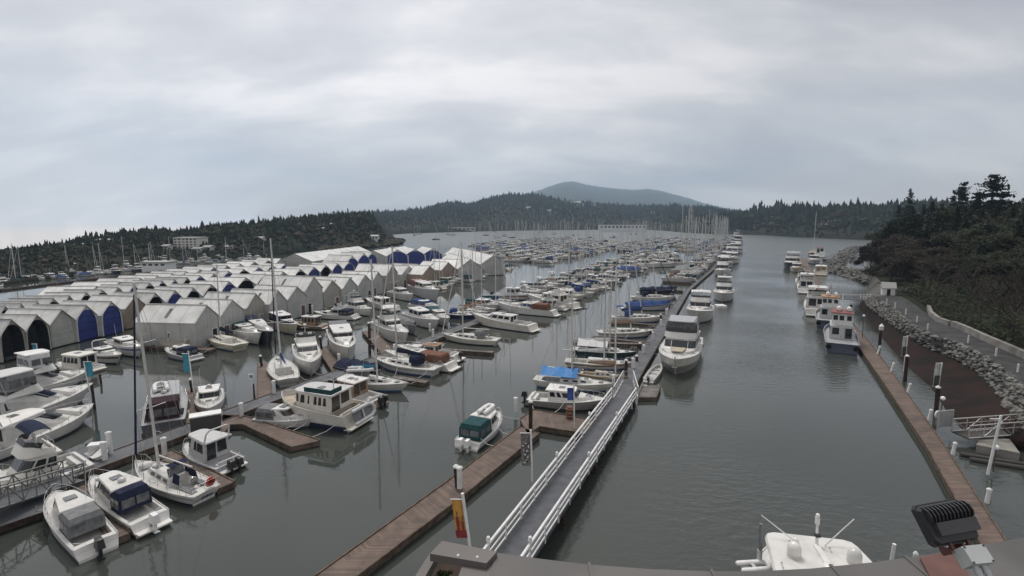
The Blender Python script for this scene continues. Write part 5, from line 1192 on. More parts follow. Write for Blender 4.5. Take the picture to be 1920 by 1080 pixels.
# far buildings
def building(label, x, y, wpx, hpx, D, m='whitepaint', nwin=(3, 1), name='house', cat='house', roofh=.4, flat=False, depth=8, group='houses on the far hill', gi=None):
    p = WZ(x, y, D) if gi is None else ground_at(x, y, gi).copy(); s = p.y / FPX; w_, h = wpx * s, hpx * s; root = empty(name, p); tag(root, label, cat, group)
    MB().box((0, depth / 2, h / 2 - 1), (w_, depth, h + 2), m).build('wall', root)
    if flat: MB().box((0, depth / 2, h + .2), (w_ + .8, depth + .8, .4), 'roof_pale').build('roof', root)
    else: MB().add([(-w_ / 2 - .4, -.4, h), (w_ / 2 + .4, -.4, h), (w_ / 2 + .4, depth + .4, h), (-w_ / 2 - .4, depth + .4, h), (-w_ / 2 - .4, depth / 2, h + h * roofh), (w_ / 2 + .4, depth / 2, h + h * roofh)], [(0, 1, 5, 4), (2, 3, 4, 5), (0, 4, 3), (1, 2, 5), (3, 2, 1, 0)], 'roof_grey').build('roof', root)
    for i in range(nwin[0]):
        for j in range(nwin[1]):
            MB().box((w_ * ((i + .5) / nwin[0] - .5), -.03, h * (j + .5) / nwin[1]), (w_ / nwin[0] * .6, .06, h / nwin[1] * .5), 'glaze').build('window', root)
    return root
building('pale four storey apartment block in front of the left wood', 357, 463, 44, 19, 232, 'ivory', (6, 4), 'apartment_block', 'building', flat=True, depth=10, group='shore buildings', gi=0)
building('long white marina building with flat roofs across the far basin', 1168, 429, 86, 7, 960, 'whitepaint', (12, 1), 'marina_building', 'building', flat=True, depth=20, group='shore buildings')
building('long low grey building behind the far mooring masts', 850, 432, 80, 5, 900, 'lightgrey', (10, 1), 'marina_building', 'building', flat=True, depth=20, group='shore buildings')
building('low white boatshed roof on the left shore by the masts', 288, 500, 46, 7, 190, 'whitepaint', (4, 1), 'boat_shed', 'building', flat=True, depth=6, group='shore buildings')
for i, (x, y, wp, hp, D) in enumerate(((395, 470, 14, 7, 236), (365, 472, 16, 6, 230), (418, 466, 10, 5, 245), (300, 470, 12, 6, 215), (158, 462, 26, 5, 228), (200, 458, 24, 6, 236), (492, 452, 14, 7, 262), (622, 428, 6, 6, 300), (598, 432, 7, 6, 300), (710, 448, 16, 6, 360))):
    building('%s pale house half hidden in the left shore wood' % ordinal(i), x, y, wp, hp, D, ('ivory', 'lightgrey', 'cream')[i % 3], (3, 1), depth=5, group='houses in the left wood', gi=0)
for i, (x, y, wp, hp, D) in enumerate(((1060, 385, 40, 5, 1500), (1085, 388, 12, 4, 1450), (1000, 393, 9, 4, 1350), (1020, 398, 8, 3, 1300), (1110, 387, 16, 4, 1450), (1130, 390, 10, 3, 1400), (1180, 387, 9, 3, 1450), (1075, 381, 14, 3, 1520), (1227, 402, 6, 3, 1250), (1150, 383, 10, 3, 1500))):
    building('%s pale house among trees on the far hill' % ordinal(i), x, y, wp, hp, D, ('whitepaint', 'ivory', 'lightgrey')[i % 3], (3, 1), depth=14, gi=1)
for i, (x, y, wp, hp, D) in enumerate(((1550, 425, 12, 4, 500), (1566, 422, 10, 5, 510), (1622, 421, 8, 3, 500))):
    building('%s pale house among conifers across the right channel' % ordinal(i), x, y, wp, hp, D, 'ivory', (2, 1), depth=6, group='houses across the channel', gi=2)
# ------------------------------------------------------------------ near parapet, floodlight, junction box
def near(px, py, z): return W(px, py, z)
hb_ = empty('rooftop_building', (0, 0, 0)); tag(hb_, 'grey metal capped roof parapet of the building below the camera', 'building')
ZP = HC - 1.25
top_pts = [W(x, y, ZP) for x, y in ((930, 1036), (1000, 1046), (1100, 1058), (1220, 1067), (1330, 1071), (1420, 1071), (1520, 1066), (1640, 1054), (1740, 1040), (1840, 1022), (1930, 1006), (2060, 985))]
mb = MB(); inn = [p + Vector((.02 * (i - 5), -.62, 0)) for i, p in enumerate(top_pts)]
for i in range(len(top_pts) - 1):
    a, b, c, d = top_pts[i], top_pts[i + 1], inn[i + 1], inn[i]; dn = Vector((0, 0, -.25)); mb.add([a, b, c, d, a + dn, b + dn, c + dn, d + dn], [(3, 2, 1, 0), (4, 5, 1, 0), (6, 7, 3, 2)] , 'roofcap2')
mb.build('parapet_cap', hb_)
P = [W(x, y, ZP + .02) for x, y in ((829, 1014), (932, 1034), (912, 1056), (806, 1038))]
MB().prism([(p.x, p.y, p.z - .03) for p in P], P, 'roofcap').build('corner_cap', hb_)
for x, y in ((859, 1042), (895, 1045)): q = W(x, y, ZP + .02); MB().sph((q.x, q.y, q.z), .006, 'pilecap', 6).build('rivet', hb_)
P = [W(x, y, ZP - .03) for x, y in ((806, 1037), (820, 1041), (792, 1090), (772, 1090))]; MB().prism([(p.x, p.y, p.z - .04) for p in P], P, 'roofcap').build('left_flashing', hb_)
P = [W(x, y, ZP - .004) for x, y in ((872, 1046), (935, 1058), (1000, 1100), (845, 1120))]; MB().prism([(p.x, p.y, p.z - .2) for p in P], P, 'roofcap').build('upstand', hb_)
P = [W(x, y, ZP - .20) for x, y in ((816, 1042), (876, 1052), (850, 1100), (778, 1100))]; MB().prism([(p.x, p.y, p.z - .05) for p in P], P, 'pilewood').build('gutter_bed', hb_)
yb = min(p.y for p in inn)
MB().box((.5, top_pts[4].y - .72, ZP - 5), (4.2, .9, 9.4), 'concrete').build('wall', hb_)
for x0_, x1_ in ((1105, 1112), (1335, 1336), (1560, 1552), (1700, 1690)):
    a_, b_ = W(x0_, interp([(930, 1036), (1000, 1046), (1100, 1058), (1220, 1067), (1330, 1071), (1420, 1071), (1520, 1066), (1640, 1054), (1740, 1040)], x0_), ZP + .002), None
    MB().box((a_.x, a_.y - .3, ZP + .002), (.012, .62, .005), 'roofcap2').build('cap_seam', hb_)
mo = MB()
for i in range(60):
    c = W(830 + rnd.gauss(0, 6), 1078 + rnd.gauss(0, 3), ZP - .15); a_ = Vector((rnd.uniform(-1, 1), rnd.uniform(-1, 1), rnd.uniform(0, 1))).normalized() * .02; b_ = a_.orthogonal().normalized() * .006; mo.add([c - b_, c + a_, c + b_], [(0, 1, 2)], 'grass')
tag(mo.build('roof_moss'), 'small tuft of pale moss growing in the roof gutter', 'moss', kind='stuff')
# floodlight
def frame_px(BL, BR, TL, yb, yt):
    a, b, c = WZ(*BL, yb), WZ(*BR, yb), WZ(*TL, yt); ex = (b - a); ey = c - a; n_ = ex.cross(ey).normalized(); ey = n_.cross(ex).normalized() * ey.length; cen = a + ex / 2 + ey / 2
    return cen, Matrix((ex.normalized(), ey.normalized(), n_)).transposed().to_euler(), ex.length, ey.length
fc, fr_, fw, fh = frame_px((1752, 1028), (1842, 1012), (1746, 950), 1.50, 1.57); fl = empty('floodlight', fc); fl.rotation_euler = fr_; tag(fl, 'black ribbed floodlight bracketed on the roof parapet', 'floodlight')
w2, h2 = fw / 2, fh / 2
def rrect(hw, hh, z, r=.012): return [(-hw + r, -hh, z), (hw - r, -hh, z), (hw, -hh + r, z), (hw, hh - r, z), (hw - r, hh, z), (-hw + r, hh, z), (-hw, hh - r, z), (-hw, -hh + r, z)]
MB().prism(rrect(w2, h2, -.022), rrect(w2 * .985, h2 * .985, -.004), 'lampblack').prism(rrect(w2 * .95, h2 * .93, -.004), rrect(w2 * .88, h2 * .85, .012), 'lampblack').build('housing', fl)
for i in range(12):
    x = -w2 * .80 + 2 * w2 * .86 * i / 11; pr_f = [(.06, .012), (.10, .030), (.35, .040), (.62, .036), (.80, .022), (.86, .004), (.5, .008)]
    q = [(x, v * h2, z) for v, z in pr_f]; q2 = [(x + .0045, v * h2, z) for v, z in pr_f]; kk = len(q)
    MB().add(q + q2, [tuple(range(kk))[::-1], tuple(range(kk, 2 * kk))] + [(j, (j + 1) % kk, kk + (j + 1) % kk, kk + j) for j in range(kk)], 'lampblack').build('cooling_fin', fl)
MB().prism([(-w2 * .70, -h2 * .56, .012), (w2 * .97, -h2 * .56, .012), (w2 * .97, h2 * .08, .012), (-w2 * .70, h2 * .08, .012)], [(-w2 * .68, -h2 * .53, .030), (w2 * .95, -h2 * .53, .030), (w2 * .95, h2 * .06, .034), (-w2 * .68, h2 * .06, .034)], 'lampgrey').build('driver_cover', fl)
br = MB()
for x in (-w2 * .30, w2 * .42): br.box((x, -h2 * .98, -.03), (.008, .05, .07), 'rust').tube((x - .012, -h2 * .95, -.015), (x + .012, -h2 * .95, -.015), .008, 'alu', 6)
br.box((w2 * .06, -h2 * 1.05, -.062), (w2 * .75, .05, .008), 'rust').build('bracket', fl)
for x in (-w2 * .38, w2 * .34, w2 * .50): MB().sph((x, -h2 * 1.02, -.012), .006, 'steel', 8).build('bolt', fl)
P = [W(x, y, ZP + .012) for x, y in ((1725, 1045), (1795, 1030), (1825, 1100), (1760, 1110))]; pl = MB().prism([(p.x, p.y, p.z - .01) for p in P], P, 'rust').build('mounting_plate', None); tag(pl, 'rust red mounting plate under the floodlight bracket', 'plate')
jc, jr, jw, jh = frame_px((1825, 1058), (1867, 1054), (1821, 1026), 1.42, 1.455); jb = empty('junction_box', jc); jb.rotation_euler = jr; tag(jb, 'pale grey junction box with four screws and two cable glands', 'junction box')
x2, y2 = jw / 2, jh / 2; tp_ = y2 * 2.4
MB().prism([(-x2 * 1.05, -y2 * 1.06, -.055), (x2 * 1.05, -y2 * 1.06, -.055), (x2 * 1.05, y2, -.055), (-x2 * 1.05, y2, -.055)], [(-x2 * .98, -y2 * .98, -.008), (x2 * .98, -y2 * .98, -.008), (x2 * .98, y2 * .98, -.008), (-x2 * .98, y2 * .98, -.008)], 'boxgrey').build('case', jb)
MB().prism(rrect(x2, y2, -.008, .004), rrect(x2 * .985, y2 * .985, 0, .004), 'boxgrey').build('lid', jb)
for x, y in ((-1, -1), (1, -1), (-1, 1), (1, 1)): MB().lathe([(.0032, 0), (.0032, .0015), (.001, .002)], (x * x2 * .86, y * y2 * .84, 0), 'lampblack', 8).build('screw', jb)
for x in (-.35, .4): MB().tube((x * x2, -y2, -.03), (x * x2, -y2 - .035, -.032), .0085, 'boxgrey', 10).tube((x * x2, -y2 - .012, -.03), (x * x2, -y2 - .022, -.031), .0105, 'boxgrey', 6).build('cable_gland', jb)
# ------------------------------------------------------------------ moored boats placed one by one
def put(fn, label, stern, bow, zs=.9, zb=1.3, Lk=1.0, Lset=None, **kw):
    s = W(*stern, zs); b = W(*bow, zb); s.z = b.z = 0; d = b - s
    if Lset: b = s + d.normalized() * Lset if Lset > 0 else b; s = s if Lset > 0 else b - d.normalized() * -Lset
    L = (b - s).length * Lk; r = fn(label, L, **kw); place(r, s, b); return r
def on(o, b, x, y, z, rz=0., rx=0.):
    t = b.rotation_euler.z; o.location = (b.location.x + x * math.cos(t) - y * math.sin(t), b.location.y + x * math.sin(t) + y * math.cos(t), z); o.rotation_euler = (rx, 0, t + rz); return o
def put_near(fn, label, bow, ang, L, zb=1.5, **kw):
    """bow pixel plus heading of the bow (degrees, world) and length"""
    b = W(*bow, zb); b.z = 0; d = Vector((math.cos(R(ang)), math.sin(R(ang)), 0)); s = b - d * L; r = fn(label, L, **kw); place(r, s, b); return r
HA = math.degrees(math.atan2(-.42, .907))     # heading towards the fairway
# --- lower left group
put(motorboat, 'nearest white cabin cruiser with outboard and clear cockpit enclosure', (180, 1012), (101, 920), .9, 1.3, B=2.25, full=3.0, house=(-.12, .30), hh=1.0, hw=.80, hw2=.72, rake=.85, nose=.7, trunk=None, wins=((.1, .95),), glass='glass', can='canvasgrey', canx=(-.33, -.13), ob='black', obn=1, dome=False, platform=False, hatch=True, stripe=None, fend=0, aft_win=False, overhang=.12, ants=1)
put(motorboat, 'white hardtop sport cruiser with navy cockpit panels and boarding platform', (281, 966), (172, 888), .95, 1.45, B=2.3, house=(-.14, .29), hh=1.2, hw=.80, rake=.9, nose=.75, trunk=(.20, .42), wins=((.12, .5), (.56, .93)), lowwin=((.2, .35), (.5, .65)), can='canvasnavy', canx=(-.29, -.13), ob='whitepaint', obn=1, dome=True, fend=0, ants=1, hulldark=1, stripe='silver', aft_win=False)
put(sailboat, 'white sloop nearest the camera with navy cockpit cloths and red lifebuoy', (388, 918), (253, 858), .95, 1.3, hull='white', boot='navy', stripe='greyhull', cover=None, genoa='canvasnavy', dodger=None, boom=True, mast_h=13.6, rake=(-.2, .55), mast='mastgrey', mastx=.14, bim=None)
s3 = bpy.data.objects['sailboat']; L3 = s3['L']; H3 = Hull(L3, L3 * .31, .11 * L3 + .1, .085 * L3 + .1, True, rake=.10, wl=.80, tw=.68); z3 = H3.zx(0)
MB().lathe([(.20, -.06), (.29, -.07), (.34, 0), (.29, .07), (.20, .06), (.18, 0), (.20, -.06)], (-L3 * .47, -.45, z3 + .45), 'ringred', 14, 'x').build('lifebuoy', s3)
for x0_, y_ in ((-.20, -.62), (-.27, -.62), (-.25, .6)): MB().pane((x0_ * L3, y_, z3 + .15), (x0_ * L3 + .75, y_, z3 + .2), (x0_ * L3 + .70, y_ * .8, z3 + .85), (x0_ * L3 + .05, y_ * .8, z3 + .8), 'canvasnavy', .03).build('cockpit_cloth', s3)
MB().pane((-L3 * .12, .6, z3 + .45), (-L3 * .12, -.6, z3 + .45), (-L3 * .08, -.5, z3 + .95), (-L3 * .08, .5, z3 + .95), 'clearvinyl', .02).tube((-L3 * .12, -.6, z3 + .45), (-L3 * .16, -.6, z3 + 1.25), .02, 'steel', 5).tube((-L3 * .12, .6, z3 + .45), (-L3 * .16, .6, z3 + 1.25), .02, 'steel', 5).pane((-L3 * .16, .62, z3 + 1.25), (-L3 * .16, -.62, z3 + 1.25), (-L3 * .09, -.6, z3 + 1.3), (-L3 * .09, .6, z3 + 1.3), 'canvasnavy', .03).build('spray_dodger', s3)
MB().lathe([(.30, 0), (.34, .12), (.28, .3), (.02, .36)], (L3 * .30, .15, H3.zx(L3 * .3) + .1), 'canvaswhite', 10, sy=1.4).build('foredeck_bag', s3)
nm = MB(); rx = -L3 * .492
for k, (y_, h_) in enumerate(((-.42, .12), (-.30, .16), (-.18, .10), (-.06, .15), (.06, .12), (.18, .10), (.30, .15))): nm.box((rx - .006, y_, z3 - .36 + .02 * (k % 2)), (.03, .05, h_), 'navy').box((rx - .006, y_ + .05, z3 - .40 + .03 * (k % 3)), (.03, .06, .035), 'navy')
nm.build('name_lettering', s3)
for y_ in (-1, 1): MB().box((-L3 * .36, y_ * .55, z3 + .02), (1.5, .4, .12), 'canvasgrey').build('cockpit_cushion', s3)
put(motorboat, 'grey aluminium pilothouse boat with twin black outboards', (432, 859), (347, 822), 1.0, 1.35, B=2.6, hull='greyhull', house=(-.22, .28), hh=1.55, hw=.82, rake=.5, nose=.5, trunk=None, wins=((.08, .5), (.56, .72)), houseM='lightgrey', roofm='lightgrey', deck='lightgrey', ob='black', obn=2, arc=True, platform=True, dome=False, aft_win=True, overhang=.25, rim='greyhull', hatch=False)
B_SED = put(motorboat, 'cream flybridge sedan with navy bimini and canvas wind deflector', (158, 849), (-91, 911), 1.1, 1.6, B=4.2, house=(-.22, .14), hh=1.55, hw=.80, rake=1.0, nose=.6, trunk=(.13, .36), wins=((.06, .42), (.5, .92)), glass='glass', fly=(-.22, .06), bim='canvasnavy', houseM='ivory', hull='ivory', dome=False, platform=False, fend=2, ants=0, stripe='ivory')
dn = dinghy('small white and black tender hung across the flybridge sedan stern', 2.3, 'whitepaint', hard=True); on(dn, B_SED, -B_SED['L'] / 2 - .75, .2, .95, R(90), R(35)); outboard(dn, -1.1, 0, .1, 'black', .6)
put(motorboat, 'large white sport yacht with long dark side windows and sharp bow', (-45, 836), (172, 748), 1.3, 1.9, B=4.3, house=(-.40, .31), hh=1.55, hw=.86, hw2=.66, rake=3.0, nose=1.0, trunk=(.25, .44), wins=((.40, 1.0),), lowwin=((.1, .4),), arc=True, dome=True, stripe='white', fend=1, hatch=True, ants=2)
put(motorboat, 'white flybridge yacht with blue window covers second from the sport yacht', (-75, 795), (172, 714), 1.3, 1.9, B=4.3, house=(-.30, .28), hh=1.5, hw=.86, hw2=.62, rake=2.6, nose=1.0, trunk=(.22, .42), wins=((.05, .48), (.52, .98)), glass='canvasnavy', fly=(-.26, .04), enc='canvasgrey', dome=True, fend=0, ants=1)
put(motorboat, 'white flybridge yacht with enclosed upper helm farthest of the three yachts', (-8, 730), (166, 683), 1.3, 1.9, B=4.2, house=(-.28, .28), hh=1.45, hw=.86, hw2=.62, rake=2.6, nose=1.0, trunk=(.22, .42), wins=((.22, .98),), fly=(-.22, .10), enc='canvaswhite', arc=True, dome=True, ants=1)
put(motorboat, 'cream round sterned trawler with a row of square cabin windows', (176, 672), (118, 664), 1.2, 1.5, Lk=1.15, B=3.0, hull='ivory', house=(-.34, .22), hh=1.6, hw=.80, rake=.3, nose=.4, wins=((.06, .24), (.29, .47), (.52, .70), (.75, .93)), trunk=None, houseM='ivory', roofm='ivory', dome=False, ants=0, stripe='cream', platform=True)
put(motorboat, 'white and black sport runabout with sweeping radar arch', (172, 656), (222, 667), .95, 1.2, Lk=1.1, B=2.6, boot='black', stripe='black', house=(-.1, .16), hh=.75, hw=.8, rake=.9, nose=.5, trunk=(.1, .42), wins=((.1, .9),), arc=True, dome=False, ants=0)
put(motorboat, 'white runabout with blue trimmed dark hatch beside the black striped one', (214, 640), (263, 656), .95, 1.2, Lk=1.1, B=2.6, stripe='bluehull', house=(-.16, .16), hh=.9, hw=.8, rake=.8, nose=.5, trunk=(.1, .42), wins=((.1, .9),), dome=False, ants=1)
put(motorboat, 'cream pilothouse trawler with tan decks beside the first plain boathouse', (286, 629), (349, 636), 1.2, 1.6, Lk=1.1, B=3.3, hull='cream', house=(-.18, .18), hh=1.5, hw=.75, rake=-.25, nose=.2, wins=((.06, .30), (.36, .62), (.68, .94)), trunk=(.16, .34), houseM='cream', roofm='ivory', deck='decktan', stripe='ivory', ants=0, dome=False)
put(motorboat, 'small grey hulled cabin boat with black cockpit canopy in open water', (364, 664), (312, 650), .9, 1.2, Lk=1.05, B=2.4, hull='greyhull', house=(-.1, .2), hh=.9, hw=.75, rake=.8, trunk=(.16, .38), can='canvasnavy', canx=(-.40, -.10), dome=False, ants=1)
put(sailboat, 'cream double ended sloop with upright white board on deck', (449, 646), (391, 626), .9, 1.2, Lk=1.1, hull='cream', cover='canvasnavy', genoa=None, dodger=None, mast_h=11, rake=(.2, -.3), deck='ivory', spread=1)
put(motorboat, 'white express cruiser with dark green camper canopy, bow towards viewer', (428, 612), (480, 630), .95, 1.3, Lk=1.1, B=2.9, house=(-.06, .14), hh=.8, hw=.8, rake=.9, trunk=(.10, .42), wins=((.1, .9),), can='canvasgreen', canx=(-.40, -.02), dome=False, ants=0)
put(motorboat, 'black hulled express cruiser with white swim deck near boathouses', (462, 606), (505, 634), .95, 1.2, Lk=1.1, B=2.6, hull='darkhull', house=(-.1, .14), hh=.8, hw=.8, rake=.8, trunk=(.1, .4), can='canvasnavy', canx=(-.4, -.08), dome=False, ants=1, deck='lightgrey')
put(motorboat, 'cream boat with navy cabin canvas and white deck box at bow', (512, 598), (554, 616), 1.0, 1.2, Lk=1.1, B=3.0, hull='cream', house=(-.3, .1), hh=1.3, hw=.85, houseM='canvasnavy', roofm='canvaswhite', rake=.3, wins=((.1, .4),), glass='clearvinyl', front=False, trunk=(.12, .4), dome=False, ants=0, aft_win=False)
put(motorboat, 'old wooden trawler with flat canopy roof near the plain boathouses', (606, 606), (548, 600), 1.0, 1.4, Lk=1.1, B=3.1, hull='canvastan', house=(-.3, .12), hh=1.5, hw=.7, rake=.1, houseM='canvastan', roofm='lightgrey', wins=((.1, .3), (.4, .6), (.7, .9)), trunk=(.1, .3), deck='decktan', ants=0, dome=False)
put(motorboat, 'white sedan cruiser with tall dark canopy before the round windowed boathouse', (664, 588), (590, 582), 1.1, 1.5, Lk=1.05, B=3.3, house=(-.18, .12), hh=1.1, hw=.82, rake=1.0, trunk=(.08, .40), wins=((.1, .9),), lowwin=((.15, .6),), can='canvasnavy', canx=(-.40, -.17), fly=(-.2, 0), dome=False, ants=0)
put(motorboat, 'white flybridge cruiser tucked behind the sedan with tall canopy', (652, 572), (694, 580), 1.1, 1.5, Lk=1.1, B=3.2, house=(-.2, .14), hh=1.3, hw=.8, trunk=(.1, .36), fly=(-.2, .02), arc=True)
put(motorboat, 'white sedan with dark window strip moored by the far plain boathouses', (737, 574), (689, 561), 1.0, 1.4, Lk=1.1, B=3.0, house=(-.2, .2), hh=1.2, hw=.8, glass='black', trunk=(.12, .38), dome=False)
put(motorboat, 'small white launch with stern door by the far plain boathouses', (736, 548), (772, 556), 1.0, 1.3, Lk=1.15, B=2.8, house=(-.2, .15), hh=1.2, hw=.8, trunk=(.1, .35), dome=False)
put(motorboat, 'grey cruiser with red canvas top beside the far plain boathouses', (776, 540), (822, 556), 1.1, 1.4, Lk=1.1, B=3.4, hull='lightgrey', house=(-.2, .15), hh=1.3, hw=.8, trunk=(.1, .35), can='redpaint', canx=(-.42, -.18), dome=True)
put(motorboat, 'pale cruiser fully enclosed in bright blue camper canvas', (776, 568), (822, 574), 1.0, 1.3, Lk=1.1, B=2.9, house=(-.1, .12), hh=.9, hw=.8, trunk=(.1, .4), can='canvasblue', canx=(-.42, .10), dome=False, ants=0)
put(motorboat, 'white sedan with navy windscreen cover and roof rack, bow towards viewer', (768, 588), (820, 604), 1.1, 1.5, Lk=1.1, B=3.2, house=(-.26, .12), hh=1.3, hw=.82, glass='canvasnavy', trunk=(.1, .40), rake=.8, dome=False, ants=1)
put(motorboat, 'white cruiser with pale green cockpit cover behind the navy windscreen sedan', (808, 586), (838, 600), 1.0, 1.3, Lk=1.2, B=2.8, house=(-.05, .2), hh=.9, can='canvasgreen', canx=(-.44, -.05), trunk=(.14, .4), dome=False, ants=0)
put(motorboat, 'low dark grey runabout under cover left of the navy windscreen sedan', (738, 600), (778, 618), .8, 1.0, Lk=1.1, B=2.4, hull='greyhull', cover='canvasgrey')
put(motorboat, 'white flybridge cruiser with bow at the brown finger and leaning pile', (703, 606), (751, 632), 1.2, 1.6, Lk=1.1, B=3.3, house=(-.22, .12), hh=1.35, hw=.82, rake=.9, trunk=(.1, .40), fly=(-.2, .02), bim='canvaswhite', dome=False, ants=0)
# --- middle left of main walkway
B_CLA = put(motorboat, 'dark hulled classic trawler with wine red canvas stern enclosure', (306, 790), (318, 716), 1.2, 1.6, B=3.5, hull='darkhull', boot='redpaint', house=(-.24, .18), hh=1.45, hw=.74, rake=.3, nose=.3, wins=((.06, .26), (.32, .52), (.58, .78)), trunk=(.16, .34), can='canvaswine', canx=(-.45, -.26), houseM='ivory', roofm='greyhull', deck='greyhull', rim='greyhull', dome=True, mastp=1.2, fend=2, platform=False)
dn = dinghy('white covered dinghy lying upside down on the dark trawler roof', 2.7, 'canvaswhite', hard=False); on(dn, B_CLA, -.6, .35, B_CLA['hz'] + .17, .1)
put(motorboat, 'small white express cruiser with black windscreen, bow to the kiosk', (394, 728), (391, 766), .95, 1.2, B=2.6, house=(-.20, .16), hh=1.0, hw=.8, rake=.8, nose=.6, trunk=(.12, .40), wins=((.1, .92),), dome=True, ants=1, stripe='white', fend=1)
put(sailboat, 'white sloop with blue cockpit cover and blue boom cover, stern to viewer', (541, 712), (517, 668), .9, 1.2, B=3.3, cover='canvasblue', genoa='canvasnavy', dodger=None, mast_h=15.5, rake=(0, .35), bim=None, stripe='silver', mastx=.02, wheel=False)
put(motorboat, 'white trunk cabin cruiser left of the finger, bow to the tug', (570, 646), (584, 688), 1.1, 1.6, B=3.5, house=(-.24, .12), hh=1.35, hw=.80, rake=.35, trunk=(.12, .38), wins=((.1, .45), (.52, .92)), glass='paleglass', fly=(-.22, .0), mastp=.8, stripe='ivory', fend=1, dome=True)
put(motorboat, 'white convertible cruiser with black windows right of the finger', (630, 622), (652, 666), 1.1, 1.7, B=3.6, house=(-.22, .14), hh=1.25, hw=.84, rake=.9, trunk=(.14, .40), wins=((.06, .94),), glass='black', can='canvasgrey', canx=(-.44, -.24), dome=False, fend=1, lowwin=((.1, .4),), ants=0)
put(motorboat, 'small white hardtop cabin boat with tinted screen by L-shaped finger', (486, 773), (591, 780), .95, 1.15, B=2.2, house=(-.12, .20), hh=.95, hw=.82, hw2=.72, rake=1.0, nose=.7, trunk=(.14, .40), wins=((.06, .46), (.52, .9)), glass='brownglass', can='canvasgrey', canx=(-.46, -.12), dome=False, ants=0, boot='boot', fend=0)
B_TUG = put(motorboat, 'cream and navy tug style trawler with green bridge weather cloths', (668, 774), (531, 738), 1.25, 2.1, B=4.2, hull='ivory', lower='navy', stripe='white', boot='navy', house=(-.30, .22), hh=1.7, hw=.80, rake=.2, nose=.8, wins=((.10, .20), (.25, .35), (.40, .50), (.64, .70), (.80, .94)), glass='brownglass', trunk=(.2, .34), houseM='ivory', roofm='lightgrey', deck='decktan', rim='ivory', stack=False, dome=True, mastp=1.6, fend=0, platform=True, bulw=.45, fs=1.35, fb=1.9, ants=2, full=2.8)
wc = boat_root('weather_cloth', 'green canvas weather cloth laced along the tug trawler upper deck', 'canvas'); on(wc, B_TUG, 0, 0, B_TUG['hz'] + .12)
cm = MB()
cm.box((-1.3, 1.60, .28), (3.0, .04, .44), 'canvasgreen')
cm.box((-2.82, .85, .28), (.04, 1.5, .44), 'canvasgreen'); cm.build('cloth', wc)
dn = dinghy('grey inflatable dinghy hoisted on edge across the tug trawler stern', 3.1, 'lightgrey'); on(dn, B_TUG, -B_TUG['L'] / 2 - .75, -.1, 1.35, R(-90), R(72))
put(motorboat, 'tan cabin boat with two black outboards behind the tug trawler', (710, 745), (612, 716), .95, 1.5, B=3.0, hull='decktan', house=(-.16, .2), hh=1.5, hw=.78, rake=.3, trunk=(.16, .36), wins=((.1, .3), (.38, .58), (.66, .9)), glass='brownglass', houseM='canvastan', roofm='white', ob='black', obn=2, dome=True, platform=False, ants=1)
B_TEA = put(sailboat, 'white sloop with teal deck cover, plumb bow towards the fairway', (640, 704), (766, 714), .95, 1.35, hull='white', boot='bootblue', cover='canvasteal', genoa=None, dodger='canvasgrey', mast_h=13.5, rake=(.1, -.5), mastx=.05, wheel=False)
dn = dinghy('pale canvas covered tender lying across the teal covered sloop bow', 3.0, 'canvaswhite'); on(dn, B_TEA, -1.2, -.5, 2.05, .5)
put(motorboat, 'low boat wholly under navy canvas behind the tug trawler', (640, 680), (712, 694), .9, 1.2, B=2.8, hull='darkhull', cover='canvasnavy')
put(sailboat, 'white sloop with navy spray hood and reverse transom beside grey finger', (822, 690), (700, 668), .95, 1.25, cover='canvasnavy', genoa='canvaswhite', dodger='canvasnavy', mast_h=14.5, rake=(.0, .3), mastx=.12, stripe='greyhull', bim=None)
put(motorboat, 'white cuddy boat with rust brown cockpit canvas and swim platform', (846, 681), (722, 660), .95, 1.3, B=2.9, house=(-.05, .14), hh=.85, hw=.8, trunk=(.08, .4), can='canvasrust', canx=(-.42, -.02), canwin=False, dome=False, ants=0, wins=((.1, .9),))
put(motorboat, 'white express with long tan bimini and black outboard near cream sloop', (858, 664), (744, 648), .95, 1.3, B=2.8, house=(-.2, .1), hh=1.0, hw=.8, roofm='canvastan', trunk=(.08, .42), ob='black', dome=True, ants=1, wins=((.1, .9),))
put(sailboat, 'long cream sloop with dinghies on deck beside the grey finger dock', (934, 636), (827, 622), .95, 1.35, hull='ivory', boot='boot', cover=None, genoa='canvaswhite', dodger='canvasgrey', mast_h=14.5, rake=(0, .3), mastx=.12, stripe='cream')
put(motorboat, 'cream motor sailer with flared bow next along from the cream sloop', (980, 616), (866, 596), 1.1, 1.5, B=3.4, hull='ivory', house=(-.2, .2), hh=1.0, hw=.7, wins=((.05, .3), (.36, .62), (.68, .94)), trunk=(.16, .36), mastp=9., dome=False, ants=0, boot='boot', stripe='cream')
put(motorboat, 'white boat with blue bow canvas and rust brown cockpit cover', (1016, 594), (904, 580), 1.0, 1.4, B=3.0, house=(-.15, .1), hh=1.0, hw=.8, can='canvasrust', canx=(-.40, -.12), trunk=(.1, .4), canwin=False, glass='canvasblue', dome=True, ants=1)
put(motorboat, 'cream sedan cruiser with long brown side windows, stern to the fairway', (1043, 577), (952, 560), 1.1, 1.5, B=3.4, hull='ivory', house=(-.28, .16), hh=1.3, hw=.82, glass='brownglass', trunk=(.1, .36), fly=(-.26, 0), houseM='ivory', dome=False)
put(sailboat, 'sloop with big blue cockpit tent near the fairway end of its finger', (1080, 556), (1006, 544), .95, 1.3, cover='canvasblue', dodger='canvasblue', genoa='canvaswhite', mast_h=13, bim='canvasblue')
B_FIS = put(motorboat, 'white fishing cruiser berthed stern first left of brown plank dock', (876, 822), (936, 768), .95, 1.2, B=2.6, house=(-.08, .24), hh=1.15, hw=.8, rake=.5, trunk=(.22, .42), wins=((.08, .45), (.52, .9)), can='canvasgreen', canx=(-.44, -.10), ob='whitepaint', obn=2, dome=False, platform=False, ants=1)
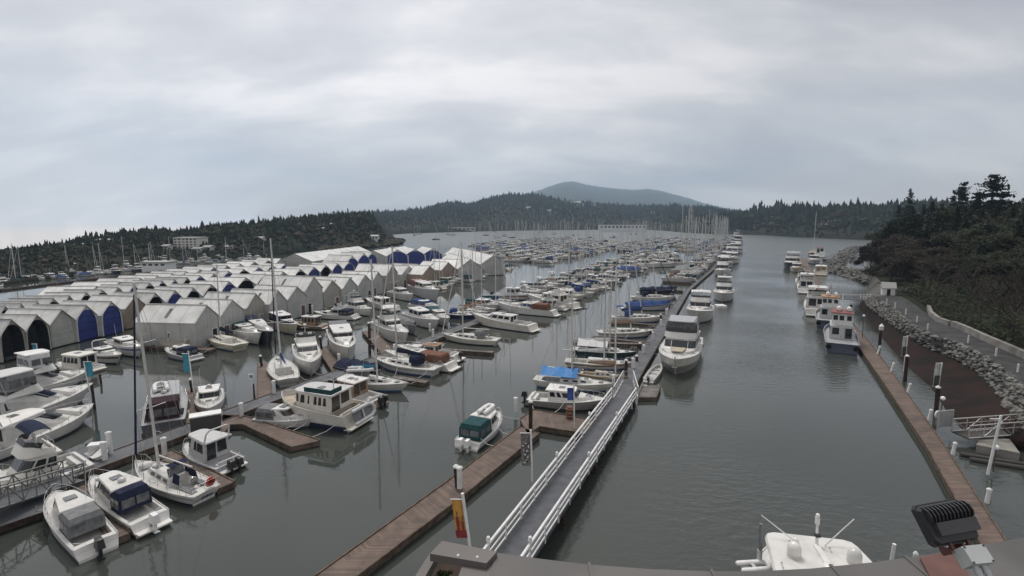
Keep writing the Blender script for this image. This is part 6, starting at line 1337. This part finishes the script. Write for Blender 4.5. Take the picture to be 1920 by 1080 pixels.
dn = dinghy('white canoe shaped kayak strapped on the fishing cruiser roof', 2.0, 'whitepaint'); on(dn, B_FIS, .6, 0, B_FIS['hz'] + .16)
# --- along the fairway walkway, bows to the walkway
put(motorboat, 'white and dark grey cuddy fishing boat with covered outboard', (993, 738), (1136, 746), 1.0, 1.35, B=2.9, stripe='silver', boot='darkhull', hull='silver', house=(-.22, .20), hh=1.05, hw=.78, rake=.8, trunk=(.16, .40), wins=((.08, .3), (.38, .55), (.62, .92)), ob='black', dome=False, ants=1, rim='white', hatch=True, platform=False)
put(sailboat, 'white sloop with bright blue tarpaulin tented over its boom', (1003, 706), (1152, 716), .95, 1.25, tarp='tarpblue', cover=None, genoa=None, dodger=None, mast_h=10, rake=(-.2, .3), wheel=False, hull='ivory', deck='deckwhite', mastx=-.02)
put(sailboat, 'small wooden sloop with tan decks and varnished hull', (1084, 694), (1178, 700), .85, 1.1, hull='cream', deck='decktan', wood=True, stripe='varnish', cover='canvastan', genoa=None, dodger=None, mast_h=12.5, rake=(-.6, 2.2), mastx=.25, wheel=False)
put(sailboat, 'white double ended ketch with open decks behind the wooden sloop', (1060, 673), (1187, 676), .9, 1.2, ketch=True, cover='canvaswhite', genoa=None, dodger=None, mast_h=10.5, hull='ivory', stripe='varnish')
put(sailboat, 'dark green hulled sloop with silver and white boom tarpaulin', (1073, 652), (1196, 658), .9, 1.2, hull='greenhull', cover='canvaswhite', genoa=None, dodger='canvasnavy', mast_h=9.5, tarp='canvaswhite', wheel=False)
put(sailboat, 'white sloop with long boom and white covered dinghy on foredeck', (1120, 622), (1230, 618), .9, 1.2, cover='canvastan', genoa=None, dodger=None, mast_h=12.5, rake=(-1, 1.2), hull='ivory', stripe='silver')
put(sailboat, 'blue covered sloop with blue mainsail bag and blue cockpit tent', (1146, 594), (1247, 592), .9, 1.2, cover='canvasblue', dodger='canvasblue', bim='canvasblue', genoa=None, mast_h=13, rake=(-2.0, 1.2), hull='ivory')
put(motorboat, 'motor boat wholly shrouded in dark blue canvas by the walkway', (1172, 572), (1258, 571), .9, 1.2, B=3.2, hull='lightgrey', cover='canvasblue')
put(sailboat, 'sloop with furled navy sail cover above the shrouded motor boat', (1182, 556), (1266, 555), .9, 1.2, cover='canvasnavy', dodger='canvasnavy', genoa='canvasnavy', mast_h=13.5, rake=(-1.8, 1.0))
put(motorboat, 'dark boat under navy winter canvas farther up the fairway walkway', (1200, 544), (1270, 543), .9, 1.2, B=3.4, hull='darkhull', cover='canvasnavy')
sk_ = boat_root('rowing_skiff', 'open aluminium skiff with outboard beside the square float', 'skiff'); a, b = W(1216, 714, .3), W(1238, 684, .5); L = (b - a).length; H = Hull(L, 1.5, .7, .5, tw=.85)
add_hull(sk_, H, 'alu', 'alu', rail='alu', cockpit=(-L * .46, L * .40, .38), deck='lightgrey'); place(sk_, a, b)
for x in (-.25, .0, .22): MB().box((x * L, 0, .38), (.25, 1.15, .05), 'alu').build('thwart', sk_)
outboard(sk_, -L / 2, 0, .35, 'black', .7)
# --- big yachts on the fairway side of the walkway
Y1 = put(motorboat, 'large white and silver flybridge yacht, bow towards the camera', (1303, 583), (1265, 676), 1.3, 2.2, Lset=-17.5, B=5.4, hull='ivory', stripe='silver', boot='silver', fb=2.35, fs=1.5, house=(-.24, .22), hh=1.55, hw=.86, hw2=.86, rake=2.4, nose=.8, trunk=(.20, .37), wins=((.06, .46), (.5, .93)), fly=(-.22, .09), enc='clearvinyl', encr='greyhull', hatch=False, lower='silver', fend=1, dome=True, ants=2, full=2.9, deck='deckwhite')
MB().prism(outline(3.6, 5.9, 2.0, 1.5, 2.55, .3), outline(3.65, 5.85, 1.9, 1.4, 2.67, .3), 'decktan').build('sun_pad', Y1)
MB().box((8.35, 0, 2.45), (.5, .16, .14), 'steel').tube((8.75, 0, 1.35), (8.85, 0, 2.2), .05, 'steel', 6).tube((8.74, -.3, 1.35), (8.74, .3, 1.35), .05, 'steel', 6).build('anchor', Y1)
put(motorboat, 'white sportfishing yacht with tall tower arch behind the silver yacht', (1322, 530), (1311, 583), 1.2, 2.6, Lset=-16, B=5.2, fb=2.6, fs=1.3, house=(-.16, .10), hh=1.6, hw=.78, rake=1.0, trunk=(.09, .30), wins=((.08, .92),), fly=(-.14, .05), bim='canvaswhite', arc=True, dome=True, full=2.6, ants=3)
put(motorboat, 'white flybridge motor yacht farthest up the group of three', (1368, 510), (1355, 551), 1.2, 2.2, Lset=-16, B=4.8, house=(-.2, .14), hh=1.5, hw=.8, rake=1.2, trunk=(.13, .36), wins=((.08, .92),), fly=(-.18, .06), hard=True, full=2.7)
fl_ = boat_root('white_float', 'small white square float off the farthest big yacht bow', 'float'); p = W(1351, 573, .3); fl_.location = (p.x, p.y, 0); MB().box((0, 0, .2), (2.0, 2.4, .5), 'whitepaint').build('body', fl_)
# --- right dock
def workboat(label, stern, bow, Lset, red=True):
    s, b = W(*stern, 1.2), W(*bow, 1.6); s.z = b.z = 0; b = s + (b - s).normalized() * Lset; L = Lset; root = boat_root('work_boat', label, 'work boat'); B = 4.3; H = Hull(L, B, 1.9, 1.25, full=3.2, tw=.95)
    add_hull(root, H, 'bluehull' if red else 'silver', 'navy', 'silver', rail='lightgrey', deck='greyhull', bulw=.5, transom='navy')
    z = H.zx(0); hs = House(root, 'deck_house', -L * .22, L * .18, B * .72, B * .66, z - .1, z + 1.9, .2, .0, .04, .3, 'lightgrey')
    for sg in (1, -1):
        for u in (.1, .4, .7): hs.window(sg, u, u + .2, .5, .8)
    hs.back(.08, .36, .08, .85, 'glass', 'door'); hs.back(.62, .9, .35, .85)
    w2 = House(root, 'wheelhouse', -L * .16, L * .12, B * .62, B * .56, z + 1.92, z + 3.7, -.1, .0, .02, .2, 'whitepaint')
    for sg in (1, -1):
        for u in (.08, .40, .70): w2.window(sg, u, u + .24, .42, .82)
    w2.front(.42, .85, .1); 
    for u in (.06, .42, .72): w2.back(u, u + .22, .42, .82)
    roof(root, -L * .19, L * .15, B * .70, B * .64, z + 3.72, .12, .3, 'redpaint' if red else 'orangebrown')
    for y in (-.9, .4): MB().lathe([(.28, -.6), (.34, -.5), (.34, .5), (.28, .6)], (-L * .02, y, z + 4.2), 'pilecap', 10, 'x').lathe([(.35, -.08), (.35, .08)], (-L * .02, y, z + 4.2), 'redpaint', 10, 'x').build('life_raft', root)
    MB().tube((L * .05, 0, z + 3.8), (L * .04, 0, z + 6.4), .07, 'whitepaint', 6).tube((L * .04, -.8, z + 5.4), (L * .04, .8, z + 5.4), .04, 'whitepaint', 5).build('mast', root)
    lad = MB()
    for y in (-.2, .2): lad.tube((-L * .22 - .1, y, z), (-L * .2, y, z + 2.1), .03, 'whitepaint', 5)
    for k in range(6): lad.tube((-L * .22 - .08, -.2, z + .3 * k + .2), (-L * .22 - .08, .2, z + .3 * k + .2), .025, 'whitepaint', 5)
    lad.build('ladder', root); stern_rail(root, H, -L * .3, .9)
    for y in (-.4, .42): MB().lathe([(.18, -.12), (.34, -.14), (.38, 0), (.34, .14), (.18, .12), (.16, 0), (.18, -.12)], (-L / 2 - .2, y * B * .95, .95), 'rubber', 12, 'x').build('tyre_fender', root)
    place(root, s, b); return root
workboat('blue hulled workboat with red roofed wheelhouse, stern to the camera', (1580, 648), (1563, 590), 13)
workboat('smaller red roofed workboat moored just beyond the blue workboat', (1556, 604), (1548, 570), 10, False)
put(motorboat, 'white flybridge yacht with wide dark aft windows on the right dock', (1532, 582), (1526, 540), 1.2, 2.0, Lset=15, B=4.6, house=(-.26, .14), hh=1.7, hw=.86, trunk=(.12, .35), fly=(-.26, .06), hard=True, fend=1)
put(motorboat, 'white cruiser with aft canopy beyond the wide windowed yacht', (1525, 543), (1522, 515), 1.2, 1.9, Lset=14, B=4.4, house=(-.2, .14), hh=1.5, hw=.82, trunk=(.12, .35), fly=(-.2, .04), bim='canvaswhite', arc=True)
put(motorboat, 'white sportfisher with curved arch on the right dock', (1523, 530), (1520, 505), 1.2, 1.9, Lset=12, B=4.2, house=(-.2, .14), hh=1.4, hw=.82, trunk=(.12, .35), fly=(-.18, .04), arc=True)
put(motorboat, 'cream motor launch with square tan cabin on the right dock', (1532, 510), (1530, 492), 1.2, 1.7, Lset=12, B=4.2, hull='cream', house=(-.3, .2), hh=1.8, hw=.9, rake=.2, houseM='cream', roofm='ivory', glass='canvastan', trunk=None)
put(motorboat, 'small cream trawler bow on beside the blue hulled yacht', (1518, 488), (1509, 503), 1.2, 1.8, Lset=-13, B=4.2, hull='cream', house=(-.2, .12), hh=1.6, houseM='cream', trunk=(.1, .3))
put(motorboat, 'large navy hulled yacht with white upper works, bow to the camera', (1500, 470), (1489, 494), 1.5, 2.6, Lset=-20, B=6.5, hull='navy', fb=3., fs=2., house=(-.24, .16), hh=2.0, hw=.84, trunk=(.15, .34), fly=(-.2, .08), hard=True, dome=True, ants=2)
put(sailboat, 'tall masted fishing ketch with red deckhouse at the right dock end', (1525, 476), (1524, 462), 1.2, 1.8, Lset=18, hull='redpaint', deck='decktan', cover=None, genoa=None, dodger=None, mast_h=22, ketch=False, B=5)
put(motorboat, 'white and red fishing trawler at the far end of right dock', (1537, 478), (1538, 466), 1.2, 2.2, Lset=18, B=5.2, house=(-.1, .2), hh=2.6, hw=.8, houseM='whitepaint', roofm='redpaint', rake=-.1, trunk=None, mastp=4, stripe='redpaint')
put(motorboat, 'second pale trawler rafted inside the navy yacht on right dock', (1512, 478), (1508, 486), 1.2, 2.2, Lset=-15, B=5, house=(-.2, .12), hh=2, hw=.8, houseM='whitepaint', trunk=(.1, .3), mastp=4)
# --- large yacht in the foreground whose roof shows above the parapet
c = W(1515, 1036, 5.2); H = Hull(12, 4.2, 2.0, 1.5, full=2.8); fy = boat_root('foreground_yacht', 'white hardtop yacht with two satellite domes just below the parapet', 'yacht'); fy.location = (c.x + .3, c.y - .6, 0); fy.rotation_euler = (0, 0, R(79))
add_hull(fy, H, 'white', 'navy', rail='white', cockpit=(-5.6, -4, .5)); hs = House(fy, 'cabin', -3.6, 2.6, 3.8, 3.3, 1.6, 3.5, 1.4, .2, .12, .8, 'white')
for sg in (1, -1): hs.window(sg, .06, .46, .4, .85); hs.window(sg, .52, .94, .4, .85)
hs.front(.45, .9); flybridge(fy, -3.4, 1.7, 3.5, 3.52, .75, 'white', 'black')
hp = MB()
for sg in (1, -1):
    for x in (-2.2, .8): hp.tube((x, sg * 1.6, 3.7), (x - .1, sg * 1.6, 5.12), .06, 'white', 6)
hp.build('hardtop_post', fy)
o0, o1 = [(-2.7, 2.45), (-1.6, 2.25), (1.35, 1.86), (1.64, 1.74), (1.76, 1.45)], None
ol = [(x, y, 5.1) for x, y in o0] + [(x, -y, 5.1) for x, y in reversed(o0)]; oh = [(x * .985, y * .965, 5.22) for x, y, z in ol]
ht = MB().prism(ol, oh, 'white', camber=.10).build('hardtop', fy)
MB().lathe([(1.0, 0), (1.0, .03), (.98, .045)], (-.2, 0, 5.235), 'white', 20, sy=1.35).build('hardtop_panel', ht)
for sg in (1, -1): MB().lathe([(.24, 0), (.26, .06), (.27, .22), (.26, .42), (.20, .56), (.10, .63), (.01, .65)], (.05, sg * 1.12, 5.26), 'white', 16).lathe([(.275, .12), (.275, .15)], (.05, sg * 1.12, 5.26), 'lightgrey', 16).build('satellite_dome', ht)
MB().box((.1, 0, 5.34), (1.5, .22, .16), 'white').lathe([(.30, 0), (.30, .1), (.2, .18), (.01, .2)], (-.55, -.02, 5.28), 'white', 12).build('radar_base', ht)
MB().tube((.9, -.05, 5.3), (1.15, -.1, 6.2), .07, 'white', 8, .05).box((1.16, -.1, 6.3), (.16, .14, .3), 'white').sph((1.16, -.1, 6.55), .09, 'pilecap', 8).box((1.0, -.08, 5.75), (.2, .2, .12), 'lampblack').build('light_mast', ht)
MB().tube((1.1, .75, 5.3), (1.6, 2.0, 6.05), .025, 'white', 6).sph((1.1, .7, 5.34), .11, 'white', 8).build('antenna', ht); MB().tube((1.0, -.4, 5.3), (1.6, -1.7, 6.3), .025, 'white', 6).build('antenna', ht)
for x, y in ((1.1, .95), (-.5, 1.75), (.9, -.55), (-1.2, .1)): MB().tube((x, y, 5.25), (x - .35, y + .05, 5.32), .025, 'lightgrey', 5).sph((x, y, 5.3), .04, 'lightgrey', 6).build('deck_light', ht)
dn = dinghy('white tender with grey seat on the yacht flybridge wing', 2.3, 'whitepaint'); dn.scale = (.6, .6, .6); dn.location = W(1418, 1066, 4.2); dn.rotation_euler = (0, 0, R(5))
p = W(1424, 1052, 4.3); q = WZ(1427, 982, p.y); dv = empty('tender_crane', p); tag(dv, 'grey tender crane boom rising beside the foreground yacht roof', 'crane'); MB().tube((0, 0, -.6), (q - p) * .3, .11, 'lightgrey', 8).tube((q - p) * .3, q - p, .075, 'canvasgrey', 6).build('boom', dv)
hpile('tall white capped pile right of the foreground yacht roof', (1666, 1062), (1677, 1020), m='whitepaint', cap=False, r=.10); hpile('short white pile just above the roof edge near floodlight', (1712, 1052), (1717, 1040), m='whitepaint', r=.12)
# ------------------------------------------------------------------ rows built from a fleet of types
index_kids()
FLEET = []
def proto(fn, desc, cat, **kw):
    r = fn(desc if fn is motorboat else 'prototype boat kept for copying only here', **kw); cat = r['category']; FLEET.append((r, desc, cat, r['L'], fn is sailboat)); return r
LABELS.clear()
covs = ['canvasblue', 'canvasnavy', 'canvaswhite', 'canvasgreen', 'canvastan']
cn = {'canvasblue': 'blue', 'canvasnavy': 'navy', 'canvaswhite': 'white', 'canvasgreen': 'green', 'canvastan': 'tan'}
for i, c_ in enumerate(covs): proto(sailboat, 'white sloop with %s sail cover' % cn[c_], 'sailboat', L=9.5 + .6 * i, cover=c_, genoa=('canvaswhite', None, c_, 'canvaswhite', None)[i], dodger=(None, 'canvasnavy', None, 'canvasgreen', 'canvastan')[i], mast_h=15 + i, wheel=False)
proto(sailboat, 'dark hulled sloop with white sail cover', 'sailboat', L=10.5, hull='navy', cover='canvaswhite', dodger='canvasblue', wheel=False)
proto(sailboat, 'wooden ketch with cream hull', 'sailboat', L=11, hull='cream', deck='decktan', wood=True, ketch=True, dodger=None, genoa=None, wheel=False)
proto(motorboat, 'white express cruiser with dark windscreen', 'motor boat', stripe='navy', L=8.5, trunk=(.1, .42), house=(-.12, .16), hh=.85, dome=False, ants=1)
proto(motorboat, 'white flybridge cruiser with white bimini', 'motor boat', L=11, fly=(-.2, .03), bim='canvaswhite', house=(-.24, .14), hh=1.4)
proto(motorboat, 'white flybridge cruiser with navy bimini', 'motor boat', stripe='bluehull', L=11.5, fly=(-.2, .03), bim='canvasnavy', house=(-.24, .14), hh=1.4, can='canvasnavy', canx=(-.44, -.25))
proto(motorboat, 'white hardtop cruiser with radar arch', 'motor boat', stripe='greyhull', L=10, house=(-.18, .18), hh=1.15, arc=True, trunk=(.14, .4))
proto(motorboat, 'cream trawler with short mast', 'motor boat', L=10.5, hull='cream', houseM='ivory', house=(-.28, .16), hh=1.6, rake=.2, trunk=(.14, .34), wins=((.08, .3), (.38, .6), (.68, .92)), mastp=2.5)
proto(motorboat, 'white sedan cruiser with green canvas', 'motor boat', L=9.5, house=(-.14, .18), can='canvasgreen', canx=(-.44, -.15), dome=False)
proto(motorboat, 'white sedan cruiser with blue canvas', 'motor boat', L=9.0, house=(-.10, .16), can='canvasblue', canx=(-.44, -.11), dome=False)
proto(motorboat, 'blue covered motor boat', 'motor boat', L=8.5, cover='canvasblue', hull='lightgrey')
proto(motorboat, 'dark hulled motor yacht with white cabin', 'motor boat', L=12, hull='navy', fly=(-.2, .03), hard=True, house=(-.24, .15), hh=1.4)
proto(motorboat, 'white pilothouse boat with outboard', 'motor boat', stripe='redpaint', L=7.5, house=(-.1, .22), hh=1.3, ob='black', dome=False, rake=.4)
index_kids()
JM = {}
USED = set()
def spawn(k, p, ang, label, group, s=1.0, far=False):
    r, desc, cat, L, sail = FLEET[k]
    if far:
        if k not in JM: JM[k] = joined(r, 'far_' + r.name)
        o = bpy.data.objects.new(r.name, JM[k]); C.objects.link(o)
    elif k not in USED: o = r; USED.add(k)
    else: o = copy_tree(r)
    o.location = (p.x, p.y, 0); o.rotation_euler = (0, 0, ang); o.scale = (s, s, s * rnd.uniform(.95, 1.05)); tag(o, label, cat, group); return o
rs = random.Random(11)
SAIL = [k for k, f in enumerate(FLEET) if f[4]]; MOT = [k for k, f in enumerate(FLEET) if not f[4]]
YM = [k for k in MOT if 'flybridge' in FLEET[k][1] or 'hardtop' in FLEET[k][1]]
WT = {k: (.35 if ('blue' in FLEET[k][1] or 'navy' in FLEET[k][1]) else 1.) for k in range(len(FLEET))}
def pick(ps):
    S_ = SAIL if rs.random() < ps else MOT; return rs.choices(S_, [WT[k] for k in S_])[0]
ROWB = {}
def row(a0, a1, bf, side, ln, place_words, group, step=(3.4, 4.1), psail=.45, out=1.4, skip=(), flip=.3, farA=170, grow=0.):
    a = a0; i = 0
    while a < a1:
        k = pick(psail); r, desc, cat, L, sl_ = FLEET[k]; s = min(1.25, ln / L) * rs.uniform(.88, 1.06); LL = L * s
        if rs.random() > .06 and not any(x0 <= a <= x1 for x0, x1 in skip):
            p = G(a, bf(a) + side * (out + LL / 2)); hd = math.atan2(V2.y, V2.x) + (math.pi if (side > 0) != (rs.random() < flip) else 0) + rs.uniform(-.03, .03)
            ROWB.setdefault(place_words, []).append((spawn(k, p, hd, '%s, %s %s' % (desc, ordinal(i), place_words), group, s, a > farA), desc, LL / 2, LL * .16)); i += 1
        a += rs.uniform(*step) * (1 + grow * (a - a0))
row(98, 300, lambda a: bA(a), 1, 9.2, 'along the fairway side of main walkway', 'boats on the fairway side of the main walkway', skip=((98, 99),), psail=.45)
row(74, 300, lambda a: bA(a), -1, 9.2, 'along the boathouse side of main walkway', 'boats on the boathouse side of the main walkway', psail=.5)
row(108, 186, lambda a: bB(a), 1, 8.5, 'along the boathouse walkway', 'boats on the boathouse walkway', psail=.2)
row(165, 640, lambda a: bC(a), -1, 9.5, 'left of the fairway walkway', 'boats on the left of the fairway walkway', psail=.72, step=(3.6, 4.4), grow=.003)
for i, (x, y) in enumerate(((1354, 516), (1360, 501), (1362, 489), (1369, 479), (1369, 470), (1376, 463), (1375, 456), (1380, 450), (1380, 445), (1384, 441), (1371, 493), (1379, 474), (1383, 457))):
    k = rs.choice(YM); p = W(x, y); spawn(k, p, math.atan2(-U2.y, -U2.x), '%s, %s yacht of the far fairway line' % (FLEET[k][1], ordinal(i)), 'yachts lying along the fairway edge', 1.45 + i * .06, i > 3)
for i, (b0, a0, a1) in enumerate(((-92, 215, 420), (-120, 235, 450), (-62, 315, 520), (-148, 290, 470), (-40, 330, 540), (-76, 340, 560), (-176, 330, 500))):
    nm = ('nearest', 'second', 'third', 'fourth', 'fifth', 'sixth', 'outermost')[i]
    l_, r_ = straight(G(a0, b0), G(a1, b0), 2.2); dock('%s grey far pontoon of the outer basin' % nm, l_, r_, .5, 'concretedeck', group='far pontoons')
    for s, w_ in ((1, 'right'), (-1, 'left')): row(a0, a1, lambda a: b0, s, 11, 'on the %s side of %s far pontoon' % (w_, nm), 'boats on the far pontoons', psail=.22, step=(3.7, 4.9), farA=0, grow=.002)
# white yachts lying on the cross pontoon
l_, r_ = straight(W(1170, 500, .5), W(1292, 494, .5), 2.5); dock('grey cross pontoon carrying four large white yachts', l_, r_, .5, 'concretedeck')
for i, x in enumerate((1187, 1212, 1243, 1272)):
    p = W(x, 502 - i * 1.2, .2); k = MOT[1] if i % 2 else MOT[3]; spawn(k, p, .15, '%s, %s from left on the cross pontoon' % (FLEET[k][1], ordinal(i)), 'large yachts on the cross pontoon', 1.25, True)
# boats behind the boathouses on the left shore, and anchored in the far bay
i = 0
for (x0, y0), (x1, y1), n in (((-40, 536), (270, 505), 30), ((120, 512), (330, 492), 22), ((270, 500), (500, 482), 26)):
    for j in range(n):
        u = (j + rs.random() * .6) / n; p = W(x0 + (x1 - x0) * u, y0 + (y1 - y0) * u + rs.uniform(-4, 4)); k = rs.choice(SAIL[:6]) if rs.random() < .3 else rs.choice(MOT)
        spawn(k, p, rs.uniform(0, 6.28) if rs.random() < .2 else math.atan2(V2.y, V2.x) + rs.uniform(-.2, .2), '%s, %s of the moorings under the left wood' % (FLEET[k][1], ordinal(i)), 'boats moored under the left wood', .62, True); i += 1
for j in range(26):
    y = rs.uniform(434, 448); x = rs.uniform(770, 1235); p = W(x, y + (3 if x < 860 else 0)); k = rs.choice(SAIL); spawn(k, p, rs.uniform(0, 6.28), '%s, %s boat anchored in the far bay' % (FLEET[k][1], ordinal(j)), 'sailboats anchored in the far bay', .8, True)
put(motorboat, 'white motor launch lying by the breakwater behind the arched boathouses', (92, 547), (134, 541), .9, 1.3, B=2.6, house=(-.2, .16), hh=1.2, dome=False)
# keep hulls clear of docks and of each other
bpy.context.view_layer.update()
DOCKS = [o for o in bpy.data.objects if o.parent is None and o.get('category') in ('dock', 'finger dock', 'float')]
DP = {}
for d in DOCKS:
    P = []
    for c in d.children:
        if not c.name.startswith('deck'): continue
        for pg in c.data.polygons:
            q = [c.data.vertices[i].co for i in pg.vertices]; n = max(2, int((q[0] - q[3]).length / .5))
            for i in range(n + 1):
                for j in range(5): P.append((q[0].lerp(q[3], i / n)).lerp(q[1].lerp(q[2], i / n), j / 4) + d.location)
    DP[d.name] = P
def inside(o, hl, hw, P):
    cs, sn = math.cos(o.rotation_euler.z), math.sin(o.rotation_euler.z); r = []
    for p in P:
        x, y = p.x - o.location.x, p.y - o.location.y
        if abs(x) + abs(y) > 2 * hl: continue
        u, v = x * cs + y * sn, -x * sn + y * cs; lim = hw * (1 if u < hl * .1 else max(.1, 1 - ((u - hl * .1) / (hl * .9)) ** 1.8))
        if abs(u) < hl and abs(v) < lim: r.append((u, v, lim))
    return r
HERO = {}
for o in bpy.data.objects:
    if o.parent is None and o.get('category') and o.type == 'EMPTY' and not any(o == f[0] for f in FLEET) and 'L' in o.keys() and not o.get('group'):
        h = [c for c in o.children if c.name.startswith('hull')][0]; HERO[o.name] = (o, max(v.co.x for v in h.data.vertices) * .93, max(v.co.y for v in h.data.vertices) * .92)
auto = {d.name for L_ in AUTOF.values() for d in L_}
for it in range(4):
    for o, hl, hw in HERO.values():
        if o.location.y < 63: continue
        R_ = []
        for d in DOCKS:
            if d.name not in auto: R_ += inside(o, hl, hw, DP[d.name])
        if not R_: continue
        c = [(max(u + hl for u, v, l in R_), 1, 0), (max(hl - u for u, v, l in R_), -1, 0), (max(v + l for u, v, l in R_), 0, 1), (max(l - v for u, v, l in R_), 0, -1)]; m_, a_, b_ = min(c); m_ = min(m_ + .1, 1.6)
        z_ = o.rotation_euler.z; dv_ = Vector((math.cos(z_) * a_ - math.sin(z_) * b_, math.sin(z_) * a_ + math.cos(z_) * b_, 0)) * m_; o.location += dv_
for o, hl, hw in HERO.values():
    if o.location.y > 90: continue
    cs, sn = math.cos(o.rotation_euler.z), math.sin(o.rotation_euler.z); rp_ = MB()
    for u, v in ((.93, .05), (-.93, .85), (-.93, -.85), (0, .98), (0, -.98)):
        w_ = o.location + Vector((cs * u * hl - sn * v * hw, sn * u * hl + cs * v * hw, 0)); best = min((((Vector((p.x, p.y, 0)) - w_).length, p) for d in DOCKS if (d.location - w_).length < 70 for p in DP[d.name]), key=lambda t_: t_[0])
        if .2 < best[0] < 3.2:
            q = best[1] - o.location; loc = Vector((q.x * cs + q.y * sn, -q.x * sn + q.y * cs, .55)); st_ = Vector((u * hl, v * hw, .95)); mid = (loc + st_) / 2 - Vector((0, 0, .18)); rp_.path([st_, mid, loc], .022, 'canvaswhite', 4)
    if rp_.f: rp_.build('mooring_line', o)
def kill(o):
    for c in list(o.children_recursive): bpy.data.objects.remove(c)
    bpy.data.objects.remove(o)
solid = [(o, hl, hw) for o, hl, hw in HERO.values()]
rim_ = lambda o, hl, hw: [o.location + Vector((math.cos(o.rotation_euler.z) * u * hl - math.sin(o.rotation_euler.z) * v * hw, math.sin(o.rotation_euler.z) * u * hl + math.cos(o.rotation_euler.z) * v * hw, 0)) for u in (-.95, -.5, 0, .5, .9) for v in (-.8, 0, .8)]
for words, L_ in ROWB.items():
    kept = []
    for o, desc, hl, hw in L_:
        R1 = rim_(o, hl, hw)
        if any((o.location - q.location).length < hl + l2 and (inside(q, l2, w2_, R1) or inside(o, hl, hw, rim_(q, l2, w2_))) for q, l2, w2_ in solid):
            if o in [f[0] for f in FLEET]: o.location = (o.location.x, o.location.y, 0); USED.discard([f[0] for f in FLEET].index(o))
            else: kill(o)
            continue
        solid.append((o, hl, hw)); kept.append((o, desc))
    if words == 'left of the fairway walkway':
        for o, desc in kept:
            if 'sloop' in desc or 'ketch' in desc: o.scale.z *= 1.4
    for i, (o, desc) in enumerate(kept): o['label'] = '%s, %s %s' % (desc, ordinal(i), words)
for fmt, L_ in AUTOF.items():
    kept = [d for d in L_ if not any((d.location - o.location).length < 25 and inside(o, hl, hw * .85, DP[d.name]) for o, hl, hw in solid)]
    for d in L_:
        if d not in kept: kill(d)
    for i, d in enumerate(kept): d['label'] = fmt % ordinal(i)
# fleet types that no row used are removed
index_kids()
for k, (r, *_r) in enumerate(FLEET):
    if k not in USED:
        for o in list(KIDS.get(r.name, ())):
            for q in KIDS.get(o.name, ()): bpy.data.objects.remove(q)
            bpy.data.objects.remove(o)
        bpy.data.objects.remove(r)
# masts of boats that lie inside the berths show as bare poles; breakwater boom behind the boathouses
bm_ = MB(); P = [W(x, y, .2) for x, y in ((-60, 549), (0, 545), (140, 528), (275, 512), (330, 505))]
for a, b in zip(P, P[1:]): bm_.tube((a.x, a.y, .1), (b.x, b.y, .1), .5, 'pilewood', 6)
tag(bm_.build('log_boom'), 'dark log boom breakwater floating behind the arched boathouses', 'log boom')
lb2 = MB(); P = [W(x, y, .1) for x, y in ((1800, 852), (1860, 862), (1925, 872))]
for k in (0, .9):
    for a, b in zip(P, P[1:]): lb2.tube((a.x, a.y - k, .12), (b.x, b.y - k, .12), .22, 'planksgrey', 6)
tag(lb2.build('float_boom'), 'grey segmented boom floating below the truss ramp', 'boom')
bp = [W(x, y, .5) for x, y in ((1830, 838), (1848, 812), (1893, 828), (1912, 854))]; ab_ = MB().prism([(p.x, p.y, -.5) for p in bp], [(p.x, p.y, .7) for p in bp], 'concrete').build('concrete_block'); tag(ab_, 'sloping grey concrete abutment block under the truss ramp', 'abutment')
# ------------------------------------------------------------------ haze
import os
if not os.environ.get('NOHAZE'):
    hm = bpy.data.materials.new('haze_air'); hm.use_nodes = True; t = hm.node_tree; t.nodes.clear(); ho = t.nodes.new('ShaderNodeOutputMaterial'); pv = t.nodes.new('ShaderNodeVolumePrincipled')
    pv.inputs['Color'].default_value = (.58, .78, 1.0, 1); pv.inputs['Density'].default_value = .00017; pv.inputs['Anisotropy'].default_value = .2; t.links.new(pv.outputs[0], ho.inputs['Volume']); MATS['haze'] = hm
    hb = MB(); hb.box((0, 3600, 300), (5300, 7300, 614), 'haze'); tag(hb.build('haze'), kind='stuff')
